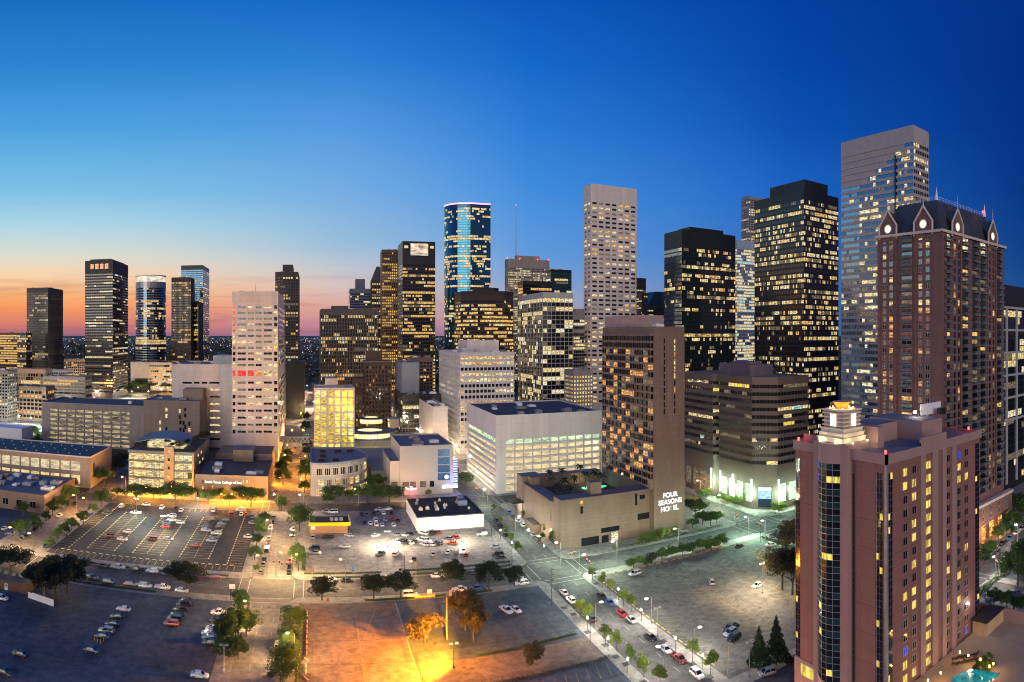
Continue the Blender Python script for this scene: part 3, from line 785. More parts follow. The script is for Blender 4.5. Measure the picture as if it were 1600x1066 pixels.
# banded tall tower 42 with stepped glass corner
x0 = XF(1427, 221); R4 = (x0, x0 + 17, 221, YF(1314.6, x0))
z = zat(197, x0, 221)
r42 = thing('granite_banded_tower', 'tallest grey granite banded tower on the right with staircase blue glass corner', 'tower', (x0 + 8, 250, 0))
wall, win = MB(), MB()
wall.prism([(R4[0], R4[2]), (R4[1], R4[2]), (R4[1], R4[3]), (R4[0], R4[3])], 0, z)
rng = random.Random(42)
GR42 = mat('banded_granite', (.40, .36, .345), rough=.5, var=.08)
Lx = R4[3] - R4[2]; nfl = 47; fh = (z - 10 - 8) / nfl
lf = litfun(rng, .54, COOLP, .22, .6, 0, .08, .06)
def f42(a, b, z0, z1, i0): pass
u = (0, -1); n = (-1, 0); A = (R4[0], R4[3])
for i in range(nfl):
    zb = 8 + i * fh
    wall.obox(A, u, n, 0, Lx + .38, 0, .4, zb, zb + 1.9)
    nb = 26
    for j in range(nb):
        s0, s1 = Lx * j / nb + .1, Lx * (j + 1) / nb - .1
        # stepped skyline of the glazing: floors near the top start further along
        stepin = max(0, (i - 38) / 8) * .62
        k = lf(i, j)
        if k == 0: k = 1
        if j / nb < .24 and rng.random() < .8: k = 12
        if i >= 42 and j / nb < .36 + (i - 42) * .13: k = 11
        win.quad((R4[0] - .02, A[1] - s0, zb + 1.9), (R4[0] - .02, A[1] - s1, zb + 1.9), (R4[0] - .02, A[1] - s1, zb + fh), (R4[0] - .02, A[1] - s0, zb + fh), k if k != 1 or i < 30 else 1)
wall.obox(A, u, n, 0, Lx + .38, 0, .4, 8 + nfl * fh, z)
# notch: the corner bay towards us stands forward
facade(wall, win, (R4[0], R4[2]), (R4[1], R4[2]), 8, z, lf, fh=fh, bw=2.2, sp=1.9, pier=.15, d=.4, top=10)
fin = MB(); fin.box(R4[0] - .95, R4[0] - .45, R4[2] + 13.2, R4[2] + 14, 8, z - 16); fin.build('corner_fin', [G_DARKBLUE], r42)
wall.build('wall', [GR42], r42)
win.build('window', WIN[:1] + [glass('slate_blue_glass', (.10, .20, .31), metal=.85, rough=.08)] + WIN[2:] + [GR42, glass('sky_mirroring_glass', (.30, .44, .55), metal=.9, rough=.06)], r42, kind='stuff')
roof_kit(r42, *R4, z, ROOF, GR42, 1)
mast(r42, R4[0] + 5, R4[3] - 9, z, z + 6, .3, False, DKSTEEL)
# right edge glass building 45
x0 = XF(1568, 150); R4 = (x0, x0 + 110, 150, 190); z = zat(447, x0, 150)
r45 = thing('framed_glass_block', 'dark glass block in a heavy grey frame at the right edge', 'building', (x0 + 40, 170, 0))
wall, win = MB(), MB(); wall.prism([(R4[0], R4[2]), (R4[1], R4[2]), (R4[1], R4[3]), (R4[0], R4[3])], 0, z)
lf = litfun(random.Random(9), .3, COOLP, .2, .3)
facade(wall, win, (R4[0], R4[2]), (R4[1], R4[2]), 4, z, lf, fh=4.0, bw=2.6, sp=.5, pier=.14, d=.12, top=10)
facade(wall, win, (R4[0], R4[3]), (R4[0], R4[2]), 4, z, lf, fh=4.0, bw=2.6, sp=.5, pier=.14, d=.12, top=10)
wall.build('wall', [DKSTEEL], r45); win.build('window', WIN, r45, kind='stuff')
q = MB()
for k in range(6): q.box(R4[0] - .3, R4[1], R4[2] - .9, R4[2] - .15, z - 11 - k * 12.5 - 1.2, z - 11 - k * 12.5)
for k in range(9): q.box(R4[0] + 2 + k * 13, R4[0] + 4 + k * 13, R4[2] - .8, R4[2] - .16, 4, z - 12.3)
q.build('frame', [mat('frame_grey', (.36, .37, .38), var=.05)], r45)
roof_kit(r45, *R4, z, ROOF, DARKST, 3)

# ---- round towers
def round_tower(name, label, cx, cy_, r, ztop, glassm, wallm, p, pal, seg=40, fh=4.0, sp=1.1, seed=3, crown=None, wedge=None, cat='tower', run=.6):
    root = thing(name, label, cat, (cx, cy_, 0)); rng = random.Random(seed)
    pg = [(cx + r * cos(2 * pi * k / seg), cy_ + r * sin(2 * pi * k / seg)) for k in range(seg)]
    if wedge: pg = wedge
    wall, win = MB(), MB(); wall.prism(pg, 0, ztop)
    lf = litfun(rng, p, pal, .22, run)
    nf = int((ztop - 10) / fh); off = 0
    for i in range(nf):
        for k in range(len(pg)):
            a, b = pg[k], pg[(k + 1) % len(pg)]
            L_ = hypot(b[0] - a[0], b[1] - a[1]); u = ((b[0] - a[0]) / L_, (b[1] - a[1]) / L_); n = (u[1], -u[0])
            if n[1] > .35: continue
            zb = 4 + i * fh
            wall.obox(a, u, n, 0, L_, 0, .12, zb, zb + sp)
            nb = max(1, int(round(L_ / 2.4)))
            for j in range(nb):
                s0, s1 = L_ * j / nb + .08, L_ * (j + 1) / nb - .08
                kk = lf(i, k * 40 + j)
                def pt(t, z): return (a[0] + u[0] * t + n[0] * .03, a[1] + u[1] * t + n[1] * .03, z)
                win.quad(pt(s0, zb + sp), pt(s1, zb + sp), pt(s1, zb + fh), pt(s0, zb + fh), kk)
    wall.build('wall', [wallm], root)
    m_ = list(WIN); m_[0] = glassm; win.build('window', m_, root, kind='stuff')
    q = MB(); q.poly([(x, y, ztop + .05) for x, y in pg]); q.build('roof', [ROOF], root)
    return root, pg
# curved blue tower with violet light strip
D25 = 1000; yb = 985
xl, xr = XF(696, yb + 25), XF(766.5, yb)
cx = (xl + xr) / 2; w = xr - xl
pg = [(xr, yb), (xr, yb + 50), (xl + 8, yb + 50)]
for k in range(13):
    t = k / 12; ang = pi + t * pi / 2
    pg.append((xl + 42 + 42 * cos(ang), yb + 34 + 34 * sin(ang)))
pg.append((xl + 52, yb))
z25 = zat(318, cx, yb)
r25, pg = round_tower('curved_blue_tower', 'tall curved blue glass tower crowned by a violet light strip', cx, yb + 20, 30, z25, glass('teal_blue_glass', (.035, .17, .25), metal=.85, rough=.06), mat('deep_blue_panel', (.035, .09, .14), rough=.25, metal=.6), .26, ((PALE, 6), (WARM, 4), (WHT, 2)), wedge=pg, fh=4.1, sp=.9)
q = MB()
for k in range(3, len(pg) - 0):
    a, b = pg[k % len(pg)], pg[(k + 1) % len(pg)]
    L_ = hypot(b[0] - a[0], b[1] - a[1]); u = ((b[0] - a[0]) / L_, (b[1] - a[1]) / L_); n = (u[1], -u[0])
    q.obox(a, u, n, 0, L_, 0, .5, z25 - .6, z25 + 1.6)
q.build('light_strip', [E_PINK], r25)
q = MB()
for px_ in (713, 739): q.tube((XF(px_, yb + 20), yb + 20, z25), (XF(px_, yb + 20), yb + 20, z25 + 5), 1, 8)
q.build('roof_unit', [DKSTEEL], r25)
# golden octagon tower
def octa(cx, cy_, r, ch=.42): return [(cx + r * a, cy_ + r * b) for a, b in ((-ch, -1), (ch, -1), (1, -ch), (1, ch), (ch, 1), (-ch, 1), (-1, ch), (-1, -ch))]
y0 = 600; xa, xb = XF(718, y0 + 20), XF(799, y0 + 20); cx = (xa + xb) / 2; rr = (xb - xa) / 2
z26 = zat(457, cx, y0)
r26, pg = round_tower('octagon_tower', 'brown octagonal tower glowing gold on its lower floors, beneath the curved blue tower', cx, y0 + rr, rr, z26, G_BROWN, mat('bronze_brown_panel', (.055, .036, .025), rough=.4), .78, ((GOLD, 3), (WARM, 5), (PALE, 3)), wedge=octa(cx, y0 + rr, rr, .5), fh=3.9, sp=1.7, seed=5)
q = MB(); q.prism(octa(cx + 2, y0 + rr, rr * .45, .5), z26, z26 + 6); q.build('penthouse', [DARKBR], r26)
q = MB(); q.prism(octa(cx, y0 + rr, rr + .3, .5), z26 - 2, z26 + 1.5); q.build('parapet', [DARKBR], r26)
# round white-crowned tower on the left
y3 = 985; xa, xb = XF(206, y3), XF(253, y3); cx = (xa + xb) / 2; rr = (xb - xa) / 2
z3 = zat(440, cx, y3)
r3, pg = round_tower('white_crowned_tower', 'rounded blue glass tower with glowing white ring crown', cx, y3 + rr, rr, z3, G_BLUE, mat('pale_metal_band', (.42, .40, .40), rough=.35, metal=.5), .2, ((PALE, 5), (WARM, 4)), seg=28, fh=4.1, sp=1.3, seed=6)
q = MB(); q.prism([(cx + (rr - 3) * cos(2 * pi * k / 28), y3 + rr + (rr - 3) * sin(2 * pi * k / 28)) for k in range(28)], z3, z3 + 9); q.build('crown_wall', [lit('white_crown_glow', (1, .9, .72), .8, scale=.1, lo=.5)], r3)
q = MB(); q.prism([(cx + (rr + .6) * cos(2 * pi * k / 28), y3 + rr + (rr + .6) * sin(2 * pi * k / 28)) for k in range(28)], z3 + 9, z3 + 11); q.build('crown_ring', [WHITE], r3)
# its bright colonnade base
R4 = (XF(204, 930), XF(268, 930), 930, 985); zb = zat(596, R4[0], 930)
rb = thing('lit_colonnade_podium', 'bright cream-lit podium at the foot of the white crowned tower', 'building', ((R4[0] + R4[1]) / 2, 950, 0))
wall, win = MB(), MB(); wall.prism([(R4[0], 930), (R4[1], 930), (R4[1], 985), (R4[0], 985)], 0, zb + 30)
facade(wall, win, (R4[0], 930), (R4[1], 930), 2, zb, litfun(random.Random(1), 1, ((WHT, 1), (PALE, 2)), 0, .5, 0, 1, 0), fh=(zb - 3) / 2, bw=3.4, sp=.8, pier=.9, d=.6)
facade(wall, win, (R4[0] + 30, 930), (R4[1], 930), zb + 1, zb + 30, litfun(random.Random(2), .75, WARMP, .1, .5), fh=4.2, bw=3, sp=1.5, pier=.2, d=.3)
wall.build('wall', [CONC], rb); win.build('window', WIN, rb, kind='stuff'); roof_kit(rb, R4[0], R4[1], 930, 985, zb + 30, ROOF, CONC_GREY, 3)
# art-deco stepped brick building
y0 = 560; xa, xb = XF(556, y0), XF(611, y0)
rd = thing('stepped_brick_building', 'old brown brick building with stepped top and small warm windows', 'building', ((xa + xb) / 2, y0 + 15, 0))
DECO = mat('old_brown_brick', (.10, .068, .05), var=.15)
wall, win = MB(), MB(); lf = litfun(random.Random(12), .25, ((WARM, 3), (DIM, 6), (ORNG, 1)), .1, .9, 0, 0, 0)
zt = zat(566, (xa + xb) / 2, y0); xm = xa + (xb - xa) * .27
for (a, b, ya, yb_, z_) in ((xm, xb, y0, y0 + 26, zt), (xa, xm - .3, y0 + 5, y0 + 26, zat(592, xa, y0)), (xm + 2, xb - 8, y0 + 4, y0 + 20, zat(549, xa, y0))):
    wall.prism([(a, ya), (b, ya), (b, yb_), (a, yb_)], 0, z_)
    if z_ <= zt + .1: facade(wall, win, (a, ya), (b, ya), 2, z_, lf, fh=4.0, bw=3.1, sp=1.9, pier=1.6, d=.35, top=1.5)
q = MB(); q.box(xm - .5, xb + .5, y0 - .9, y0 + 26.5, zt, zt + 1.1); q.build('cornice', [mat('old_stone_cornice', (.25, .2, .16))], rd)
wall.build('wall', [DECO], rd); win.build('window', WIN, rd, kind='stuff')
q = MB(); q.quad((xm, y0, zt + 1.2), (xb, y0, zt + 1.2), (xb, y0 + 26, zt + 1.2), (xm, y0 + 26, zt + 1.2)); q.build('roof', [ROOF], rd)
# blank grey slab, annex and low blocks in the middle
def block_building(name, label, R4, z, wm, rm=ROOF, style=None, p=.3, pal=None, seed=1, units=3, base=2, roofpar=.8, cat='building', **kw):
    x0, x1, y0, y1 = R4
    root = thing(name, label, cat, ((x0 + x1) / 2, (y0 + y1) / 2, 0))
    wall, win = MB(), MB(); wall.prism([(x0, y0), (x1, y0), (x1, y1), (x0, y1)], 0, z)
    if style:
        st = dict(style); st.update(kw)
        lf = litfun(random.Random(seed), p, pal or COOLP, .15, .4)
        facade(wall, win, (x0, y0), (x1, y0), base, z, lf, **st)
        if (x0 + x1) / 2 > 20: facade(wall, win, (x0, y1), (x0, y0), base, z, lf, **st)
        if (x0 + x1) / 2 < -20: facade(wall, win, (x1, y0), (x1, y1), base, z, lf, **st)
        win.build('window', WIN, root, kind='stuff')
    wall.build('wall', [wm], root)
    roof_kit(root, x0, x1, y0, y1, z, rm, wm, units, rng=random.Random(seed), par=roofpar)
    return root
def bb(name, label, side, c, l, r, y0, ty, wm, **kw):
    R4 = rect(side, c, l, r, y0, kw.pop('dmin', 20), kw.pop('dmax', 50))
    return block_building(name, label, R4, top(ty, R4, side), wm, **kw), R4
bb('blank_grey_slab', 'blank pale grey windowless slab between the brick building and the white office', 'R', 628, 617, 655, 520, 568, mat('plain_grey_panel', (.26, .27, .30), var=.04), units=1)
bb('brown_hotel_annex', 'brown low tower with few lit windows behind the blank grey slab', 'R', 641, 639, 676, 600, 560, BROWN, style=GRID, p=.2, pal=WARMP, fh=3.4)
bb('dark_podium', 'dark glazed podium under the blank grey slab', 'R', 629, 615, 690, 500, 618, DARKST, style=CURT, p=.12, units=5)
bb('cream_low_block', 'cream windowless low block in front of the dark podium', 'R', 676, 653, 700, 442, 637, CONC_PINK, units=3, dmax=90)
bb('black_block', 'black windowless block behind the pale concrete tower by the avenue', 'L', 476, 438, 478, 640, 566, DARKST, units=1)
bb('grey_side_tower', 'grey concrete tower just behind the right side of the pale tower', 'L', 442, 425, 456, 520, 536, CONC_GREY, style=BAND, p=.15, fh=3.6)
# far-left blocks
bb('golden_lit_block', 'long office block glowing gold at the left edge', 'L', 28, -60, 40, 880, 521, mat('brown_panel', (.16, .09, .05)), style=BAND, p=.8, pal=((GOLD, 5), (WARM, 2)), fh=4, sp=1.6)
bb('dark_lit_tower', 'small dark tower between the golden block and the ribbed tower', 'L', 41, 27, 48, 840, 521, DARKST, style=CURT, p=.3, pal=WARMP)
bb('white_lit_block', 'pale gridded block lit orange along its roof near the left edge', 'L', 71, 14, 72, 700, 578, CONC_GREY, style=dict(fh=4.5, bw=3.4, sp=.5, pier=.3, d=.2), p=.5, pal=((DIM, 5), (PALE, 1)), units=2)
bb('cream_side_block', 'cream block with orange roof light beside the pale gridded block', 'L', 105, 70, 106, 760, 580, CONC_PINK, style=GRID, p=.25, pal=((DIM, 3),), units=2)
bb('layered_car_park', 'layered car park with lit decks left of the banded tower', 'L', 133, 68, 134, 640, 590, CONC_GREY, style=dict(fh=3.4, bw=9, sp=1.3, pier=.5, d=.4), p=.9, pal=((WARM, 1), (DIM, 4)), units=2)
bb('orange_capped_hotel', 'hotel block with orange neon roof line behind the car park', 'L', 133, 100, 134, 900, 562, TAN, style=GRID, p=.2, pal=WARMP, units=0)
bb('small_orange_lit_house', 'small building washed in orange street light at the left', 'L', 72, 30, 84, 560, 606, TAN, style=GRID, p=.4, pal=((ORNG, 2), (GOLD, 2)), fh=4, bw=4, units=2)
bb('edge_apartment', 'apartment block with balconies cut by the left edge', 'L', 12, -40, 14, 545, 580, CONC_GREY, style=GRID, p=.3, fh=3.2)
bb('pale_flat_shed', 'flat white-roofed shed among trees at the left edge', 'L', 34, -40, 38, 415, 672, WHITE, rm=WHITE, units=0, dmax=26)
# ================= nearer buildings, with windows as parts =================
# ---- pale concrete tower beside the left avenue
Y0 = 421.; X1 = XF(434.5, Y0); X0 = XF(362.5, Y0); Y1 = YF(444.5, X1)
ZT = zat(457.5, X1, Y0)
rw = thing('pale_concrete_tower', 'pale concrete tower with wide slot windows and a red-lit middle floor', 'tower', ((X0 + X1) / 2, 450, 0))
wall = MB(); wall.prism([(X0, Y0), (X1, Y0), (X1, Y1), (X0, Y1)], 0, ZT); wall.build('wall', [CONC_PINK], rw)
rng = random.Random(21)
rowsy = [480 + 9.06 * k for k in range(11)] + [583.5] + [598 + 10.95 * k for k in range(8)]
cols = [(363.4, 368.2, 1), (371, 384.3, 0), (387.2, 397, 0), (399.3, 409.2, 0), (411.8, 425.3, 0), (428, 433.6, 1)]
for i, yy in enumerate(rowsy):
    for (pa, pb, cor) in cols:
        big = i == 11
        hpx = 9.5 if big else (6.2 if cor else 3.9)
        xa, xb = XF(pa, Y0), XF(pb, Y0); zc = zat(yy, (xa + xb) / 2, Y0)
        h = hpx * Y0 / F
        if big: k = RED if pa < 398 else (ORNG if pa < 411 else PALE)
        elif cor: k = RED if (pa < 370 and i < 5) else (PALE if rng.random() < .3 else 0)
        else: k = rng.choice([0, 0, 0, 0, WHT, PALE, DIM, DIM]) if i > 1 else rng.choice([0, PALE, DIM])
        if i in (6, 7): k = rng.choice([DIM, PALE, YEL if cor else DIM])
        pane(rw, (xa + xb) / 2, Y0 - .05, zc - h / 2, 0, xb - xa, h, k, CONC_PINK, mull=0 if cor else 1, fw=.12)
    if i != 11:
        h = 5.2 * Y0 / F * .9
        zc = zat(yy, X1, Y0)
        for q in range(5):
            ya = Y0 + 8 + q * (Y1 - Y0 - 12) / 5; L_ = (Y1 - Y0 - 12) / 5 - 3
            pane(rw, X1 + .05, ya + L_ / 2, zc - h / 2, pi / 2, L_, h, rng.choice([0, 0, 0, 0, DIM, PALE]), CONC_PINK, fw=.12)
q = MB(); q.box(X0, X1 + .0, Y0 - .35, Y0 - .01, ZT - 5.5, ZT + 1); q.build('parapet', [CONC_PINK], rw)
roof_kit(rw, X0, X1, Y0, Y1, ZT, units=2, wm=CONC_PINK)
mast(rw, XF(399, 440), 440, ZT, zat(442, XF(399, 440), 440), .18, False)
# ---- low pale wing left of it
YW = 470.; X1w = X0 - .6; X0w = XF(268.5, YW); zw = zat(570.5, X0w, YW)
rg = thing('pale_windowless_wing', 'broad pale wing with few slot windows, left of the pale concrete tower', 'building', ((X0w + X1w) / 2, 455, 0))
wall = MB(); wall.prism([(X0w, YW), (X1w, YW), (X1w, YW + 60), (X0w, YW + 60)], 0, zw); wall.build('wall', [CONC_PINK], rg)
for (pa, pb) in ((285, 300), (303, 312), (315, 324), (327, 343)):
    xa, xb = XF(pa, YW), XF(pb, YW); zc = zat(598, xa, YW); pane(rg, (xa + xb) / 2, YW - .05, zc - .9, 0, xb - xa, 1.7, 0, CONC_PINK)
for i in range(8):
    xa, xb = XF(328, YW), XF(344, YW); zc = zat(609 + i * 11, xa, YW)
    pane(rg, (xa + xb) / 2, YW - .05, zc - .8, 0, xb - xa, 1.6, [PALE, 0, PALE, PALE, PALE, PALE, PALE, 0][i], CONC_PINK, mull=1)
roof_kit(rg, X0w, X1w, YW, YW + 60, zw, ROOFB, CONC_PINK, 7)
q = MB(); q.box(X0w + 30, X1w - 6, YW + 15, YW + 40, zw, zw + 7); q.build('penthouse', [STEEL], rg)
# skybridge over the avenue
sb_ = thing('skybridge', 'white trussed skybridge crossing the left avenue', 'bridge', (-13, 452, 9))
q = MB(); q.box(-24, -2, 450.5, 454.5, 8.2, 8.7); q.box(-24, -2, 450.5, 454.5, 11.8, 12.2); q.build('deck', [WHITE], sb_)
q = MB(); q.quad((-23.9, 450.7, 8.7), (-2.1, 450.7, 8.7), (-2.1, 450.7, 11.8), (-23.9, 450.7, 11.8)); q.build('glazing', [L_DIM], sb_)
for k in range(7):
    q = MB(); q.tube((-24 + k * 3.1, 450.4, 8.6), (-22.4 + k * 3.1, 450.4, 11.9), .2, 6); q.tube((-22.4 + k * 3.1, 450.4, 11.9), (-20.9 + k * 3.1, 450.4, 8.6), .2, 6); q.build('truss_brace', [WHITE], sb_)
q = MB(); q.box(-24.6, -24.05, 450, 454.6, 4, 12.5); q.build('light_panel', [glow('blue_white_panel', (.35, .55, 1), 2)], sb_)

# ---- left car park (grey, dim lit decks) and brown hall to its right
Y0 = 446.; X0 = XF(65, Y0); X1 = XF(227, Y0); z = zat(629.5, X0, Y0)
rp = thing('grey_car_park', 'long grey car park with dimly lit decks, left of the brown hall', 'car park', ((X0 + X1) / 2, 465, 0))
wall, win = MB(), MB(); wall.prism([(X0, Y0 + 1.2), (X1, Y0 + 1.2), (X1, Y0 + 45), (X0, Y0 + 45)], 0, z)
xa, xb = XF(77, Y0), XF(203, Y0)
wall.box(X0, xa, Y0, Y0 + 1.2, 0, z); wall.box(xb, X1, Y0, Y0 + 1.2, 0, z); wall.box(xa, xb, Y0, Y0 + 1.2, z - 4.2, z)
nfl = 8; fh = (z - 4.2) / nfl; nb = 9
for i in range(nfl):
    wall.box(xa, xb, Y0 + .1, Y0 + 1.2, i * fh, i * fh + 1.35)
for j in range(nb + 1): wall.box(xa + (xb - xa) * j / nb - .35, xa + (xb - xa) * j / nb + .35, Y0 + .02, Y0 + 1.2, 0, z - 4.2)
wall.build('wall', [CONC_GREY], rp)
for i in range(nfl):
    for j in range(nb):
        w = (xb - xa) / nb
        pane(rp, xa + w * (j + .5), Y0 + 1.15, i * fh + 1.35, 0, w - .72, fh - 1.37, 0, CONC_GREY, 'deck_opening', fw=0, mats=[E_GARDIM])
roof_kit(rp, X0, X1, Y0, Y0 + 45, z, ROOF, CONC_GREY, 2)
Xb0, Xb1 = X1 + .3, XF(312, 440); zb = zat(629, Xb1, 440)
rh = thing('brown_hall', 'plain brown hall with few tall windows behind the vine-roofed glass office', 'building', ((Xb0 + Xb1) / 2, 455, 0))
BR2 = mat('taupe_render', (.25, .195, .16), var=.14, scale=.2, streak=4, joints=(6, 4, .25))
wall = MB(); wall.prism([(Xb0, 440), (Xb1, 440), (Xb1, YF(327, Xb1)), (Xb0, YF(327, Xb1))], 0, zb); wall.build('wall', [BR2], rh)
rng = random.Random(5)
for px_, ys in ((260, (640, 650, 670)), (281, (642, 652)), (289.5, (640, 649, 667)), (250, (660, 670)), (296, (662, 672)), (282, (660, 671)), (287, (661, 672))):
    for yy in ys:
        x = XF(px_, 440); zc = zat(yy, x, 440); pane(rh, x, 439.95, zc - 1.6, 0, 1.7, 3.0, rng.choice([0, 0, PALE, PALE]), BR2)
roof_kit(rh, Xb0, Xb1, 440, YF(327, Xb1), zb, ROOFB, BR2, 3)
q = MB(); q.box(XF(286, 455), Xb1 - .5, 455, 480, zb, zat(608, XF(286, 455), 455)); q.build('penthouse', [BR2], rh)

# ---- long low hall with pale bays and dark roof (far left)
X1, Y0 = -122., 327.; X0 = -235.; Y1 = YF(175, X1); z = zat(716, X1, Y0)
rl = thing('long_cream_hall', 'long cream hall with two rows of glowing bays under a dark roof, left', 'building', ((X0 + X1) / 2, 345, 0))
wall = MB(); wall.prism([(X0, Y0 + .5), (X1, Y0 + .5), (X1, Y1), (X0, Y1)], 0, z)
xw = X1 - 6; nb = 15; w = 6.4
wall.box(xw, X1, Y0, Y0 + .5, 0, z); wall.box(X0, xw, Y0, Y0 + .5, z - 2.6, z); wall.box(X0, xw, Y0 + .05, Y0 + .5, 7.0, 9.2)
for j in range(nb + 1): wall.box(xw - w * j - .4, xw - w * j + .4, Y0 + .02, Y0 + .5, 0, z - 2.6)
HALLW = mat('cream_hall_wall', (.33, .27, .22), var=.14, streak=4, joints=(4, 2.2, .25)); wall.build('wall', [HALLW], rl)
LBAY = lit('soft_bay_light', (1, .82, .5), .6, scale=.3, lo=.7); LBAY2 = lit('warm_bay_light', (1, .72, .34), .8, scale=.3, lo=.6)
for j in range(nb):
    for (za, zb_, k) in ((.3, 7, 1), (9.2, z - 2.6, 0)):
        pane(rl, xw - w * (j + .5), Y0 + .45, za, 0, w - .82, zb_ - za, k, CONC, 'bay_window', fw=.12, mats=[LBAY, LBAY2])
roof_kit(rl, X0, X1, Y0, Y1 + .0, z, mat('dark_slate_roof', (.028, .032, .045), rough=.6), CONC, 0, par=.7)
q = MB()
for a in range(14):
    for b in range(3): q.box(X1 - 10 - a * 7, X1 - 9.3 - a * 7, Y0 + 8 + b * 11, Y0 + 8.7 + b * 11, z, z + .5)
q.build('roof_vent', [WHITE], rl, kind='stuff')
q = MB(); q.box(X1, X1 + .25, Y0 + 4, Y0 + 6, z - 9, z - 3.5); q.build('sign_panel', [DARKST], rl)
# ---- low brick building nearest left
X1, Y0 = -125.5, 272.; X0 = -200; Y1 = YF(117, X1); z = zat(777, X1, Y0)
rl2 = thing('low_brick_building', 'low brick building with cluttered blue-grey flat roof, left edge', 'building', ((X0 + X1) / 2, 288, 0))
wall = MB(); wall.prism([(X0, Y0), (X1, Y0), (X1, Y1), (X0, Y1)], 0, z); wall.build('wall', [TAN], rl2)
for k in range(6):
    pane(rl2, X1 - 6 - k * 7.5, Y0 - .03, 2.2, 0, 3.2, 3.2, 0, CONC, mull=1)
    if k < 5: pane(rl2, X1 + .03, Y0 + 5 + k * 7, 2.2, pi / 2, 2.6, 2.8, DIM if k == 2 else 0, CONC, mull=1)
roof_kit(rl2, X0, X1, Y0, Y1, z, ROOFB, TAN, 11, rng=random.Random(3))

# ---- four-storey glass office with planted roof and curved canopy
X1, Y0 = XF(303.5, 339), 339.; X0 = XF(200, 339); Y1 = YF(326, X1); z = zat(709, X1, Y0)
ro = thing('planted_roof_office', 'four-storey lit glass office with planted roof terrace and curved canopy', 'building', ((X0 + X1) / 2, 355, 0))
OFF = mat('office_stone', (.30, .23, .17), var=.08)
wall = MB(); wall.prism([(X0 + .3, Y0 + .8), (X1, Y0 + .8), (X1, Y1), (X0 + .3, Y1)], 0, z)
xt0, xt1 = XF(257, Y0), XF(272, Y0)
wall.box(xt0, xt1, Y0 - 1.2, Y0 + .8, 0, z + 3.5); wall.box(X1 - 1.2, X1, Y0 - .3, Y0 + .8, 0, z)
wall.build('wall', [OFF], ro)
fh = z / 4.35; TEALP = mat('blue_grey_fascia', (.09, .13, .16), rough=.4)
rng = random.Random(31)
for i in range(5):
    q = MB()
    for a, b in ((X0, xt0), (xt1, X1 - 1.2)): q.box(a, b, Y0 - .7, Y0 + .75, i * fh - .15 + .9 * (i > 0), i * fh + .55 + .9 * (i > 0) if i < 4 else z + .6)
    if i: q.build('fascia', [TEALP], ro)
LO = [lit('office_glow_%d' % k, (1, .78 + .05 * k, .36 + .08 * k), .85 - .1 * k, scale=.45, lo=.25) for k in range(3)] + [G_TEAL]
for i in range(4):
    for a, b, n_ in ((X0 + .2, xt0 - .1, 7), (xt1 + .1, X1 - 1.3, 4)):
        w = (b - a) / n_
        for j in range(n_):
            k = rng.choice([0, 0, 1, 2]) if not (a > xt0 and i == 1) else rng.choice([2, 3])
            pane(ro, a + w * (j + .5), Y0 + .72, i * fh + .5, 0, w - .05, fh - .2, k, TEALP, mull=1, fw=.1, mats=LO)
for i in range(5): pane(ro, (xt0 + xt1) / 2, Y0 - 1.25, i * fh + 1.6, 0, 1.3, 1.8, 0 if i < 4 else 1, OFF, mats=[G_BLACK, L_GOLD])
for i in range(4): pane(ro, X1 + .03, Y0 + 12 + i * 5, z - 4 - (i % 2) * 5, pi / 2, 3.4, 1.7, 1, OFF, mats=[G_BLACK, L_PALE])
roof_kit(ro, X0, X1, Y0 + .8, Y1, z, ROOF, OFF, 0, par=.6)
q = MB(); q.box(X0 + 8, X1 - 9, Y0 + 13, Y0 + 28, z, z + 3.2); q.build('terrace_room', [LO[1]], ro)
q = MB(); n_ = 10; xa, xb = X0 + 2, X1 - 4
for k in range(n_):
    def arc(t): return z + 4.2 + 3.0 * sin(pi * t)
    t0, t1 = k / n_, (k + 1) / n_
    a0, a1 = xa + (xb - xa) * t0, xa + (xb - xa) * t1
    q.quad((a0, Y0 + 8, arc(t0) - .6), (a1, Y0 + 8, arc(t1) - .6), (a1, Y0 + 31, arc(t1) + .4), (a0, Y0 + 31, arc(t0) + .4))
    q.quad((a0, Y0 + 8, arc(t0) - 1.1), (a1, Y0 + 8, arc(t1) - 1.1), (a1, Y0 + 8, arc(t1) - .6), (a0, Y0 + 8, arc(t0) - .6))
    q.quad((a0, Y0 + 31, arc(t0) - .1), (a1, Y0 + 31, arc(t1) - .1), (a1, Y0 + 8, arc(t1) - 1.1), (a0, Y0 + 8, arc(t0) - 1.1))
q.build('roof_canopy', [mat('zinc_canopy', (.12, .15, .20), rough=.4, metal=.5)], ro, smooth=True)
# ---- law college
Y0 = 323.; X1 = XF(418.5, Y0); X0 = X1 - 38.5; z = zat(747, X1, Y0)
rc = thing('low_college_building', 'low tan college building with illuminated lettering and blue-black flat roof', 'building', ((X0 + X1) / 2, 350, 0))
COL_W = mat('pinkish_tan_render', (.20, .145, .11), var=.14, streak=3, joints=(7.5, 3.2, .3))
wall = MB(); wall.prism([(X0, Y0), (X1, Y0), (X1, Y0 + 46), (X0, Y0 + 46)], 0, z); wall.build('wall', [COL_W], rc)
roof_kit(rc, X0, X1, Y0, Y0 + 46, z, mat('blue_black_roof', (.045, .042, .052), rough=.6, var=.4, scale=.15), COL_W, 3, rng=random.Random(77))
q = MB(); q.box(X0 + 4, X1 - 1, Y0 + 47, Y0 + 74, 0, z + 3.4); q.build('rear_wing', [COL_W], rc)
q = MB(); q.box(X0 + 15, X0 + 27, Y0 + 40, Y0 + 56, z, z + 6.8); q.build('penthouse', [COL_W], rc)
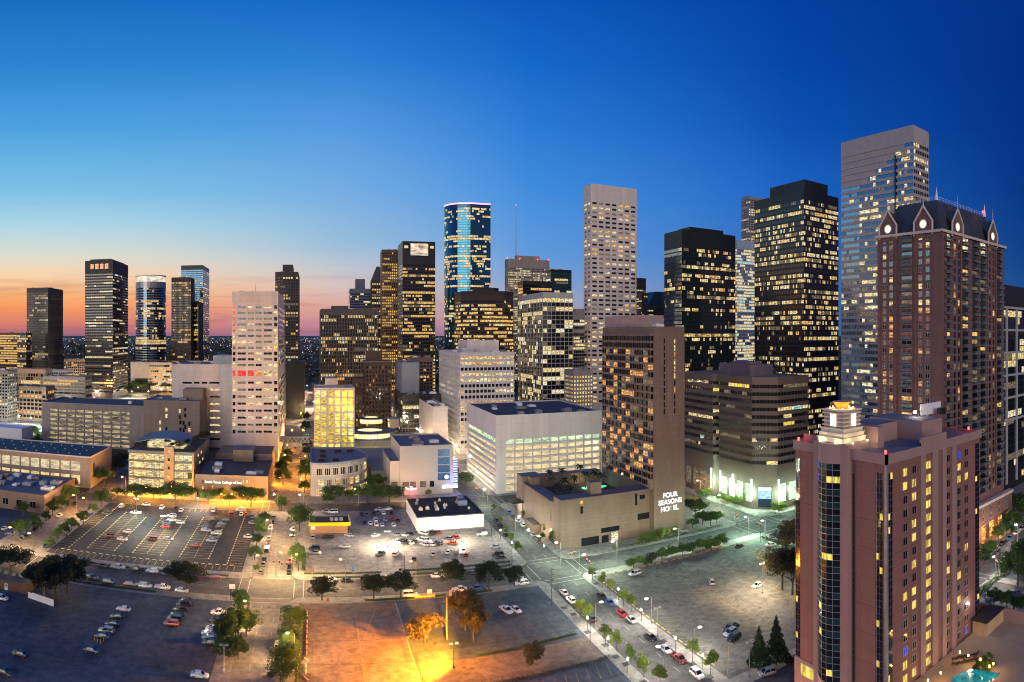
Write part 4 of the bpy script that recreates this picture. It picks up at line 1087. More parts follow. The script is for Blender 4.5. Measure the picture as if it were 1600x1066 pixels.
q = MB(); q.quad((X0 + 14.8, Y0 + 39.8, z + 6.85), (X0 + 27.2, Y0 + 39.8, z + 6.85), (X0 + 27.2, Y0 + 56.2, z + 6.85), (X0 + 14.8, Y0 + 56.2, z + 6.85)); q.build('penthouse_roof', [ROOFB], rc)
text(rc, 'South Texas College of Law', XF(349, Y0), Y0 - .15, zat(754, -45, Y0) - .6, 0, 1.75, E_SIGN)
for px_, yy, k in ((317, 752, 0), (317, 762, PALE), (332, 762, PALE), (386, 753, PALE), (380, 753, PALE)):
    x = XF(px_, Y0); pane(rc, x, Y0 - .03, zat(yy, x, Y0) - .9, 0, .9, 1.9, k, COL_W)
for px_ in (312, 324): x = XF(px_, Y0); pane(rc, x, Y0 - .03, .3, 0, 3.2, 3.2, 0, COL_W, 'door')

# ---- yellow-lit office at the head of the mall
Y0 = 432.; X0 = XF(490.5, Y0); X1 = XF(554, Y0); z = zat(608, X1, Y0)
ry = thing('yellow_lit_office', 'square office glowing bright yellow through every window, above the mall', 'building', ((X0 + X1) / 2, 445, 0))
wall = MB(); wall.prism([(X0, Y0 + .5), (X1, Y0 + .5), (X1, Y0 + 26), (X0, Y0 + 26)], 0, z)
nfl, nb = 9, 6; fh = (z - 1) / nfl; w = (X1 - X0) / nb
for i in range(nfl + 1): wall.box(X0, X1, Y0 + (.02 if i % 2 else -.25), Y0 + .5, i * fh - .01, min(z, i * fh + (.7 if i % 2 else 1.0)))
for j in range(nb + 1):
    ww = .8 if j % 2 == 0 else .45
    wall.box(max(X0, X0 + w * j - ww), min(X1, X0 + w * j + ww), Y0 + .05, Y0 + .5, 0, z - .02)
wall.build('wall', [CONC_PINK], ry)
LY = [lit('yellow_office_a', (1, .80, .12), 1.0, scale=.35, lo=.4), lit('yellow_office_b', (1, .86, .3), 1.0, scale=.5, lo=.3), lit('yellow_office_c', (1, .72, .08), .75, scale=.5, lo=.2)]
rng = random.Random(8)
for i in range(nfl):
    for j in range(nb): pane(ry, X0 + w * (j + .5), Y0 + .45, i * fh + .75, 0, w - 1.0, fh - .8, rng.choice([0, 0, 1, 2]), CONC_PINK, fw=0, mats=LY)
roof_kit(ry, X0, X1, Y0, Y0 + 26, z, mat('silver_blue_roof', (.22, .25, .34), rough=.35, metal=.4), CONC_PINK, 2)
q = MB(); q.box(X0 + 8, X0 + 17, Y0 + 8, Y0 + 20, z, z + 7); q.build('penthouse', [mat('silver_blue_panel', (.25, .28, .36), rough=.35, metal=.3)], ry)

# ---- curved mall building (left half of the block)
rm = thing('curved_mall_building', 'pale two-storey mall building with curved front and grey flat roof', 'building', (20, 345, 0))
z = 17.2; X0m = -.9
pg = [(X0m, 332), (3, 331.5), (9, 332.0), (15, 333.8), (21, 337), (26, 341.5), (29.5, 347), (31, 353), (31, 360), (28, 372), (24, 378), (X0m, 378)]
MALL = mat('pale_mall_stucco', (.42, .40, .385), var=.1, streak=4, joints=(4.5, 5.8, .25))
wall = MB(); wall.prism(pg, 0, z); wall.build('wall', [MALL], rm)
q = MB(); q.poly([(x, y, z + .05) for x, y in pg]); q.build('roof', [mat('grey_mall_roof', (.17, .175, .19), var=.3, scale=.1)], rm)
q = MB()
for a, b in zip(pg, pg[1:] + pg[:1]):
    L_ = hypot(b[0] - a[0], b[1] - a[1]); u = ((b[0] - a[0]) / L_, (b[1] - a[1]) / L_); n = (u[1], -u[0])
    q.obox(a, u, n, 0, L_, -.5, .3, z - .3, z + .9, back=True)
q.build('parapet', [mat('blue_grey_coping', (.25, .27, .33), var=.08)], rm)
rng = random.Random(2)
def along(pg, s):
    for a, b in zip(pg, pg[1:]):
        L_ = hypot(b[0] - a[0], b[1] - a[1])
        if s <= L_:
            t = s / L_; return a[0] + (b[0] - a[0]) * t, a[1] + (b[1] - a[1]) * t, atan2(b[1] - a[1], b[0] - a[0])
        s -= L_
    return pg[-1][0], pg[-1][1], 0
for i, (za, h) in enumerate(((11.2, 4.0), (5.4, 3.8), (.3, 3.6))):
    for k in range(9):
        x, y, yw = along(pg, 4.6 + k * 4.5 + (.9 if i == 1 else 0))
        n = (sin(yw), -cos(yw))
        kk = [[0, 1, 1, 0, 0, 1, 7, 3, 7], [3, 7, 2, 7, 2, 3, 7, 3, 2], [2, 3, 6, 3, 2, 3, 3, 2, 3]][i][k]
        pane(rm, x + n[0] * .06, y + n[1] * .06, za, yw, 3.1, h, kk, WHITE, mull=2, fw=.12)
for k in range(6):
    q = MB(); cx, cy_ = [(5, 340), (6, 352), (13, 341), (15, 366), (6, 366), (22, 366)][k]
    q.box(cx - 1.8, cx + 1.8, cy_ - 1, cy_ + 1, z, z + 1.5); q.box(cx - 1.2, cx - .2, cy_ - .7, cy_ + .7, z + 1.5, z + 1.9); q.box(cx + .3, cx + 1.3, cy_ - .7, cy_ + .7, z + 1.5, z + 1.8)
    q.build('roof_unit', [DKSTEEL], rm)
# mall court: ring canopies glowing in the middle
for (px_, py_, zz, ra, rb_, nm) in ((578, 672, 14, 21, 9.5, 'large oval ring canopy glowing over the mall court'), (580, 652, 15, 13.5, 6, 'smaller oval ring canopy behind the large one in the mall')):
    cx, cy_ = P(px_, py_, zz)
    r_ = thing('ring_canopy', nm, 'canopy', (cx, cy_, 0), group='ring canopies over the mall court')
    q = MB(); n_ = 40
    for k in range(n_):
        a0, a1 = 2 * pi * k / n_, 2 * pi * (k + 1) / n_
        def pt(r, a, z): return (cx + r * cos(a), cy_ + r * sin(a) * .8, z)
        q.quad(pt(rb_, a0, zz), pt(ra, a0, zz - .4), pt(ra, a1, zz - .4), pt(rb_, a1, zz)); q.quad(pt(ra, a0, zz - .9), pt(ra, a1, zz - .9), pt(ra, a1, zz - .4), pt(ra, a0, zz - .4))
        q.quad(pt(rb_, a1, zz - .7), pt(ra, a1, zz - .9), pt(ra, a0, zz - .9), pt(rb_, a0, zz - .7)); q.quad(pt(rb_, a1, zz - .7), pt(rb_, a0, zz - .7), pt(rb_, a0, zz), pt(rb_, a1, zz))
    q.build('ring_roof', [mat('grey_green_canopy', (.15, .16, .15), rough=.4)], r_)
    q = MB()
    for k in range(n_):
        a0, a1 = 2 * pi * k / n_, 2 * pi * (k + .82) / n_
        q.quad(pt(ra * .72, a0, zz - 5), pt(ra * .72, a1, zz - 5), pt(ra * .72, a1, zz - 1), pt(ra * .72, a0, zz - 1))
    q.build('lit_glazing', [E_CANOPY], r_)
    q = MB(); q.poly([pt(rb_ * 1.0, 2 * pi * k / 24, zz + .06) for k in range(24)]); q.build('skylight', [E_CANOPY], r_)
    lamp(r_, cx, cy_ - ra * .6, 6, WARML, 4500, 1)
cb = thing('mall_court_block', 'grey-green low mall roofs with a cream box around the ring canopies', 'building', (45, 400, 0))
q = MB(); q.box(2, 72, 385, 428, 0, 8.2); q.box(34, 74, 356, 385, 0, 8.0); q.build('wall', [mat('olive_grey_render', (.26, .25, .20), var=.1)], cb)
xa, ya = P(608, 657, 14); q = MB(); q.box(xa, xa + 22, ya - 2, ya + 10, 8, 15.5); q.build('cream_box', [CREAM], cb)
xa, ya = P(550, 671, 9); q = MB(); q.box(.5, 12, 392, 398, 0, 12); q.build('yellow_glow_wall', [lit('yellow_light_wash', (1, .70, .12), .5, lo=.4)], cb)  # wall glows by itself: yellow light put into its emission
# ---- venue building with blue glass strip
Y0 = 330.; X0 = XF(625, Y0); X1 = XF(707.5, Y0); z = zat(700, X0, Y0)
rv = thing('white_panel_venue', 'white panelled venue with blue glass strip and blue neon corner', 'building', ((X0 + X1) / 2, 350, 0))
PAN = mat('white_metal_panel', (.42, .39, .375), var=.05, rough=.5)
wall = MB(); wall.prism([(X0, Y0), (X1, Y0), (X1, Y0 + 40), (X0, Y0 + 40)], 0, z); XL = XF(609, Y0 + 2)
wall.prism([(XL, Y0 + 1.0), (X0, Y0 + 1.0), (X0, Y0 + 36), (XL, Y0 + 36)], 0, zat(721, X0, Y0)); wall.build('wall', [PAN], rv)
xg0, xg1 = XF(684, Y0), XF(702.5, Y0)
npx, npz = 5, 6
for a in range(npx):
    for b in range(npz):
        w = (xg0 - X0 - .3) / npx; hz = (z - 8.6) / npz
        pane(rv, X0 + .2 + w * (a + .5), Y0 - .06, 8.3 + hz * b, 0, w - .06, hz - .06, 0, PAN, 'wall_panel', fw=0, mats=[PAN])
BG = lit('blue_lit_glass', (.02, .16, .45), .55, scale=.4, lo=.5)
for b in range(4):
    for a in range(4):
        w = (xg1 - xg0) / 4; hz = (z - 8.5) / 4
        pane(rv, xg0 + w * (a + .5), Y0 - .08, 7.5 + hz * b, 0, w - .04, hz - .5, 0, DKSTEEL, 'glass_pane', mull=1, mats=[BG])
for px_ in (617, 634, 645, 661, 675):
    x = XF(px_, Y0 - (0 if px_ > 624 else 1)); pane(rv, x, Y0 - .04 + (1.0 if px_ < 624 else 0), 4.2, 0, 3.4 if px_ != 675 else 2.4, 3.2, 0 if px_ == 675 else DIM, DKSTEEL, mull=2)
q = MB()
for k in range(11): q.box(X1 + .25, X1 + 2.6, Y0 + .2, Y0 + .5, 4.8 + k * 1.35, 5.4 + k * 1.35)
q.build('neon_fin', [E_BLUE], rv)
q = MB(); q.box(X1 - 6, X1 + 2.5, Y0 - 1.3, Y0 - .4, 3.4, 4.6); q.build('canopy_sign', [E_SIGN], rv)
q = MB(); q.box(X0 + 3, X0 + 9, Y0 - 1.2, Y0 - .3, 3.4, 4.0); q.box(X0 + 5.4, X0 + 6.6, Y0 - 1.25, Y0 - .35, 2.9, 5.0); q.build('red_sign', [glow('pink_red_sign', (1, .12, .25), 3)], rv)
q = MB(); q.tube((XF(697.5, Y0), Y0 - .2, zat(745.5, 70, Y0)), (XF(697.5, Y0), Y0 - .5, zat(745.5, 70, Y0)), 1.1, 16); q.build('round_sign', [E_SIGN], rv)
roof_kit(rv, X0, X1, Y0, Y0 + 40, z, ROOFB, PAN, 3, rng=random.Random(6))
q = MB(); q.quad((XL + .3, Y0 + 1.3, zat(721, X0, Y0) + .05), (X0, Y0 + 1.3, zat(721, X0, Y0) + .05), (X0, Y0 + 36, zat(721, X0, Y0) + .05), (XL + .3, Y0 + 36, zat(721, X0, Y0) + .05)); q.build('lower_roof', [ROOFB], rv)
lamp(rv, X1 + 1.5, Y0 - 1.5, 8, (.15, .2, 1), 1100, .5)
lamp(rv, X0 + 6, Y0 - 3, 4, (1, .2, .25), 380, .3)

# ---- white store in the pale lot
X0, X1 = XF(651, 270), XF(757, 268); Y0 = 269.; z = 5.9
rs = thing('white_store', 'white single-storey store with black flat roof and scattered roof vents', 'building', ((X0 + X1) / 2, 285, 0))
wall = MB(); wall.prism([(X0, Y0), (X1, Y0), (X1, Y0 + 31), (X0, Y0 + 31)], 0, z)
for k in range(4): wall.box(X0 + 7 * k + 6, X0 + 7 * k + 6.15, Y0 - .06, Y0, 0, z - .3)
wall.build('wall', [WHITE], rs)
roof_kit(rs, X0, X1, Y0, Y0 + 31, z, mat('black_felt_roof', (.02, .022, .028), rough=.8, var=.4), DARKST, 0, par=.45)
rng = random.Random(14)
for k in range(17):
    cx, cy_ = rng.uniform(X0 + 2, X0 + 16) if k < 11 else rng.uniform(X0 + 14, X1 - 2), Y0 + rng.uniform(7, 28); s = rng.uniform(.3, .9)
    q = MB(); q.box(cx - s, cx + s, cy_ - s * .8, cy_ + s * .8, z, z + .5 + s * .8); q.tube((cx, cy_, z + .5 + s * .8), (cx, cy_, z + .9 + s), s * .35, 6); q.build('roof_vent', [CREAM if k % 3 else STEEL], rs)
q = MB(); q.box(X1 - 8, X1 - 4, Y0 + 15, Y0 + 20, z, z + 2.4); q.box(X1 - 7, X1 - 4.5, Y0 + 20, Y0 + 23, z, z + 3.0); q.build('roof_unit', [mat('blue_steel_box', (.14, .17, .26))], rs)
# ---- yellow-trimmed kiosk building
X0, X1, Y0 = -1.2, 16.2, 270.
rk = thing('yellow_trimmed_shop', 'small brown drive-in shop with bright yellow roof band', 'building', ((X0 + X1) / 2, 275, 0))
wall = MB(); wall.prism([(X0, Y0), (X1 - .8, Y0), (X1 - .8, Y0 + 11), (X0, Y0 + 11)], 0, 4.2)
wall.build('wall', [mat('brown_wall_panel', (.30, .16, .08), var=.1)], rk)
for k in range(3): pane(rk, X0 + 2.9 + k * 5.5, Y0 - .06, .2, 0, 5.3, 3.3, 0, TERRA, 'wall_panel', fw=0, mats=[mat('brown_cladding_%d' % k, (.33, .17, .085), var=.1)])
q = MB(); q.box(X0 - .4, X1 + .4, Y0 - .4, Y0 + .0, 3.4, 4.9); q.box(X0 - .4, X0, Y0, Y0 + 11.4, 3.4, 4.9); q.box(X1, X1 + .4, Y0, Y0 + 11.4, 3.4, 4.9); q.build('yellow_fascia', [YELLOW], rk)
q = MB(); q.quad((X0, Y0, 4.3), (X1, Y0, 4.3), (X1, Y0 + 11, 4.3), (X0, Y0 + 11, 4.3)); q.build('roof', [mat('black_roof', (.02, .02, .02))], rk)
for k in range(3):
    q = MB(); x = X0 + 9 + k * 2.1; q.box(x, x + 1.5, Y0 + 4, Y0 + 6, 4.3, 5.3); q.box(x + .3, x + .9, Y0 + 4.4, Y0 + 5.4, 5.3, 5.6); q.build('roof_unit', [STEEL], rk)
q = MB(); q.box(X0 + .6, X0 + 2.4, Y0 - .5, Y0 - .42, 2.0, 3.3); q.build('sign_panel', [WHITE], rk)

# ---- white lit car park
X0, Y0 = 98.3, 322.; X1 = XF(940.5, Y0); Y1 = YF(729, X0); z = zat(652, X0, Y0)
rg2 = thing('white_car_park', 'big white car park with brightly lit cream decks and dark flat roof', 'car park', ((X0 + X1) / 2, 350, 0))
WG = mat('white_precast', (.60, .565, .56), var=.09, scale=.15, streak=7, joints=(3.2, 12.6, .25))
wall = MB(); wall.prism([(X0 + 1.5, Y0 + 1.5), (X1, Y0 + 1.5), (X1, Y1), (X0 + 1.5, Y1)], 0, z - .02)
xp = XF(791, Y0); zt = z - 12.6
wall.box(X0, xp, Y0, Y0 + 1.5, 0, z); wall.box(xp, X1, Y0 - .02, Y0 + 1.5, zt, z); wall.box(X1 - .8, X1, Y0, Y0 + 1.5, 0, zt)
wall.box(X0, X0 + 1.5, Y0 + 1.5, Y1, zt + 1.5, z - .01); wall.box(X0, X0 + 1.5, Y1 - 2, Y1, 0, zt + 1.5)
nfl, nb = 8, 11; fh = zt / nfl; w = (X1 - .8 - xp) / nb
for i in range(nfl):
    wall.box(xp, X1 - .8, Y0 + .12, Y0 + 1.5, i * fh - .01, i * fh + 1.05)
    wall.box(X0 + .1, X0 + 1.45, Y0 + 1.5, Y1 - 2, i * fh, i * fh + 1.5)
for j in range(1, nb): wall.box(xp + w * j - .18, xp + w * j + .18, Y0 + .05, Y0 + 1.5, 0, zt)
wall.build('wall', [WG], rg2)
GG = [E_GARAGE, lit('garage_green_light', (.75, 1, .62), .75, scale=.2, lo=.4)]
for i in range(nfl):
    for j in range(nb):
        pane(rg2, xp + w * (j + .5), Y0 + 1.45, i * fh + 1.05, 0, w - .38, fh - 1.07, 1 if (i == nfl - 1) else 0, WG, 'deck_opening', fw=0, mats=GG)
    nn = 8; L_ = (Y1 - 2 - Y0 - 1.5) / nn
    for j in range(nn):
        pane(rg2, X0 + 1.4, Y0 + 1.5 + L_ * (j + .5), i * fh + 1.5, -pi / 2, L_ - .03, fh - 1.52, 1 if i == nfl - 1 else 0, WG, 'deck_opening', fw=0, mats=GG)
roof_kit(rg2, X0, X1, Y0, Y1, z, mat('dark_car_park_roof', (.045, .05, .065), var=.4, scale=.08), WG, 7, rng=random.Random(9))
for k in range(4): lamp(rg2, X0 - 3.0, Y0 + 12 + k * 15, 3.4, (1, .86, .6), 900, .3)

# ---- white office behind the car park
Y0 = 435.; X0 = XF(719, Y0); X1 = XF(803, Y0); Y1 = YF(686.5, X0); z = zat(552.5, X0, Y0)
rof = thing('white_ribbon_office', 'white office block with ribbon windows, left of the white car park', 'building', ((X0 + X1) / 2, 460, 0))
wall, win = MB(), MB(); wall.prism([(X0, Y0), (X1, Y0), (X1, Y1), (X0, Y1)], 0, z)
facade(wall, win, (X0, Y0), (X1, Y0), 2, z, litfun(random.Random(15), .8, ((PALE, 5), (WARM, 4), (WHT, 2)), .3, .4, 0, .3, .12), fh=4.05, bw=2.95, sp=1.85, pier=.75, d=.35, top=1.5)
facade(wall, win, (X0, Y1), (X0, Y0), 2, z, litfun(random.Random(16), .25, ((DIM, 5), (PALE, 2)), .2, .5), fh=4.05, bw=2.2, sp=2.0, pier=.2, d=.3, top=1.5)
wall.build('wall', [WG], rof); win.build('window', WIN, rof, kind='stuff')
roof_kit(rof, X0, X1, Y0, Y1, z, ROOF, WG, 3)
q = MB(); q.box(X0 + 8, X1 - 8, Y0 + 12, Y0 + 40, z, z + 9.5); q.build('penthouse', [CONC_PINK], rof)
q = MB(); q.box(X0 + 3, X0 + 12, Y0 + 6, Y0 + 14, z, z + 4); q.build('stair_hut', [WG], rof)
for k in range(5): lamp(rof, X0 - 3, Y0 + 8 + k * 13, 3.2, (1, .82, .5), 700, .3)

# ---- hotel with podium, roof garden and tower
TANH = mat('tan_hotel_brick', (.185, .128, .098), var=.14, scale=.3, streak=4, joints=(3.2, 1.55, .22))
X0, Y0 = 97.2, 230.; XT0, XT1 = XF(1022, 226), XF(1069.5, 226); YT1 = YF(942, XT0); zp = 19.9
rhh = thing('hotel_tower', 'tan hotel tower with bow windows, lit name lettering and a roof garden podium', 'hotel', ((X0 + XT1) / 2, 258, 0))
wall = MB()
zt = zat(513.5, XT0, 226)
wall.prism([(XT0, 226), (XT1, 226), (XT1, YT1), (XT0, YT1)], 0, zt)
DKZ = 13.6   # roof garden deck
Yn = YF(809, X0)
wall.box(X0, XT0, Y0, Y0 + 7.5, 0, zp); wall.box(X0, X0 + 5.5, Y0 + 7.5, Yn - 8, 0, zp - 2.6); wall.box(X0 - .6, X0 + 9, Yn - 8, Yn, 0, zp); wall.box(X0 + 9, XT0, Yn - 6, Yn, 0, zp - 1)
wall.box(X0 + 5.5, XT0, Y0 + 7.5, Yn - 6, 0, DKZ)
wall.box(X0 + 14.5, X0 + 19.5, Y0 + 2.2, Y0 + 6.0, zp, zp + 5.2); wall.box(X0 + 1.5, X0 + 5.5, Yn - 15, Yn - 10, zp - 2.6, zp + .8)
wall.box(X0 - .25, X0, Y0 + 10, Yn - 10, 9.0, zp - 2.7); wall.box(X0 - .02, X0 + 1, Y0 - .3, Y0 - .01, 0, .8)
wall.build('wall', [TANH], rhh)
q = MB(); q.quad((X0 + .3, Y0 + .3, zp + .05), (XT0, Y0 + .3, zp + .05), (XT0, Y0 + 7.3, zp + .05), (X0 + .3, Y0 + 7.3, zp + .05)); q.quad((X0 + .3, Y0 + 7.6, zp - 2.55), (X0 + 5.3, Y0 + 7.6, zp - 2.55), (X0 + 5.3, Yn - 8.2, zp - 2.55), (X0 + .3, Yn - 8.2, zp - 2.55)); q.quad((X0, Yn - 7.8, zp + .05), (X0 + 9, Yn - 7.8, zp + .05), (X0 + 9, Yn - .2, zp + .05), (X0, Yn - .2, zp + .05))
q.quad((X0 + 9.2, Yn - 5.8, zp - .95), (XT0, Yn - 5.8, zp - .95), (XT0, Yn - .2, zp - .95), (X0 + 9.2, Yn - .2, zp - .95))
q.build('podium_roof', [mat('indigo_roof', (.11, .11, .15), rough=.6, var=.2)], rhh)
q = MB(); q.quad((X0 + 5.6, Y0 + 7.6, DKZ + .05), (XT0, Y0 + 7.6, DKZ + .05), (XT0, Yn - 6.1, DKZ + .05), (X0 + 5.6, Yn - 6.1, DKZ + .05)); q.build('garden_deck', [mat('planted_deck', (.05, .055, .03), var=.5, scale=.3)], rhh)
pxx, pyy = P(927, 762, DKZ)
q = MB(); q.poly([(pxx + 6.5 * cos(2 * pi * k / 20) * (1 + .12 * cos(6 * pi * k / 20)), pyy + 3.2 * sin(2 * pi * k / 20), DKZ + .1) for k in range(20)]); q.build('lit_pool', [E_POOLG], rhh)
lamp(rhh, pxx, pyy, DKZ + 1.2, (.3, 1, .6), 250, .5); lamp(rhh, pxx - 12, pyy - 12, DKZ + 3, WARML, 200, .3); lamp(rhh, pxx - 3, pyy + 8, DKZ + 3, WARML, 220, .3)
# blank street face: joints, doors, slots
q = MB()
for k in range(1, 21): q.box(XT0 + .02, XT1 - .02, 225.96, 226, zt - k * 3.05 - .06, zt - k * 3.05)
for k in range(1, 6): q.box(X0 + .02, XT0 - .02, Y0 - .03, Y0, zp - k * 3.2 - .05, zp - k * 3.2)
q.build('joint', [mat('joint_brown', (.22, .15, .12))], rhh)  # thin raised joint strips in an even brown
rng = random.Random(19)
for k in range(11):
    for px_ in (1038, 1054):
        x = XF(px_, 226); pane(rhh, x, 225.93, zt - 6.5 - k * 3.05, 0, .8, 2.3, rng.choice([0, 0, 0, ORNG, PALE if px_ > 1050 else 0]), TANH, fw=.06)
for (pa, pb, ya, yb_, k, nm) in ((908, 936, 839, 853, 0, 'garage_door'), (940, 951, 836, 850, 0, 'garage_door'), (955, 966, 831, 845, WHT, 'loading_bay'), (939, 968, 823, 831, 0, 'window'), (996, 1021, 801, 811, 0, 'window'), (992, 996, 771, 790, 0, 'window'), (999, 1008, 773, 780, 0, 'window'), (906.5, 911, 781, 790, GOLD, 'window'), (906.5, 911, 791, 803, 0, 'window')):
    xa, xb = XF(pa, Y0), XF(pb, Y0); z1_, z0_ = zat(ya, (xa + xb) / 2, Y0), zat(yb_, (xa + xb) / 2, Y0)
    pane(rhh, (xa + xb) / 2, Y0 - .06, max(z0_, .1), 0, xb - xa, z1_ - max(z0_, .1), k, TANH, nm, fw=.08)
# bow windows on the avenue face: 20 floors x 12 bays
fh = 3.12; nfl = 21; nb = 12; wbay = (YT1 - 226 - 1.0) / nb
slab = MB(); rng = random.Random(23)
def bow(k):
    return [(-wbay / 2, 0), (-wbay * .3, -.75), (wbay * .3, -.75), (wbay / 2, 0)]
for i in range(nfl + 1):
    zz = zp + 1.2 + i * fh
    if zz > zt - 2: break
    for j in range(nb):
        yc = 226.6 + wbay * (j + .5)
        pts = [(XT0 - .12 + p_[1] * 1.12 - .02, yc - p_[0] * 1.0) for p_ in bow(0)]
        for a, b in zip(pts, pts[1:]): pass
        slab.prism([pts[0], pts[1], pts[2], pts[3], (XT0, pts[3][1]), (XT0, pts[0][1])][::-1], zz - .55, zz + .42)
slab.build('bow_ledge', [mat('mauve_ledge', (.17, .125, .115))], rhh, kind='stuff')
bw_cache = {}
def bow_mesh(k):
    if k not in bw_cache:
        m = MB(); pp = bow(0)
        for (a, b) in zip(pp, pp[1:]): m.quad((a[0], a[1], 0), (b[0], b[1], 0), (b[0], b[1], fh - .97), (a[0], a[1], fh - .97), 1)
        for c in pp[1:3]: m.box(c[0] - .07, c[0] + .07, c[1] - .05, c[1] + .03, 0, fh - .97, 0)
        bw_cache[k] = m.mesh('window', [TANH, WIN[k]])
    return bw_cache[k]
ox = org(rhh); cnt = 0
for i in range(nfl):
    zz = zp + 1.2 + i * fh + .42
    if zz + fh > zt - 1.5: break
    for j in range(nb):
        yc = 226.6 + wbay * (j + .5)
        k = rng.choice([0, 0, 0, 0, 0, 1, 0, 1, ORNG, ORNG, WARM, DIM, DIM]) if i < nfl - 2 else 0
        link('window', bow_mesh(k), rhh, (XT0 - .12 - ox[0], yc - ox[1], zz), -pi / 2); cnt += 1
roof_kit(rhh, XT0, XT1, 226, YT1, zt, ROOFB, TANH, 3)
q = MB(); q.box(XT0 + 1.5, XT1 - 2, 240, 275, zt, zt + 6.2); q.build('penthouse', [mat('pink_penthouse_render', (.38, .27, .25))], rhh)
xs = XF(1047, 226)
for sx, yy, s in (('FOUR', 773, 2.9), ('SEASONS', 783.5, 2.9), ('HO', 794.2, 2.9), ('EL', 794.2, 2.9)):
    zc = zat(yy, xs, 226) - 1.0
    x = xs + {'HO': -2.6, 'EL': 2.9}.get(sx, 0)
    text(rhh, sx, x, 225.9, zc, 0, s, glow('white_letter_light', (1, 1, 1), 1.1) if sx == 'FOUR' else bpy.data.materials['white_letter_light'], ext=.15, font_bold=.05)
text(rhh, 'T', xs + .35, 225.9, zat(794.2, xs, 226) - 1.0, 0, 2.9, mat('unlit_letter', (.5, .5, .55)), ext=.15)
# entrance canopy and planters on the avenue side
q = MB(); q.box(X0 - 6, X0 - .4, Yn - 10, Yn - 3, 8.0, 8.7); q.build('entrance_canopy', [DKSTEEL], rhh)
q = MB(); q.box(X0 - 3.6, X0 - .1, Y0 + 22, Y0 + 33, .14, 4.0); q.build('planter', [TANH], rhh)
q = MB(); q.quad((X0 - .05, Y0 + 8, 5.6), (X0 - .05, Y0 + 12, 5.6), (X0 - .05, Y0 + 12, .3), (X0 - .05, Y0 + 8, .3)); q.build('side_door', [DARKST], rhh)
lamp(rhh, X0 - 3, Y0 + 16, 3, WARML, 500, .3); lamp(rhh, X0 - 4, Yn - 6, 5, WHT_L, 900, .3)

# ---- brown striped office with chamfered corner and green-white lit ground floor
X0, Y0 = 199.5, 224.; X1 = XF(1262, 224); Y1 = YF(1070, X0); z = zat(592, X0 + 3, Y0 + 3); c = 9.
rst = thing('striped_brown_office', 'brown office with dark window stripes above a green-white lit ground floor', 'building', ((X0 + X1) / 2, 255, 0))
ym = Y0 + 38; d_ = 3.0
pg = [(X0 + c, Y0), (X1, Y0), (X1, Y1), (X0, Y1), (X0, ym + 3), (X0 + d_, ym + 1.5), (X0 + d_, ym - 1.5), (X0, ym - 3), (X0, Y0 + c)]
ST = mat('brown_granite_stripe', (.135, .097, .08), rough=.6, var=.07)
zb = 20.5
wall, win = MB(), MB(); wall.prism(pg, zb - .5, z)
lf = litfun(random.Random(33), .2, ((PALE, 5), (DIM, 5), (YEL, 2), (COOLW, 1)), .12, .3, 0, .03, .1)
for a, b in ((0, 1), (3, 4), (4, 5), (5, 6), (6, 7), (7, 8), (8, 0)):
    facade(wall, win, pg[a], pg[b], zb, z, lf, fh=3.76, bw=1.9, sp=2.0, pier=.10, d=.45, pd=.12, top=1.7)
# ground storey: piers with tall lit panes between
pg2 = [(x + (.6 if x < X0 + 1 else 0), y + (.6 if y < Y0 + 1 else 0)) for x, y in pg]
base = MB(); base.prism([(x, y) for x, y in pg2], 0, zb - .5)
wall.build('wall', [ST], rst); base.build('ground_storey_wall', [ST], rst); win.build('window', WIN, rst, kind='stuff')
rng = random.Random(4)
SHOP = [L_GRN, lit('white_shop_light', (.9, 1, .85), 1.1, scale=.3, lo=.6), L_DIM]
def shop(a, b, n_, ks):
    L_ = hypot(b[0] - a[0], b[1] - a[1]); u = ((b[0] - a[0]) / L_, (b[1] - a[1]) / L_); n = (u[1], -u[0]); yw = atan2(u[1], u[0])
    for j in range(n_):
        s = L_ * (j + .5) / n_
        pane(rst, a[0] + u[0] * s + n[0] * .05, a[1] + u[1] * s + n[1] * .05, 3.4, yw, L_ / n_ - 2.0, 9.2, ks[j % len(ks)], ST, 'shop_window', mull=1, mats=SHOP)
shop(pg2[7], pg2[8], 4, [0, 1, 0, 0]); shop(pg2[3], pg2[4], 4, [2, 2, 2, 2]); shop(pg2[0], pg2[1], 3, [1, 0, 0])
for (x, y) in ((X0 - .15, ym - 3.6), (X0 - .15, ym - 14), (X0 + .1, Y0 + c + .6), (X0 + c + .8, Y0 - .15), (X0 + c + 14, Y0 - .15), (X0 - .15, ym + 4.4)):
    q = MB(); q.tube((x, y, 4.5), (x, y, 15), .32, 8); q.build('light_tube', [glow('green_white_tube', (.75, 1, .85), 6) if 'green_white_tube' not in bpy.data.materials else bpy.data.materials['green_white_tube']], rst)
    lamp(rst, x - 2.2, y - 2.2, 8, (.62, 1, .68), 2300, .6)
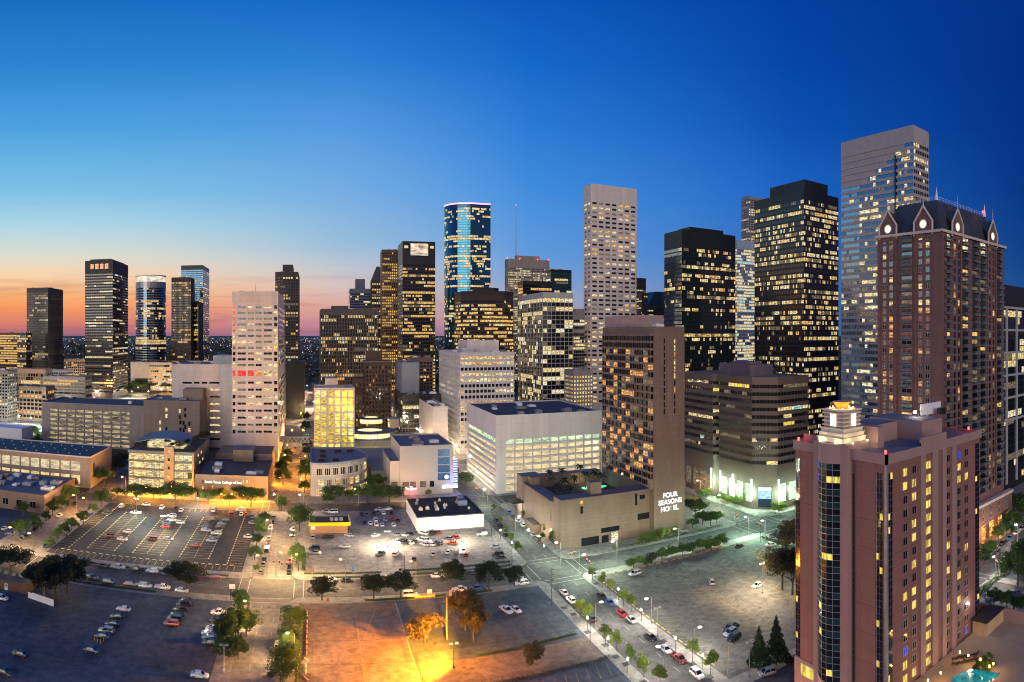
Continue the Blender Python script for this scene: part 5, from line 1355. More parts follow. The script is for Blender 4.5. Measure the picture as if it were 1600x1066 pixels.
# corner screen
cx, cy_ = X0 + c / 2, Y0 + c / 2; yw = -pi / 4
pane(rst, cx - .25, cy_ - .25, 9.6, yw, 6.4, 1.6, 0, DKSTEEL, 'sign_panel', mats=[glow('lit_name_panel', (.6, .75, 1), 2.4)])
pane(rst, cx - .25, cy_ - .25, 5.6, yw, 6.4, 3.9, 0, DKSTEEL, 'screen', mats=[lit('advert_screen', (.35, .6, 1), 1.3, scale=.5, lo=.5)])
pane(rst, cx - .25, cy_ - .25, 1.4, yw, 6.6, 4.1, 0, DKSTEEL, 'dark_panel', mats=[G_DARKBLUE])
q = MB(); q.poly([(x, y, z + .05) for x, y in pg]); q.build('roof', [ROOFB], rst)
q = MB()
for a, b in zip(pg, pg[1:] + pg[:1]):
    L_ = hypot(b[0] - a[0], b[1] - a[1]); u = ((b[0] - a[0]) / L_, (b[1] - a[1]) / L_); n = (u[1], -u[0]); q.obox(a, u, n, 0, L_, -.4, .44, z - .01, z + .7, back=True)
q.build('parapet', [ST], rst)
q = MB(); q.box(X0 + 8, X1 - 6, Y0 + 20, Y0 + 46, z, z + 6); q.box(X0 + 12, X1 - 10, Y0 + 26, Y0 + 40, z + 6, z + 7.4); q.build('penthouse', [mat('plum_penthouse', (.16, .12, .14))], rst)

# ---- brick apartment tower with mansard roof
X0, Y0 = 200.6, 125.; X1 = XF(1568.5, Y0); Y1 = YF(1371, X0); z = zat(361, X0, Y0)
ra = thing('mansard_brick_tower', 'red-brown brick apartment tower with mansard roof and lit round gable windows', 'tower', ((X0 + X1) / 2, 140, 0))
wall = MB(); wall.prism([(X0, Y0), (X1, Y0), (X1, Y1), (X0, Y1)], 0, z)
for px_, s in ((1399, 0), (1470, 0)):
    pass
# shallow piers on both faces
for px_ in (1374, 1400, 1431, 1459):
    y = YF(px_, X0); wall.box(X0 - .35, X0, y - .5, y + .5, 20, z - .4)
for px_ in (1488, 1501, 1529.5, 1543.5, 1555.5):
    x = XF(px_, Y0); wall.box(x - .45, x + .45, Y0 - .35, Y0, 20, z - .4)
wall.box(X0 - .4, X0, Y0 - .4, Y0 + 3.2, 14, z - .3); wall.box(X0, X0 + 3.4, Y0 - .4, Y0, 14, z - .3)
wall.build('wall', [BRICK], ra)
q = MB(); q.box(X0 - 1.2, X1 + .6, Y0 - 1.2, Y0 - .41, z - .3, z + .7); q.box(X0 - 1.2, X0 - .41, Y0 - .41, Y1 + .6, z - .3, z + .7)
q.box(X0 - 3, X1 + 4, Y0 - 3, Y0 - .5, 14.4, 15.6); q.box(X0 - 3, X0 - .5, Y0 - .5, Y1 + 2, 14.4, 15.6)
q.build('cornice', [CREAM], ra)
q = MB(); q.box(X0 - 2.6, X1 + 3.4, Y0 - 2.6, Y0 - .02, 0, 14.4); q.box(X0 - 2.6, X0 - .02, Y0 - .02, Y1 + 1.6, 0, 14.4); q.build('podium_wall', [BRICK], ra)
nfl = 34; fh = (z - 18.5) / nfl
rng = random.Random(51)
def colL(px_, w, nm='window'):
    y = YF(px_, X0)
    for i in range(nfl):
        tall = i == nfl - 1
        up = i / nfl
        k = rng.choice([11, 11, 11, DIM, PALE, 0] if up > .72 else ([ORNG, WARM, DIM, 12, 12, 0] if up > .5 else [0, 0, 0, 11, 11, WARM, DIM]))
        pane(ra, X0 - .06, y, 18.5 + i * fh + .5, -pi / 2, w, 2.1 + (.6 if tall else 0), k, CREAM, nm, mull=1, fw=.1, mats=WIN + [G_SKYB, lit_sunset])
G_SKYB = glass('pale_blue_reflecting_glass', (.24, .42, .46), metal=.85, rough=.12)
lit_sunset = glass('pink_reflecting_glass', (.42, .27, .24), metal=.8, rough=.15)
for px_ in (1382.3, 1392.6, 1438.3, 1449.6): colL(px_, 1.75)
colL(1417, 5.0)
def colR(px_, w, ks):
    x = XF(px_, Y0)
    for i in range(nfl):
        pane(ra, x, Y0 - .06, 18.5 + i * fh + .4, 0, w, 2.3, rng.choice(ks if i < nfl - 2 else [WHT, 1, PALE]), CREAM if w < 3 else DKSTEEL, 'window', mull=1, fw=.09)
for px_ in (1479, 1508, 1535.5): colR(px_, 4.4, [0, 0, 0, 1, 1, 1, WARM, DIM, 1])
pw = MB()
for px_ in (1491.5, 1498, 1523, 1546.5, 1552.2, 1561):
    x = XF(px_, Y0); w = 1.5 if px_ not in (1523, 1561) else 4.2
    for i in range(nfl):
        za = 18.5 + i * fh + .45
        k = rng.choice([0, 0, 1, 1, WARM, DIM, 0])
        pw.quad((x - w / 2, Y0 - .05, za), (x + w / 2, Y0 - .05, za), (x + w / 2, Y0 - .05, za + 2.2), (x - w / 2, Y0 - .05, za + 2.2), k)
pw.build('small_window', WIN, ra, kind='stuff')
# balconies
def balc_mesh():
    m = MB(); m.box(-2.4, 2.4, -1.6, 0, -.18, 0, 0)
    for a, b, c, d in ((-2.4, 2.4, -1.6, -1.55), (-2.4, -2.35, -1.55, 0), (2.35, 2.4, -1.55, 0)):
        m.box(a, b, c, d, .95, 1.02, 1); m.box(a, b, c, d, .08, .88, 2)
    return m.mesh('balcony', [CONC_GREY, DKSTEEL, mat('balcony_mesh', (.10, .12, .14), rough=.35)])
bmsh = balc_mesh(); ox = org(ra)
for i in range(1, nfl):
    za = 18.5 + i * fh + .2
    link('balcony', bmsh, ra, (X0 - ox[0], YF(1417, X0) - ox[1], za), -pi / 2)
    for px_ in (1479, 1508, 1523, 1535.5, 1561): link('balcony', bmsh, ra, (XF(px_, Y0) - ox[0], Y0 - ox[1], za), 0)
# mansard roof
q = MB(); i_ = 6.2; zr = zat(313, X0 + i_, Y0 + i_)
q.frustum([(X0 + .6, Y0 + .6), (X1 - .6, Y0 + .6), (X1 - .6, Y1 - .6), (X0 + .6, Y1 - .6)], z + .2, [(X0 + i_, Y0 + i_), (X1 - i_ - 1, Y0 + i_), (X1 - i_ - 1, Y1 - i_), (X0 + i_, Y1 - i_)], zr); q.build('mansard_roof', [SLATE], ra)
q = MB()
xs_, ys_ = (X0 + i_, X1 - i_ - 1), (Y0 + i_, Y1 - i_)
for a in range(18):
    t = a / 17
    for (x, y) in ((xs_[0] + (xs_[1] - xs_[0]) * t, ys_[0]), (xs_[0], ys_[0] + (ys_[1] - ys_[0]) * t)): q.tube((x, y, zr), (x, y, zr + 1.6), .06, 4)
for h in (.8, 1.6):
    q.tube((xs_[0], ys_[0], zr + h), (xs_[1], ys_[0], zr + h), .06, 4); q.tube((xs_[0], ys_[0], zr + h), (xs_[0], ys_[1], zr + h), .06, 4)
q.build('roof_railing', [WHITE], ra)
for (x, y, py_) in ((xs_[0], ys_[0], 293), (xs_[1], ys_[0], 319)):
    q = MB(); q.tube((x, y, zr), (x, y, zat(py_, x, y)), .75, 8, r2=.05); q.build('spire', [WHITE], ra)
q = MB(); q.box(xs_[1] - 1.6, xs_[1] - .8, ys_[0] - .4, ys_[0] + .4, zr + 1.5, zr + 2.5); q.build('beacon', [E_RED], ra)
def gable(px_, face, apex_py, dial_py):
    hw = 4.3; q = MB(); t = MB(); rf = MB()
    if face == 'L':
        y = YF(px_, X0); za = zat(apex_py, X0, y); zd = zat(dial_py, X0, y); x = X0 - .5
        def pt(s, zz, dd=0): return (x - dd + 0, y - s, zz)
        back = lambda zz: (X0 + 7.5, y, zz)
    else:
        xx = XF(px_, Y0); za = zat(apex_py, xx, Y0); zd = zat(dial_py, xx, Y0); yv = Y0 - .5
        def pt(s, zz, dd=0): return (xx + s, yv - dd, zz)
        back = lambda zz: (xx, Y0 + 7.5, zz)
    zs = z + 4.2
    q.poly([pt(-hw, z - 2), pt(hw, z - 2), pt(hw, zs), pt(0, za - .4), pt(-hw, zs)])
    rf.quad(pt(-hw, zs), pt(0, za - .4), back(za - .4), back(zs)); rf.quad(pt(0, za - .4), pt(hw, zs), back(zs), back(za - .4))
    rf.tri(pt(-hw, z), pt(-hw, zs), back(zs)); rf.tri(pt(hw, zs), pt(hw, z), back(zs))
    for a, b in (((-hw - .2, zs - .2), (0, za)), ((0, za), (hw + .2, zs - .2)), ((-hw, z - 1), (-hw, zs)), ((hw, z - 1), (hw, zs))):
        t.tube(pt(a[0], a[1], .1), pt(b[0], b[1], .1), .38, 6)
    t.tube(pt(0, za), pt(0, za + 5), .25, 6, r2=.04)
    g = q.build('gable', [BRICK], ra); rf.build('gable_roof', [SLATE], g); t.build('gable_trim', [CREAM], g)
    k = MB(); k.poly([pt(1.55 * cos(2 * pi * a / 24), zd + 1.55 * sin(2 * pi * a / 24), .08) for a in range(24)]); k.build('round_window', [E_CREAM], g)
    k = MB()
    for a in range(24):
        a0, a1 = 2 * pi * a / 24, 2 * pi * (a + 1) / 24
        k.quad(pt(1.55 * cos(a0), zd + 1.55 * sin(a0), .14), pt(1.9 * cos(a0), zd + 1.9 * sin(a0), .14), pt(1.9 * cos(a1), zd + 1.9 * sin(a1), .14), pt(1.55 * cos(a1), zd + 1.55 * sin(a1), .14))
    k.build('round_frame', [CREAM], g)
gable(1388.5, 'L', 330, 358.5); gable(1443.5, 'L', 322, 350.5); gable(1494.5, 'R', 327, 355); gable(1549.5, 'R', 344, 369.5)
for px_, k in ((1537, GOLD), (1549, GOLD), (1562, GOLD), (1574, GOLD)):
    x = XF(px_, Y0 - 2.6); pane(ra, x, Y0 - 2.66, .3, 0, 4.0, 6.4, k, CREAM, 'archway', fw=.2)
for px_ in (1536, 1548, 1561, 1572):
    for zz in (8.2, 11.4):
        x = XF(px_, Y0 - 2.6); pane(ra, x, Y0 - 2.66, zz, 0, 1.6, 2.2, 11, CREAM, 'window', mull=1, mats=WIN + [G_SKYB])
for px_ in (1537, 1562): lamp(ra, XF(px_, Y0 - 5), Y0 - 5.5, 4, SOD, 900, .4)

E_BLUEG = lit("blue_lit_pane", (.04, .08, .9), .6, lo=.4)
G_TEALD = glass("dark_teal_glass", (.035, .085, .09), metal=.55)
# ---- nearest hotel: rose stucco tower with lantern
X0, Y0 = 98., 73.9; Y1 = YF(1243, X0); X1 = XF(1530, Y0); z = 62.0
re = thing('rose_stucco_hotel', 'rose stucco hotel tower nearest on the right with glowing stepped lantern and curved glazed bay', 'hotel', ((X0 + X1) / 2, 86, 0))
wall = MB(); wall.prism([(X0, Y0), (X1, Y0), (X1, Y1), (X0, Y1)], 0, z)
wall.build('wall', [MAUVE], re)
zlow = 14.6
# pale bands: base storeys and cornice
q = MB(); q.box(X0 - .5, X0 - .01, Y0 - .5, Y1 + .3, z - 1.1, z + .9); q.box(X0 - .5, X1 + .4, Y0 - .5, Y0 - .01, z - 1.1, z + .9)
q.box(X0 - .35, X0 - .01, YF(1277, X0), Y1, 0, zlow); q.box(X0 - .35, X0 - .01, Y0, YF(1332, X0), 0, zlow - 3)
q.build('cornice', [MAUVE_L], re)
# panels on the avenue face
jn = MB()
pm = {}
def panel(y_a, y_b, za, zb, m, prd=.16):
    k = MB(); k.obox((X0, y_b), (0, -1), (-1, 0), .03, y_b - y_a - .03, 0, prd, za + .03, zb - .03); k.build('wall_panel', [m], re)
for (pa, pb) in ((1251.5, 1277), (1336.5, 1368.5)):
    ya, yb_ = YF(pb, X0), YF(pa, X0)
    for k in range(8):
        h = (z - 1.2 - zlow) / 8; panel(ya, yb_, zlow + k * h, zlow + (k + 1) * h, MAUVE)
# projecting bay with curved glazing
ya, yb_ = YF(1330.5, X0), YF(1277.5, X0); yg0, yg1 = YF(1319, X0), YF(1284, X0)
def arc(n_, bulge, y_a, y_b, x0):
    out = []
    for k in range(n_ + 1):
        t = k / n_; y = y_b + (y_a - y_b) * t; out.append((x0 - bulge * sin(pi * t), y))
    return out
BAYX = X0 - 1.3
bay = MB()
bay.box(BAYX, X0, yg1, yb_, 0, z + 1.8); bay.box(BAYX, X0, ya, yg0, 0, z + 1.8)
ar = arc(10, 1.6, yg0, yg1, BAYX)
for (za, zb) in ((z - 2.2, z + 1.8), (0, zlow - .4)):
    for a, b in zip(ar, ar[1:]): bay.quad((a[0], a[1], za), (b[0], b[1], za), (b[0], b[1], zb), (a[0], a[1], zb))
    bay.poly([(x, y, zb) for x, y in ar]); 
bay.build('bay_wall', [MAUVE_L], re)
rows = 34; nc = 5; hh = (z - 2.2 - (zlow - .4)) / rows
ar5 = arc(nc, 1.6, yg0, yg1, BAYX + .06)
rng = random.Random(61); ox = org(re)
for j in range(nc):
    a, b = ar5[j], ar5[j + 1]; w = hypot(b[0] - a[0], b[1] - a[1]); yw = atan2(b[1] - a[1], b[0] - a[0])
    for i in range(rows):
        spand = i % 2 == 0
        u = rng.random()
        k = (11 if j == 0 and i > rows - 4 else 0 if spand else (YEL if u < .07 or (i in (30, 31) and j in (0, 3, 4)) or (i in (19, 18) and j in (2, 3)) else (12 if u < .7 else 0)))
        if spand and u < .5: k = 0
        pane(re, (a[0] + b[0]) / 2, (a[1] + b[1]) / 2, zlow - .4 + i * hh, yw, w, hh, k, STEEL, 'glass_pane', fw=.055, mats=WIN + [E_BLUEG, G_TEALD])
# corner glazing columns and slit columns
gw = MB()
def glaz(face, pa, pb, nc_, za, zb, rowh, p_=.1):
    n_ = int((zb - za) / rowh)
    for i in range(n_):
        for j in range(nc_):
            k = YEL if rng.random() < p_ and i % 2 else (0 if rng.random() < .5 else 1)
            z0_, z1_ = za + i * rowh + .09, za + (i + 1) * rowh
            if face == 'L':
                a, b = YF(pa, X0), YF(pb, X0); L_ = a - b
                s0, s1 = a - L_ * j / nc_ - .06, a - L_ * (j + 1) / nc_ + .06
                gw.quad((X0 - .05, s0, z0_), (X0 - .05, s1, z0_), (X0 - .05, s1, z1_), (X0 - .05, s0, z1_), k)
            else:
                a, b = XF(pa, Y0), XF(pb, Y0); L_ = b - a
                s0, s1 = a + L_ * j / nc_ + .06, a + L_ * (j + 1) / nc_ - .06
                gw.quad((s0, Y0 - .05, z0_), (s1, Y0 - .05, z0_), (s1, Y0 - .05, z1_), (s0, Y0 - .05, z1_), k)
glaz('L', 1243.6, 1250.6, 2, zlow, z - 2.4, hh, .12); glaz('L', 1369.5, 1379.5, 2, 0, z - 2.4, hh, .12); glaz('R', 1387, 1394.5, 2, 0, z - 2.4, hh, .12); glaz('L', 1332.2, 1335.4, 1, 3, z - 3, hh, .1); glaz('R', 1523.5, 1529.5, 2, 14, z - 2.4, hh, .1)
gw.build('corner_glazing', WIN, re, kind='stuff')
q = MB(); q.box(X0 - .3, X0 + .3, Y0 - .3, Y0 + .3, 0, z - 1.2); q.build('corner_post', [STEEL], re)
q = MB(); q.box(X0 - .12, X0 - .06, YF(1370, X0), YF(1379, X0) if False else YF(1370, X0) + .1, 0, z - 2.4)
q.build('glazing_bar', [STEEL], re)
# right face: pale pilasters, floor joints, windows floor by floor
q = MB()
for pa, pb in ((1436.5, 1444), (1455, 1463.5), (1470.5, 1476.5), (1485.5, 1492)):
    q.box(XF(pa, Y0), XF(pb, Y0), Y0 - .45, Y0 - .01, 14, z - 1.12 + (2.6 if pa < 1480 else 0))
q.box(XF(1436.5, Y0), XF(1476.5, Y0), Y0 - .47, Y0 - .02, z - 1.1, z + 2.6)
q.build('pilaster', [MAUVE_L], re)
q = MB()
for k in range(7): q.box(X0 + .35, X1, Y0 - .04, Y0, 18.5 + k * 6.0 - .07, 18.5 + k * 6.0)
q.build('joint', [mat('joint_rose', (.22, .10, .09))], re)  # thin raised joint strips in a darker rose
fh = 2.84
for i in range(18):
    za = z - 4.6 - i * fh
    for px_, w in ((1413.8, 1.5), (1427.8, 1.5), (1450, 1.9), (1481, 1.5), (1498, 1.5), (1509.5, 1.5)):
        off = 0 if px_ in (1413.8, 1450, 1481, 1498) else 0
        u = rng.random()
        k = YEL if px_ == 1450 else (YEL if u < (.34 if px_ < 1440 else .22) else (12 if u < .42 else (11 if u > .965 else 0)))
        x = XF(px_, Y0)
        pane(re, x, Y0 - .06, za, 0, w, 1.75, k, CREAM if i > 9 else MAUVE_L, 'window', mull=1, fw=.1, mats=WIN + [E_BLUEG, G_TEALD])
# roof
roof_kit(re, X0 + .3, X1, Y0 + .3, Y1, z, ROOFB, MAUVE, 2, par=.8)
xc, yc = X0 + 3.3, YF(1309, X0 + 2.0); zb = z + 1.8
LAN = mat('lantern_stone', (.70, .62, .48), var=.05)
lan = link('stepped_lantern', None, re, (xc - org(re)[0], yc - org(re)[1], zb)); lan['label'] = 'glowing stepped lantern turret with orange-lit bowl'
def sq(r): return [(xc - r, yc - r), (xc + r, yc - r), (xc + r, yc + r), (xc - r, yc + r)]
q = MB(); q.prism(sq(4.4), z - .1, zb); q.build('plinth', [MAUVE_L], lan)
for k, (r, za, zc) in enumerate(((3.7, 0, 1.05), (3.45, 1.05, 2.0), (3.2, 2.0, 2.9))):
    q = MB(); q.prism(sq(r), zb + za, zb + zc); q.prism(sq(r + .14), zb + zc - .22, zb + zc - .01); q.build('step', [LAN], lan)
TB = mat('lantern_band', (.40, .30, .22), var=.06)
q = MB(); q.prism(sq(2.75), zb + 2.9, zb + 6.5); q.build('turret_wall', [TB], lan)
for k in range(4):
    q = MB(); q.prism(sq(2.98), zb + 3.3 + k * .85, zb + 3.62 + k * .85); q.build('turret_band', [LAN], lan)
pane(lan, xc + .5, yc - 3.02, zb + 3.25, 0, 1.45, 2.7, 0, LAN, 'lit_window', mats=[E_SIGN])
pane(lan, xc - 3.02, yc - .2, zb + 3.25, -pi / 2, 1.6, 2.7, 0, LAN, 'lit_window', mats=[E_SIGN])
q = MB(); q.prism(sq(3.1), zb + 6.5, zb + 6.85); q.build('turret_cap', [LAN], lan)
q = MB(); n_ = 10; zt_ = zb + 6.85
q.frustum([(xc + 1.2 * cos(2 * pi * k / n_), yc + 1.2 * sin(2 * pi * k / n_)) for k in range(n_)], zt_, [(xc + 2.1 * cos(2 * pi * k / n_), yc + 2.1 * sin(2 * pi * k / n_)) for k in range(n_)], zt_ + 1.5); q.build('bowl', [mat('copper_bowl', (.65, .36, .09), rough=.5)], lan)
for k in range(8):
    w = 2 * pi * k / 8; q = MB(); q.tube((xc + 2.5 * cos(w), yc + 2.5 * sin(w), zt_), (xc + 2.5 * cos(w), yc + 2.5 * sin(w), zt_ + .28), .13, 6); q.build('uplight', [E_LAMPO], lan)
lamp(lan, xc - 2.7, yc - .6, zt_ + .5, (1, .55, .1), 40, .2, smooth=.4); lamp(lan, xc - .6, yc - 2.7, zt_ + .5, (1, .55, .1), 40, .2, smooth=.4)
for dx, dy in ((-4.5, -2.2), (-4.5, 2.2), (-2.4, -5.2), (2.4, -5.2)):
    lamp(lan, xc + dx, yc + dy, zb + .5, (1, .80, .38), 46, .15, smooth=.3)
    q = MB(); q.box(xc + dx - .16, xc + dx + .16, yc + dy - .16, yc + dy + .16, zb, zb + .3); q.build('floodlight', [E_WHITE], lan)
# penthouse walls behind the lantern, some washed red by the beacons
ph = MB(); ph.box(xc + 4.5, xc + 6.6, yc - 6.5, yc + 4, z, z + 4.6); ph.box(xc + 6.6, xc + 17, yc - 2.5, yc + 5, z, z + 4.2); ph.box(XF(1440, 80), X1 - 8, Y0 + 6, Y1 - 4, z, z + 4.4); ph.box(X0 + 2, xc - 1, yc + 6, Y1 - .6, z, z + 2.2)
ph.build('penthouse', [MAUVE_L], re)
q = MB(); q.quad((xc + 6.7, yc - 2.4, z + 4.25), (xc + 16.9, yc - 2.4, z + 4.25), (xc + 16.9, yc + 4.9, z + 4.25), (xc + 6.7, yc + 4.9, z + 4.25)); q.quad((XF(1440, 80) + .1, Y0 + 6.1, z + 4.45), (X1 - 8.1, Y0 + 6.1, z + 4.45), (X1 - 8.1, Y1 - 4.1, z + 4.45), (XF(1440, 80) + .1, Y1 - 4.1, z + 4.45)); q.build('penthouse_roof', [ROOFB], re)
q = MB(); q.box(XF(1440, Y0 + 12), XF(1440, Y0 + 12) + 9, Y0 + 12, Y0 + 12.4, z + 4.4, z + 7.2); q.build('screen_wall', [WHITE], re)
q = MB(); q.box(XF(1466, Y0 + 10), XF(1466, Y0 + 10) + 2, Y0 + 9, Y0 + 10.4, z + 4.45, z + 6); q.build('roof_unit', [DKSTEEL], re)
q = MB(); q.box(XF(1436, Y0 + 10.5) - .3, XF(1436, Y0 + 10.5) + .3, Y0 + 11.4, Y0 + 11.9, z + 5.4, z + 5.9); q.build('floodlight', [E_LAMPW], re); lamp(re, XF(1438, Y0 + 10.5), Y0 + 10.6, z + 5.7, (1, .75, .5), 90, .15)
for (x, y) in ((X0 + .5, Y1 - .5), (X0 + .8, Y0 + .8), (X1 - 1, Y0 + 2.5)):
    q = MB(); q.tube((x, y, z + .8), (x, y, z + 1.5), .22, 8); q.build('beacon', [E_RED], re)
    lamp(re, x + (.6 if x < 110 else -.6), y + (-.7 if y > 90 else .7), z + 1.9, (1, .05, .06), 45, .15)
# lettering over the avenue entrance, and yellow lit lobby panes
text(re, 'EMBASSY', X0 - 3.1, YF(1303, X0 - 2), zlow - 3.3, -pi / 2, 2.2, E_SIGN, ext=.1, font_bold=.03)
for k in range(3):
    pane(re, X0 - .42, YF(1257 + k * 8, X0), zlow - 3.4, -pi / 2, 1.5, 2.6, 0, CREAM, 'lobby_window', mull=1, mats=[L_YEL])
    pane(re, X0 - .42, YF(1257 + k * 8, X0), 5.5, -pi / 2, 1.6, 4.2, 0, CREAM, 'lobby_window', mull=1, mats=[L_GOLD])
lamp(re, X0 - 4, YF(1260, X0), 6, SOD, 300, .3)
# pool deck on the south side
DZ = 14.0
X2 = X1 + 5
dk = thing('hotel_pool_deck', 'raised pool deck with turquoise pool and sun loungers below the rose hotel', 'pool deck', ((X0 + X2) / 2, 62, 0))
q = MB(); q.box(X0 + 4, X2, 48, Y0 - .5, 0, DZ); q.build('deck_base', [MAUVE_L], dk)
q = MB(); q.quad((X0 + 4, 48, DZ + .02), (X2, 48, DZ + .02), (X2, Y0 - .5, DZ + .02), (X0 + 4, Y0 - .5, DZ + .02)); q.build('paving', [mat('warm_deck_paving', (.48, .36, .22), var=.12)], dk)
q = MB(); q.box(X2, X2 + .5, 48, Y0 + 6, 0, DZ + 3.2); q.box(X2 - 10, X2, Y0 - .45, Y0 + .1, DZ, DZ + .01); q.build('parapet_wall', [MAUVE_L], dk)
pxx, pyy = P(1495, 1062, DZ)
q = MB(); q.poly([(pxx - 5, pyy - 7, DZ + .06), (pxx + 6.5, pyy - 7, DZ + .06), (pxx + 5, pyy - .5, DZ + .06), (pxx, pyy + 1.2, DZ + .06), (pxx - 4, pyy - 1, DZ + .06)]); q.build('pool', [lit('turquoise_pool', (.0, .42, .48), .5, lo=.5)], dk)
hx0, hy0 = P(1502, 1005, DZ + 3); q = MB(); q.box(X1 - 4.5, X2 - .2, Y0 - 4.4, Y0 - .6, DZ, DZ + 3.2); q.build('pool_house', [mat('gold_render', (.55, .38, .2))], dk)  # pool house render in one gold-tan colour
q = MB(); q.box(X1 - 4.8, X2 - .1, Y0 - 4.7, Y0 - .55, DZ + 3.2, DZ + 3.6); q.build('pool_house_roof', [DARKBR], dk)
rng = random.Random(70)
def lounger_mesh():
    m = MB(); m.box(-.33, .33, -.3, 1.0, .28, .36); m.quad((-.33, -.3, .36), (.33, -.3, .36), (.33, -.9, .85), (-.33, -.9, .85)); m.quad((-.33, -.9, .79), (.33, -.9, .79), (.33, -.3, .29), (-.33, -.3, .29))
    for x in (-.28, .28):
        for y in (-.2, .9): m.box(x - .03, x + .03, y - .03, y + .03, 0, .28)
    return m.mesh('sun_lounger', [mat('dark_woven_lounger', (.06, .05, .04))])
lm = lounger_mesh()
for k in range(10):
    px_, py_ = 1494 + (k % 5) * 7.5, 1031 + (k // 5) * 8 - (k % 5) * 1.6
    x, y = P(px_, py_, DZ)
    o = link('sun_lounger', lm, None, (x, y, DZ + .03), rng.uniform(.4, .9)); o['label'] = 'dark woven sun lounger set out beside the turquoise hotel pool'; o['category'] = 'lounger'; o['group'] = 'sun loungers on the hotel pool deck'
for px_, py_ in ((1513, 1023), (1532, 1029), (1546, 1040), (1552, 1036), (1470, 1050), (1450, 1062), (1500, 1018)):
    x, y = P(px_, py_, DZ + 2); y = min(y, Y0 - 1.0); x = min(x, X2 - .4)
    q = MB(); q.tube((x, y, DZ + 1.6), (x, y, DZ + 2.0), .16, 8); q.build('wall_light', [E_LAMPO], dk)
    lamp(dk, x - .3, y - .5, DZ + 2.2, (1, .62, .2), 42, .15)
q = MB(); xw, zw = XF(1511, Y0), zat(943, XF(1511, Y0), Y0); q.box(xw - .2, xw + .2, Y0 - .5, Y0 - .2, zw - .2, zw + .2); q.build('wall_floodlight', [E_LAMPW], re)
lamp(re, xw, Y0 - 1.0, zw, WHT_L, 130, .15)
# ================= cars =================
C_GLASS = glass('car_glass', (.012, .014, .018), rough=.06)
C_TYRE = mat('tyre_rubber', (.02, .02, .02), rough=.9, var=.1)
C_RIM = mat('alloy_rim', (.45, .45, .46), rough=.3, metal=.8, var=.05)
C_HEAD = mat('headlamp_lens', (.75, .77, .78), rough=.15, var=.02)
C_TAIL = mat('tail_lamp_lens', (.35, .015, .01), rough=.25, var=.05)
C_TRIM = mat('black_plastic_trim', (.025, .025, .027), rough=.5, var=.1)
PAINT = {}
def paint(c):
    if c not in PAINT:
        rgb = dict(white=(.72, .72, .70), silver=(.42, .44, .46), grey=(.16, .165, .17), black=(.016, .016, .018), blue=(.03, .10, .30), navy=(.015, .03, .09), red=(.36, .018, .015),
                   maroon=(.13, .012, .018), orange=(.55, .12, .02), brown=(.16, .06, .03), green=(.03, .07, .05), purple=(.08, .03, .16), tan=(.45, .38, .28))[c]
        m, nt, b, N, L = sh('car_paint_' + c)
        b.inputs['Base Color'].default_value = (*rgb, 1); b.inputs['Roughness'].default_value = .28; b.inputs['Metallic'].default_value = .25 if c in ('silver', 'grey') else 0
        b.inputs['Coat Weight'].default_value = .6; b.inputs['Coat Roughness'].default_value = .06
        PAINT[c] = m
    return PAINT[c]
def loft(m, secs, ms=0):
    n = len(m.v); k = 8
    for (y, w, zl, zt) in secs:
        zm = zl + (zt - zl) * .55
        for (x, z) in ((-w * .86, zl), (-w, zl + .12), (-w, zm), (-w * .90, zt), (w * .90, zt), (w, zm), (w, zl + .12), (w * .86, zl)): m.v.append((x, y, z))
    for s in range(len(secs) - 1):
        for i in range(k):
            j = (i + 1) % k
            a, b = n + s * k + i, n + s * k + j
            m.f.append((a, b, b + k, a + k)); m.m.append(ms)
    m.f.append(tuple(n + i for i in range(k - 1, -1, -1))); m.m.append(ms)
    e = n + (len(secs) - 1) * k
    m.f.append(tuple(e + i for i in range(k))); m.m.append(ms)
def cabin(g, b, y0, y1, yr0, yr1, zb, zr, wb, wr):
    """glasshouse: glass frustum in g, roof and pillars in b"""
    A = [(-wb, y0, zb), (wb, y0, zb), (wb, y1, zb), (-wb, y1, zb)]; B = [(-wr, yr0, zr), (wr, yr0, zr), (wr, yr1, zr), (-wr, yr1, zr)]
    n = len(g.v); g.v += A + B
    for i in range(4):
        j = (i + 1) % 4; g.f.append((n + i, n + j, n + 4 + j, n + 4 + i)); g.m.append(0)
    b.box(-wr - .02, wr + .02, yr0 - .04, yr1 + .04, zr - .03, zr + .05)
    for i in range(4): b.tube(A[i], B[i], .055, 4)
    for x, xr in ((-wb - .01, -wr - .01), (wb + .01, wr + .01)): b.tube((x, (y0 + y1) / 2 - .1, zb), (xr, (yr0 + yr1) / 2 - .05, zr), .05, 4)
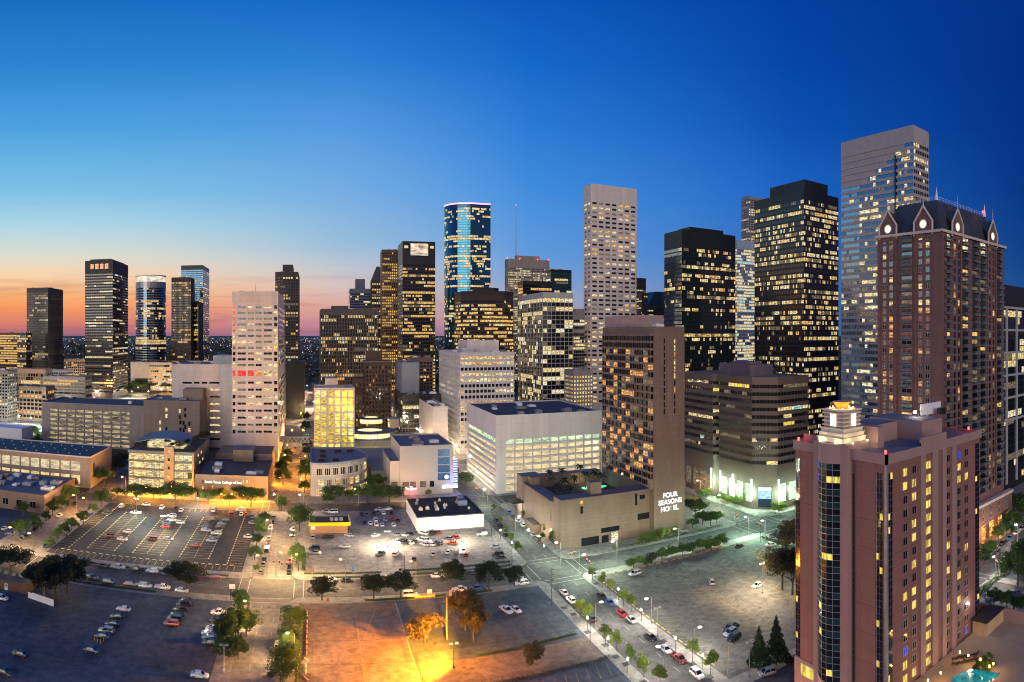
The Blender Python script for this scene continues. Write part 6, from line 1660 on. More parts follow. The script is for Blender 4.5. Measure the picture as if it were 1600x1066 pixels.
def make_car(kind):
    b, g, t = MB(), MB(), MB()
    if kind == 'sedan':
        loft(b, [(-2.32, .70, .46, .80), (-2.18, .85, .30, .93), (-1.55, .90, .22, 1.0), (0, .91, .20, .97), (.95, .91, .22, .96), (1.75, .88, .26, .86), (2.18, .80, .28, .74), (2.34, .64, .42, .60)])
        cabin(g, b, -1.75, 1.15, -1.05, .30, .95, 1.44, .80, .62); L_, wy, wr, hw = 2.3, 1.38, .33, .86
        hl, tl = (2.17, .62, .64), (-2.27, .62, .74)
    elif kind == 'hatch':
        loft(b, [(-2.0, .74, .46, .9), (-1.9, .85, .30, 1.0), (-1.2, .88, .22, 1.02), (0, .88, .20, 1.0), (.95, .88, .22, .98), (1.55, .85, .26, .88), (1.92, .76, .28, .74), (2.05, .6, .42, .60)])
        cabin(g, b, -1.9, 1.05, -1.65, .25, .98, 1.50, .78, .63); L_, wy, wr, hw = 2.0, 1.24, .32, .83
        hl, tl = (1.93, .58, .66), (-1.97, .66, .86)
    elif kind == 'suv':
        loft(b, [(-2.36, .80, .5, 1.0), (-2.25, .90, .36, 1.12), (-1.5, .95, .3, 1.14), (0, .95, .28, 1.12), (1.0, .95, .3, 1.10), (1.9, .92, .34, 1.04), (2.25, .84, .36, .90), (2.36, .7, .48, .74)])
        cabin(g, b, -2.2, 1.25, -1.95, .45, 1.10, 1.74, .86, .72); L_, wy, wr, hw = 2.35, 1.42, .38, .90
        hl, tl = (2.27, .66, .82), (-2.33, .74, 1.0)
    elif kind == 'van':
        loft(b, [(-2.5, .86, .46, 1.2), (-2.42, .94, .34, 1.3), (-1.5, .97, .28, 1.3), (0, .97, .28, 1.26), (1.3, .96, .3, 1.16), (2.0, .92, .34, 1.0), (2.38, .82, .36, .86), (2.5, .7, .46, .72)])
        cabin(g, b, -2.4, 1.75, -2.25, .8, 1.22, 1.95, .88, .76); L_, wy, wr, hw = 2.5, 1.5, .35, .92
        hl, tl = (2.38, .66, .78), (-2.47, .78, 1.1)
    else:
        loft(b, [(-.75, .95, .4, 1.15), (0, .96, .36, 1.15), (1.1, .96, .36, 1.12), (2.1, .93, .4, 1.06), (2.6, .86, .42, .92), (2.75, .72, .52, .76)])
        b.box(-.95, .95, -2.75, -.76, .5, .72); b.box(-.95, -.83, -2.75, -.76, .72, 1.12); b.box(.83, .95, -2.75, -.76, .72, 1.12); b.box(-.83, .83, -2.75, -2.65, .72, 1.1)
        cabin(g, b, -.7, 1.5, -.55, .75, 1.12, 1.78, .86, .72); L_, wy, wr, hw = 2.75, 1.75, .40, .90
        hl, tl = (2.66, .68, .82), (-2.77, .84, .92)
    t = MB(); t.box(-hw * .8, hw * .8, -.12, .12, -.08, .08); mi = MB(); mi.box(-.09, .09, -.09, .09, -.07, .07)
    w = MB(); w.tube((-.11, 0, 0), (.11, 0, 0), wr, 14, 0); w.tube((-.125, 0, 0), (.125, 0, 0), wr * .62, 10, 1)
    h = MB(); h.box(-.17, .17, -.05, .05, -.07, .07); ta = MB(); ta.box(-.15, .15, -.05, .05, -.10, .10)
    return dict(body=b.mesh(kind + '_body', [paint('white')]), win=g.mesh(kind + '_glass', [C_GLASS]), trim=t.mesh('bumper', [C_TRIM]), mirror=mi.mesh('wing_mirror', [C_TRIM]), L=L_, mz=.98 if kind in ('sedan', 'hatch') else 1.08, wheel=w.mesh('wheel', [C_TYRE, C_RIM]),
                head=h.mesh('headlight', [C_HEAD]), tail=ta.mesh('taillight', [C_TAIL]), wy=wy, wr=wr, hw=hw, hl=hl, tl=tl)
KINDS = {k: make_car(k) for k in ('sedan', 'hatch', 'suv', 'van', 'pickup')}
TAIL_ON = glow('lit_tail_lamp', (1, .04, .02), 9)
HEAD_ON = glow('lit_head_lamp', (1, .92, .75), 9)
CARS = []
def car(px, py, col, kind='sedan', yaw=90, place='', grp='', on=None, z=.15):
    x, y = P(px, py, z + .7)
    CARS.append(dict(px=px, x=x, y=y, col=col, kind=kind, yaw=yaw + R.uniform(-2.5, 2.5), place=place, grp=grp, on=on, z=z))
_o = '- second third fourth fifth sixth seventh eighth ninth tenth eleventh twelfth thirteenth fourteenth fifteenth sixteenth seventeenth eighteenth nineteenth'.split()
_u = 'first second third fourth fifth sixth seventh eighth ninth'.split()
ORD = [w + ' ' for w in _o] + [t[1] + ' ' if k == 0 else t[0] + '-' + _u[k - 1] + ' ' for t in (('twenty', 'twentieth'), ('thirty', 'thirtieth'), ('forty', 'fortieth')) for k in range(10)]
def ordinal(i, n):
    if n == 1: return ''
    if i == 0: return 'leftmost '
    if i == n - 1: return 'rightmost '
    if n == 3: return 'middle '
    return ORD[i]
REG = {}
def ranked(o, px, pre, post):
    """label settled at the end, once it is known which of its kind can be seen"""
    REG.setdefault((pre, post), []).append((px, o)); o['label'] = (pre + ' ' + post).strip()
def flush_cars():
    from collections import defaultdict
    by = defaultdict(list)
    for c in CARS: by[(c['col'], c['kind'], c['place'])].append(c)
    for (col, kind, place), L_ in by.items():
        kn = {'hatch': 'hatchback', 'suv': 'SUV', 'van': 'van', 'pickup': 'pickup truck', 'sedan': 'saloon car'}[kind]
        for c in L_: ranked(build_car(c, ''), c['px'], f'{col} {kn}', place)
def build_car(c, lab):
    K = KINDS[c['kind']]
    nm = {'hatch': 'parked_hatchback', 'suv': 'parked_suv', 'van': 'parked_van', 'pickup': 'pickup_truck', 'sedan': 'parked_car'}[c['kind']]
    t = thing(nm, lab, {'suv': 'car', 'van': 'van', 'pickup': 'pickup truck'}.get(c['kind'], 'car'), (c['x'], c['y'], c['z']), radians(c['yaw']), c['grp'])
    b = link('body', K['body'], t); b.material_slots[0].link = 'OBJECT'; b.material_slots[0].material = paint(c['col'])
    link('windows', K['win'], t).name = 'window'; link('bumper', K['trim'], t, (0, K['L'] - .09, .38)); link('bumper', K['trim'], t, (0, -K['L'] + .09, .39))
    for sx in (-1, 1):
        link('wing_mirror', K['mirror'], t, (sx * (K['hw'] + .12), .8, K['mz']))
        for sy in (-1, 1): link('wheel', K['wheel'], t, (sx * (K['hw'] - .04), sy * K['wy'], K['wr']))
        h = link('headlight', K['head'], t, (sx * K['hl'][1], K['hl'][0], K['hl'][2])); ta = link('taillight', K['tail'], t, (sx * K['tl'][1], K['tl'][0], K['tl'][2]))
        if c['on']:
            ta.material_slots[0].link = 'OBJECT'; ta.material_slots[0].material = TAIL_ON
            if c['on'] == 'full':
                h.material_slots[0].link = 'OBJECT'; h.material_slots[0].material = HEAD_ON
    return t
def cars(place, grp, yaw, items, z=.15):
    for it in items:
        px, py, col, kind = it[:4]
        car(px, py, col, kind, it[4] if len(it) > 4 else yaw, place, grp, it[5] if len(it) > 5 else None, z)
g1 = 'cars parked in the yellow-striped lot'
cars('in the top rows of the striped lot', g1, 90, [(253, 793, 'white', 'van', 0), (276, 793, 'black', 'sedan', 0), (283, 797, 'white', 'sedan', 0), (334, 797, 'white', 'van', 0), (363, 803, 'red', 'suv', 0), (376, 797, 'white', 'suv', 90), (377, 803, 'white', 'sedan', 0), (385, 803, 'orange', 'hatch', 0), (393, 804, 'black', 'suv', 90),
    (190, 791, 'silver', 'suv', 0), (206, 793, 'grey', 'sedan', 0), (228, 788, 'white', 'sedan', 90), (212, 801, 'white', 'pickup', 90), (229, 805, 'black', 'sedan', 90), (168, 797, 'black', 'suv', 90), (166, 802, 'grey', 'suv', 90)])
cars('near the bright lamp of the striped lot', g1, 90, [(268, 806, 'white', 'suv'), (268, 812, 'white', 'sedan'), (282, 816, 'white', 'hatch', -90), (259, 816, 'blue', 'sedan'), (259, 822.5, 'red', 'sedan'), (263, 842, 'silver', 'sedan', -90), (238, 842, 'brown', 'suv'), (199, 830, 'white', 'hatch'), (171, 837, 'maroon', 'suv'), (191, 842, 'white', 'sedan', -90)])
cars('in the bays nearest the skybridge avenue', g1, 90, [(333, 812, 'black', 'suv', -90), (351, 813, 'black', 'suv'), (347, 818, 'grey', 'sedan', -90), (344, 822.5, 'black', 'sedan', -90), (322, 823, 'black', 'sedan'), (322, 828, 'silver', 'sedan', -90), (338, 833, 'white', 'suv'), (335, 838, 'grey', 'sedan'), (331, 844, 'silver', 'sedan'), (305, 852, 'red', 'sedan'), (399, 809, 'black', 'suv'), (396, 816.5, 'silver', 'sedan', -90), (389, 838, 'white', 'sedan', -90)])
cars('along the avenue by the low brick building', 'cars along the avenue by the low brick building', 0, [(93, 805, 'white', 'sedan', 180, 'full'), (118, 786, 'black', 'sedan'), (71, 852, 'blue', 'sedan', 20), (96, 828, 'white', 'van'), (106, 833, 'grey', 'suv'), (131, 812, 'white', 'sedan'), (141, 804, 'blue', 'sedan'), (8, 825, 'white', 'sedan'), (38, 838, 'black', 'suv'), (45, 832, 'grey', 'sedan'), (56, 826, 'black', 'sedan'), (15, 834, 'navy', 'sedan', 90)], .02)
cars('on the cross street beside the striped lot', 'cars parked along the cross street', 90, [(99, 874, 'blue', 'sedan'), (130, 878, 'black', 'suv'), (160, 883.5, 'black', 'sedan'), (184, 886, 'white', 'pickup', -90), (214, 889.5, 'black', 'pickup'), (238, 892, 'white', 'suv'), (263, 896, 'blue', 'sedan'), (313, 900, 'purple', 'sedan'), (336, 901, 'maroon', 'hatch')], .02)
cars('on the cross street beside the unlit lot', 'cars parked along the cross street', -90, [(144, 902, 'black', 'suv'), (171, 909, 'black', 'suv'), (205, 913, 'maroon', 'suv', -90, 'tail'), (227, 915.5, 'silver', 'suv'), (254, 917.5, 'white', 'pickup'), (284, 922, 'white', 'sedan')], .02)
cars('in the dark unlit lot by the shed', 'cars parked in the dark lower-left lot', 90, [(193, 951, 'white', 'sedan'), (183, 962.5, 'black', 'sedan'), (176, 974, 'navy', 'sedan'), (166, 985, 'silver', 'suv'), (160, 993, 'navy', 'sedan'), (144, 1015, 'navy', 'sedan', -90), (31, 1021, 'black', 'sedan'), (7, 1050, 'black', 'sedan', -90), (2, 934, 'white', 'suv', -90), (291, 938, 'navy', 'sedan'), (287, 944, 'navy', 'suv'), (282, 952, 'black', 'suv'), (278, 960, 'black', 'sedan'), (273, 967, 'green', 'suv'), (268, 974, 'red', 'suv'), (312, 1054, 'white', 'sedan', -90)])
cars('beside the tree row of the unlit lot', 'cars parked in the dark lower-left lot', 90, [(343, 957, 'white', 'pickup', 90), (339, 969, 'black', 'suv'), (333, 981, 'white', 'sedan'), (327, 988, 'silver', 'sedan'), (328, 995, 'blue', 'sedan'), (328, 1003, 'black', 'sedan')])
cars('at the kerb beside the striped lot', 'cars parked on the skybridge avenue', 0, [(428, 808, 'grey', 'sedan'), (426, 815, 'black', 'sedan'), (423, 824, 'white', 'suv', 0, 'tail'), (420, 841, 'silver', 'sedan'), (417.5, 851, 'black', 'sedan'), (416.5, 859, 'black', 'suv'), (413, 873, 'black', 'sedan'), (411.5, 881, 'grey', 'sedan'), (408, 893, 'grey', 'hatch')], .02)
cars('at the kerb beside the pale lot', 'cars parked on the skybridge avenue', 0, [(455, 863, 'white', 'sedan'), (454, 875, 'red', 'sedan', 0, 'tail'), (453, 884, 'black', 'suv'), (452, 893, 'black', 'sedan'), (458, 826, 'white', 'sedan'), (457, 835, 'black', 'suv', 0, 'tail'), (434, 1008, 'white', 'suv'), (438, 985, 'navy', 'sedan')], .02)
cars('on the avenue beyond the college', 'cars on the far avenue', 0, [(459, 708, 'silver', 'sedan', 0, 'tail'), (461, 700, 'red', 'sedan', 0, 'tail'), (470, 714, 'white', 'sedan', 0, 'tail'), (467, 690, 'black', 'suv', 0, 'tail'), (431, 768, 'black', 'sedan', 0, 'tail'), (469, 771, 'red', 'sedan', 0, 'tail')], .02)
g2 = 'cars parked in the pale floodlit lot'
cars('by the yellow-trimmed shop in the pale floodlit lot', g2, 90, [(489, 839, 'silver', 'suv', 0), (511, 839, 'black', 'pickup'), (546, 836, 'silver', 'sedan', 60), (491, 856.5, 'black', 'suv'), (492, 863, 'silver', 'sedan'), (539, 854, 'silver', 'suv', 75), (545, 814, 'white', 'sedan', 0), (511, 799, 'silver', 'pickup'), (520, 800, 'white', 'van')])
cars('in the open front of the pale floodlit lot', g2, -30, [(587, 836, 'white', 'sedan', -50), (595, 865, 'grey', 'pickup', -35), (619, 865, 'white', 'suv', -30), (647, 873, 'black', 'sedan', -10), (677, 865, 'silver', 'sedan', -15), (701, 862, 'white', 'sedan', -30), (713, 862, 'grey', 'suv', -20), (724, 861, 'white', 'pickup', -15), (729, 866, 'red', 'hatch', -20), (754, 835, 'silver', 'suv', 90), (774, 854, 'silver', 'sedan', 80), (778, 866, 'black', 'suv', 85), (782, 871, 'black', 'sedan', 85)])
cars('in the rows before the white store', g2, 40, [(621, 846, 'white', 'sedan', -140), (628, 847, 'black', 'sedan'), (633.5, 847, 'black', 'suv', -140), (639.5, 847.5, 'white', 'sedan'), (645, 846, 'black', 'hatch'), (659, 843, 'white', 'suv'), (667, 843.5, 'white', 'sedan', -140), (664, 850, 'silver', 'sedan'), (673, 850, 'white', 'sedan'), (684, 848.5, 'grey', 'suv'), (701, 841, 'grey', 'sedan', 45), (711, 839, 'red', 'sedan', 40), (706.5, 848.5, 'orange', 'sedan', 60)])
cars('close under the wall of the white store', g2, 40, [(619, 834.5, 'grey', 'sedan'), (631, 835, 'silver', 'sedan'), (639, 834, 'black', 'sedan'), (661, 833, 'white', 'suv'), (669, 832.5, 'black', 'sedan'), (675, 832, 'black', 'suv'), (682, 831.5, 'red', 'sedan')])
cars('in the crowded pale lot rows below the mall trees', g2, 0, [(565, 803, 'black', 'sedan'), (573, 803, 'grey', 'sedan'), (583, 801, 'black', 'suv'), (590, 800, 'grey', 'sedan'), (599, 801, 'white', 'suv'), (611, 801, 'black', 'sedan'), (569, 816, 'black', 'sedan'), (578.5, 817, 'white', 'sedan'), (586.5, 812, 'white', 'suv'), (588, 819, 'white', 'sedan'), (602, 811, 'silver', 'sedan'), (597, 819.5, 'silver', 'sedan'), (612, 810, 'red', 'suv'), (615, 819.5, 'white', 'sedan'), (621, 812, 'black', 'sedan'), (592, 796, 'white', 'sedan', 90), (606, 795, 'white', 'sedan', 90)])
cars('on the cross street below the pale lot', 'cars parked along the cross street', -90, [(516, 906, 'white', 'suv'), (543, 907, 'black', 'sedan'), (573, 905, 'black', 'suv'), (606, 903, 'orange', 'sedan'), (683, 899, 'white', 'sedan', -90, 'tail'), (738, 896, 'black', 'suv'), (755, 892, 'white', 'sedan')], .02)
cars('under the dark trees of the cross street', 'cars parked along the cross street', 90, [(719, 921, 'white', 'pickup', -90), (746, 919, 'blue', 'pickup'), (815, 911, 'white', 'suv'), (641, 929, 'white', 'van', -90)], .02)
cars('alone in the unlit lot behind the dirt strip', 'cars in the unlit middle lot', 15, [(791, 953, 'white', 'pickup', 195), (806, 952, 'white', 'sedan', 195)])
cars('along the hotel podium kerb', 'cars parked along the hotel avenue', 0, [(795, 800, 'blue', 'sedan'), (802, 806.5, 'black', 'sedan'), (809.5, 813, 'white', 'sedan'), (817, 820, 'white', 'suv'), (826, 828.5, 'white', 'sedan'), (833, 835, 'silver', 'sedan'), (840, 841, 'grey', 'suv')], .02)
cars('at the kerb by the white store and unlit lot', 'cars parked along the hotel avenue', 0, [(776, 812, 'black', 'sedan'), (781, 822, 'black', 'suv'), (789, 835, 'black', 'sedan'), (881, 925, 'white', 'sedan'), (892, 937, 'white', 'suv'), (924, 966, 'black', 'sedan')], .02)
cars('at the kerb beside the angled-bay lot', 'cars parked along the hotel avenue', 180, [(940, 931, 'black', 'sedan'), (953, 941, 'blue', 'sedan'), (972, 958, 'red', 'sedan'), (987, 968, 'silver', 'sedan'), (1017, 995, 'black', 'sedan'), (1040, 1014, 'silver', 'sedan'), (1061, 1029, 'maroon', 'pickup'), (1089, 1053, 'white', 'suv')], .02)
cars('in the angled-bay lot', 'cars in the angled-bay lot', 60, [(992, 896, 'silver', 'suv', 95), (1112, 909, 'silver', 'suv', -25), (1184, 914, 'white', 'sedan', 95), (1142, 981, 'black', 'pickup', 100), (1141, 988.5, 'silver', 'suv', 100), (1147, 996, 'black', 'suv', 100)])
cars('on the street edge below the conifers', 'cars near the rose hotel', 70, [(1198, 1051, 'silver', 'suv', 75), (1239, 1030, 'black', 'sedan', 75)], .02)
cars('on the street above the angled-bay lot', 'cars parked along the cross street', 90, [(1156, 853, 'black', 'sedan', -75), (1119, 853, 'white', 'sedan', 85), (1069, 829, 'grey', 'sedan', 60), (1204, 851, 'white', 'sedan', 60)], .02)
cars('on the street beyond the rose hotel', 'cars at the right edge', -90, [(1588, 926, 'purple', 'sedan'), (1579, 954, 'white', 'sedan', 80), (1548, 933, 'white', 'suv', 80), (1569, 962, 'black', 'suv', 80), (1588, 832, 'white', 'sedan', 90), (1578, 840, 'blue', 'sedan', 90), (1567, 849, 'black', 'suv', 90), (1556, 857, 'silver', 'sedan', 90), (1546, 864, 'grey', 'sedan', 90), (1597, 826, 'silver', 'suv', 90)], .02)
flush_cars()

# ================= trees =================
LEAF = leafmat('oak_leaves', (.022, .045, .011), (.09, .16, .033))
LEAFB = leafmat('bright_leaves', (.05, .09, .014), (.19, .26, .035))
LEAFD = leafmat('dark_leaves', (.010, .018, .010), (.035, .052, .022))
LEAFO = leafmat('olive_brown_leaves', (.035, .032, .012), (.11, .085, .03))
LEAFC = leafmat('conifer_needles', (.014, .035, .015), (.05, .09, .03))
BARK = mat('bark', (.10, .075, .055), rough=.9, var=.3, scale=2)
def crown_mesh(kind, seed, n=2600, lm=LEAF):
    rng = random.Random(seed); m = MB()
    def leaf(x, y, z, s):
        a, b = rng.uniform(0, 2 * pi), rng.uniform(-1.0, 1.0)
        ux, uy, uz = cos(a) * cos(b), sin(a) * cos(b), sin(b)
        c = rng.uniform(0, 2 * pi); vx, vy, vz = -sin(a) * cos(c) - cos(a) * sin(b) * sin(c), cos(a) * cos(c) - sin(a) * sin(b) * sin(c), cos(b) * sin(c)
        s2 = s * .62
        m.quad((x - ux * s, y - uy * s, z - uz * s), (x + vx * s2, y + vy * s2, z + vz * s2), (x + ux * s, y + uy * s, z + uz * s), (x - vx * s2, y - vy * s2, z - vz * s2))
    if kind == 'cone':
        for _ in range(n):
            t = rng.random() ** 1.5; r = (1 - t) * .30 * (.75 + .35 * sin(t * 38 + rng.random())) * sqrt(rng.uniform(.35, 1)); a = rng.uniform(0, 2 * pi)
            leaf(r * cos(a), r * sin(a), .10 + t * .9, .028)
    elif kind == 'hedge':
        for _ in range(n): leaf(rng.uniform(-.5, .5), rng.uniform(-.5, .5), rng.uniform(0, 1) ** .7, .10)
    else:
        fl, nc = dict(round=(.40, 40), wide=(.27, 46), young=(.36, 14), bush=(.42, 22))[kind]
        cl = []
        for _ in range(nc):
            a = rng.uniform(0, 2 * pi); e = rng.uniform(-.55, 1); rr = rng.uniform(.45, 1.0)
            hr = dict(round=.50, wide=.66, young=.28, bush=.52)[kind] * rng.uniform(.82, 1.12)
            c = sqrt(max(0, 1 - e * e))
            cl.append((hr * rr * c * cos(a), hr * rr * c * sin(a), (.58 if kind == 'round' else .68 if kind == 'wide' else .64) + fl * rr * e * (1 if e > 0 else .8), rng.uniform(.11, .19) * (1.0 if kind != 'young' else .95)))
        if kind == 'bush': cl = [(x, y, z - .2, r * 1.2) for x, y, z, r in cl]
        for k in range(n):
            cx, cy_, cz, cr = cl[k % nc]
            while True:
                x, y, z = rng.uniform(-1, 1), rng.uniform(-1, 1), rng.uniform(-1, 1)
                d = x * x + y * y + z * z
                if .2 < d < 1: break
            leaf(cx + x * cr, cy_ + y * cr, cz + z * cr * .75, rng.uniform(.018, .030) * (1.35 if kind in ('young', 'bush') else 1))
    return m.mesh('crown', [lm])
def trunk_mesh(kind, seed):
    rng = random.Random(seed); m = MB()
    if kind == 'cone': m.tube((0, 0, 0), (0, 0, .8), .022, 7, r2=.006)
    else:
        th = dict(round=.42, wide=.36, young=.5, bush=.3)[kind]; r = dict(round=.03, wide=.032, young=.014, bush=.02)[kind]
        m.tube((0, 0, -.01), (rng.uniform(-.02, .02), rng.uniform(-.02, .02), th), r, 7, r2=r * .7, cap=False)
        for k in range(6):
            a = k * 1.05 + rng.random() * .5; e = rng.uniform(.14, .3)
            m.tube((0, 0, th * rng.uniform(.8, .98)), (e * cos(a), e * sin(a), th + rng.uniform(.12, .32)), r * .5, 5, r2=r * .18, cap=False)
    return m.mesh('trunk', [BARK])
TV = {}
for k, nv in (('round', 4), ('wide', 3), ('young', 3), ('bush', 2), ('cone', 2)):
    for v in range(nv):
        TV[k, v] = (crown_mesh(k, 100 + v * 7 + len(k), dict(round=6000, wide=6600, young=1300, bush=3000, cone=4200)[k], LEAFC if k == 'cone' else (LEAFB if k == 'young' else LEAF)), trunk_mesh(k, v + 5), nv)
TREES = []
def tree(px, py, h, kind='round', place='', grp='street trees', lm=None, z=.15, wid=1.0, name=None):
    TREES.append(dict(px=px, py=py, h=h * (1.12 if kind in ('round', 'wide') else 1), kind=kind, place=place, grp=grp, lm=lm, z=z, wid=wid, name=name))
def flush_trees():
    from collections import defaultdict
    by = defaultdict(list)
    def desc(t): return {None: 'green', LEAFB: 'bright yellow-green', LEAFD: 'dark', LEAFO: 'olive-brown', LEAFC: 'dark'}[t['lm']] + ' ' + {'round': 'rounded tree', 'wide': 'spreading tree', 'young': 'young street tree', 'bush': 'bush', 'cone': 'conifer'}[t['kind']]
    for t in TREES: by[(desc(t), t['place'])].append(t)
    for (d, place), L_ in by.items():
        L_.sort(key=lambda t: t['px'])
        for t in L_:
            x, y = P(t['px'], t['py'], t['z'])
            w = t['wid']
            nm = {'cone': 'conifer_tree', 'bush': 'bush', 'young': 'young_street_tree'}.get(t['kind'], 'leafy_tree')
            r = thing(nm, '', 'bush' if t['kind'] == 'bush' else 'tree', (x, y, t['z']), R.uniform(0, 6.28), t['grp'], (t['h'] * w, t['h'] * w, t['h']))
            ranked(r, t['px'], d, place)
            cm, tm, nv = TV[t['kind'], 0]; v = R.randrange(nv); cm, tm, _ = TV[t['kind'], v]
            c = link('crown', cm, r); link('trunk', tm, r)
            if t['lm'] is not None: c.material_slots[0].link = 'OBJECT'; c.material_slots[0].material = t['lm']
def trees(place, grp, kind, lm, items, z=.15):
    for it in items: tree(it[0], it[1], it[2], it[4] if len(it) > 4 else kind, place, grp, lm, z, it[3] if len(it) > 3 else 1.0)
trees('along the top edge of the yellow-striped lot', 'trees above the striped lot', 'wide', None, [(213, 786, 9, 1.15), (250, 782, 6), (274, 789, 10, 1.25), (300, 780, 5.5), (325, 788, 6.5, 1.1), (359, 790, 5), (392, 792, 8.5, 1.15), (345, 783, 6), (378, 782, 7), (393, 780, 5.5), (183, 778, 5), (240, 779, 5)])
trees('on the pavement of the brick building avenue', 'trees on the avenue by the low brick building', 'round', None, [(160, 795, 8.5), (145, 803, 4.5), (130, 818, 5.5), (112, 829, 5, 1.2), (90, 845, 4.5), (78, 856, 3.6, 1.1), (100, 836, 4.5)])
trees('beside the low brick building', 'trees by the low brick building', 'round', None, [(108, 785, 8, 1.1), (97, 797, 6.5), (82, 806, 6.5), (72, 815, 4.5), (53, 820, 5), (30, 838, 6.5, 1.2), (36, 806, 6), (58, 831, 5)])
trees('in front of the long cream hall', 'trees by the long cream hall', 'round', None, [(8, 757, 7), (20, 758, 8), (34, 759, 7), (52, 761, 6.5), (70, 762, 7), (115, 767, 6), (92, 765, 6)])
trees('beside the blank end of the long cream hall', 'trees by the long cream hall', 'wide', None, [(163, 760, 9), (184, 740, 8), (190, 726, 7), (178, 728, 6)])
trees('on the plaza behind the long cream hall', 'trees at the far left plaza', 'round', None, [(6, 684, 9), (16, 690, 10), (28, 682, 9), (38, 694, 9), (50, 686, 10), (58, 700, 8), (10, 702, 9), (30, 706, 8), (62, 690, 7), (45, 704, 8), (22, 698, 8), (54, 678, 8)])
trees('around the foot of the banded tower', 'trees by the banded tower', 'wide', None, [(88, 616, 13), (120, 615, 14), (140, 612, 13), (210, 611, 14), (222, 612, 12), (240, 610, 13), (258, 611, 12), (150, 616, 12), (200, 616, 13)])
trees('on the roof terrace of the glass office', 'rooftop trees of the glass office', 'bush', LEAFO, [(214, 699, 3.6), (226, 697, 3), (262, 695, 4), (280, 700, 5), (292, 698, 5.5), (305, 694, 5.5), (316, 688, 6), (322, 684, 5), (270, 698, 3)], 22)
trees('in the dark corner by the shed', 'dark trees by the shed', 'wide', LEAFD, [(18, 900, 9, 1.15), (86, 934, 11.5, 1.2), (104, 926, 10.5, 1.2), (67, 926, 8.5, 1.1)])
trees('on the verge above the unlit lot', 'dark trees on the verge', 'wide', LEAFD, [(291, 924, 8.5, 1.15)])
trees('in the planting strip by the unlit lot', 'trees in the planting strip', 'round', None, [(378, 957, 5.6, .8), (375, 948, 4.8), (368, 1000, 8.2, 1.0), (356, 1012, 7.2, 1.0), (385, 995, 6.8), (350, 1034, 5.8, 1.0), (372, 1030, 5)])
trees('on the pavement beside the striped lot', 'trees left of the skybridge avenue', 'round', None, [(413, 822, 5.5), (407, 838, 5), (405, 826, 4.5), (401, 853, 4.5), (398, 876, 5), (400, 892, 2.5, .9, 'bush')])
trees('on the pavement beside the pale lot', 'trees right of the skybridge avenue', 'round', None, [(468, 830, 10), (466, 892, 8.5, .75), (463, 880, 6.5, .8), (440, 798, 6.5), (442, 758, 9), (440, 742, 8), (448, 730, 7)])
trees('by the hedge of the orange-lit lot', 'trees right of the skybridge avenue', 'round', None, [(456, 990, 7.2, .95), (450, 1010, 5.8, .9), (450, 1028, 6.2, .9), (446, 1052, 6.8, 1.0), (438, 1068, 6, 1.1)])
trees('on the avenue beyond the first crossing', 'trees on the far avenue', 'round', None, [(478, 752, 9), (480, 738, 8), (476, 770, 6), (482, 716, 7.5), (481, 702, 7), (450, 716, 6), (478, 676, 9), (477, 660, 9)])
trees('before the curved mall building', 'trees before the mall', 'wide', None, [(523, 788, 8.5, 1.2), (512, 790, 5), (574, 787, 8.5, 1.25), (608, 787, 8.5, 1.3), (585, 770, 9, .9), (548, 784, 5.5), (597, 778, 6)])
trees('by the front of the white venue', 'trees before the mall', 'young', LEAFB, [(670, 779, 5, 1.2), (594, 781, 5)])
trees('at the corner of the white venue', 'trees by the hotel avenue', 'round', None, [(727, 762, 8)])
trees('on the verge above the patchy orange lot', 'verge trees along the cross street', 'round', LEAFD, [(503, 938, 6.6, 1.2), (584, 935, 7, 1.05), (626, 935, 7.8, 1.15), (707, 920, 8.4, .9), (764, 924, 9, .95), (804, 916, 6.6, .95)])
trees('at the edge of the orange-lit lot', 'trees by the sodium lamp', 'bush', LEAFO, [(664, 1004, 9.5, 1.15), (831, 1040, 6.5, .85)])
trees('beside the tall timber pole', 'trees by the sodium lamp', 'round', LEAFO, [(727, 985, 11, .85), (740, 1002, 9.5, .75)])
yl = [(785, 812), (777, 802), (790, 830), (798, 846), (804, 836)]
trees('on the pavement beside the white store', 'young trees along the hotel avenue', 'young', LEAFB, [(772, 800, 3.8), (783, 822, 4), (790, 838, 4.5), (799, 850, 4.8), (810, 866, 5)])
trees('beside the hotel podium', 'young trees along the hotel avenue', 'young', LEAFB, [(804, 792, 4.5), (812, 800, 4.5), (818, 812, 4.5), (854, 838, 5), (865, 850, 6, 1.1), (848, 846, 3.5), (838, 822, 3.5)])
trees('on the pavement beside the unlit lot', 'young trees along the hotel avenue', 'young', LEAFB, [(907, 966, 5.5), (919, 974, 5.5), (946, 1007, 5.3), (963, 1017, 5.3), (986, 1040, 5.5), (1006, 1060, 6), (1031, 1075, 6)])
trees('on the pavement beside the angled-bay lot', 'young trees along the hotel avenue', 'young', LEAFB, [(925, 908, 5), (941, 918, 5), (955, 930, 5.2), (974, 948, 5.8), (987, 956, 5.5), (1082, 1034, 6), (1110, 1054, 6.2)])
trees('beside the hotel driveway on the podium corner', 'hotel shrubs', 'bush', None, [(836, 806, 4.2), (846, 808, 4), (828, 802, 4)], 2.2)
trees('in the leafy forecourt of the hotel tower', 'hotel forecourt trees', 'wide', None, [(1086, 810, 8, 1.1), (1098, 820, 5.5), (1110, 822, 5), (1120, 818, 5), (1082, 826, 4)])
trees('against the foot of the hotel tower', 'hotel foot trees', 'bush', LEAFB, [(1008, 850, 5.5), (1020, 846, 5), (1036, 842, 5), (1052, 838, 4.5)])
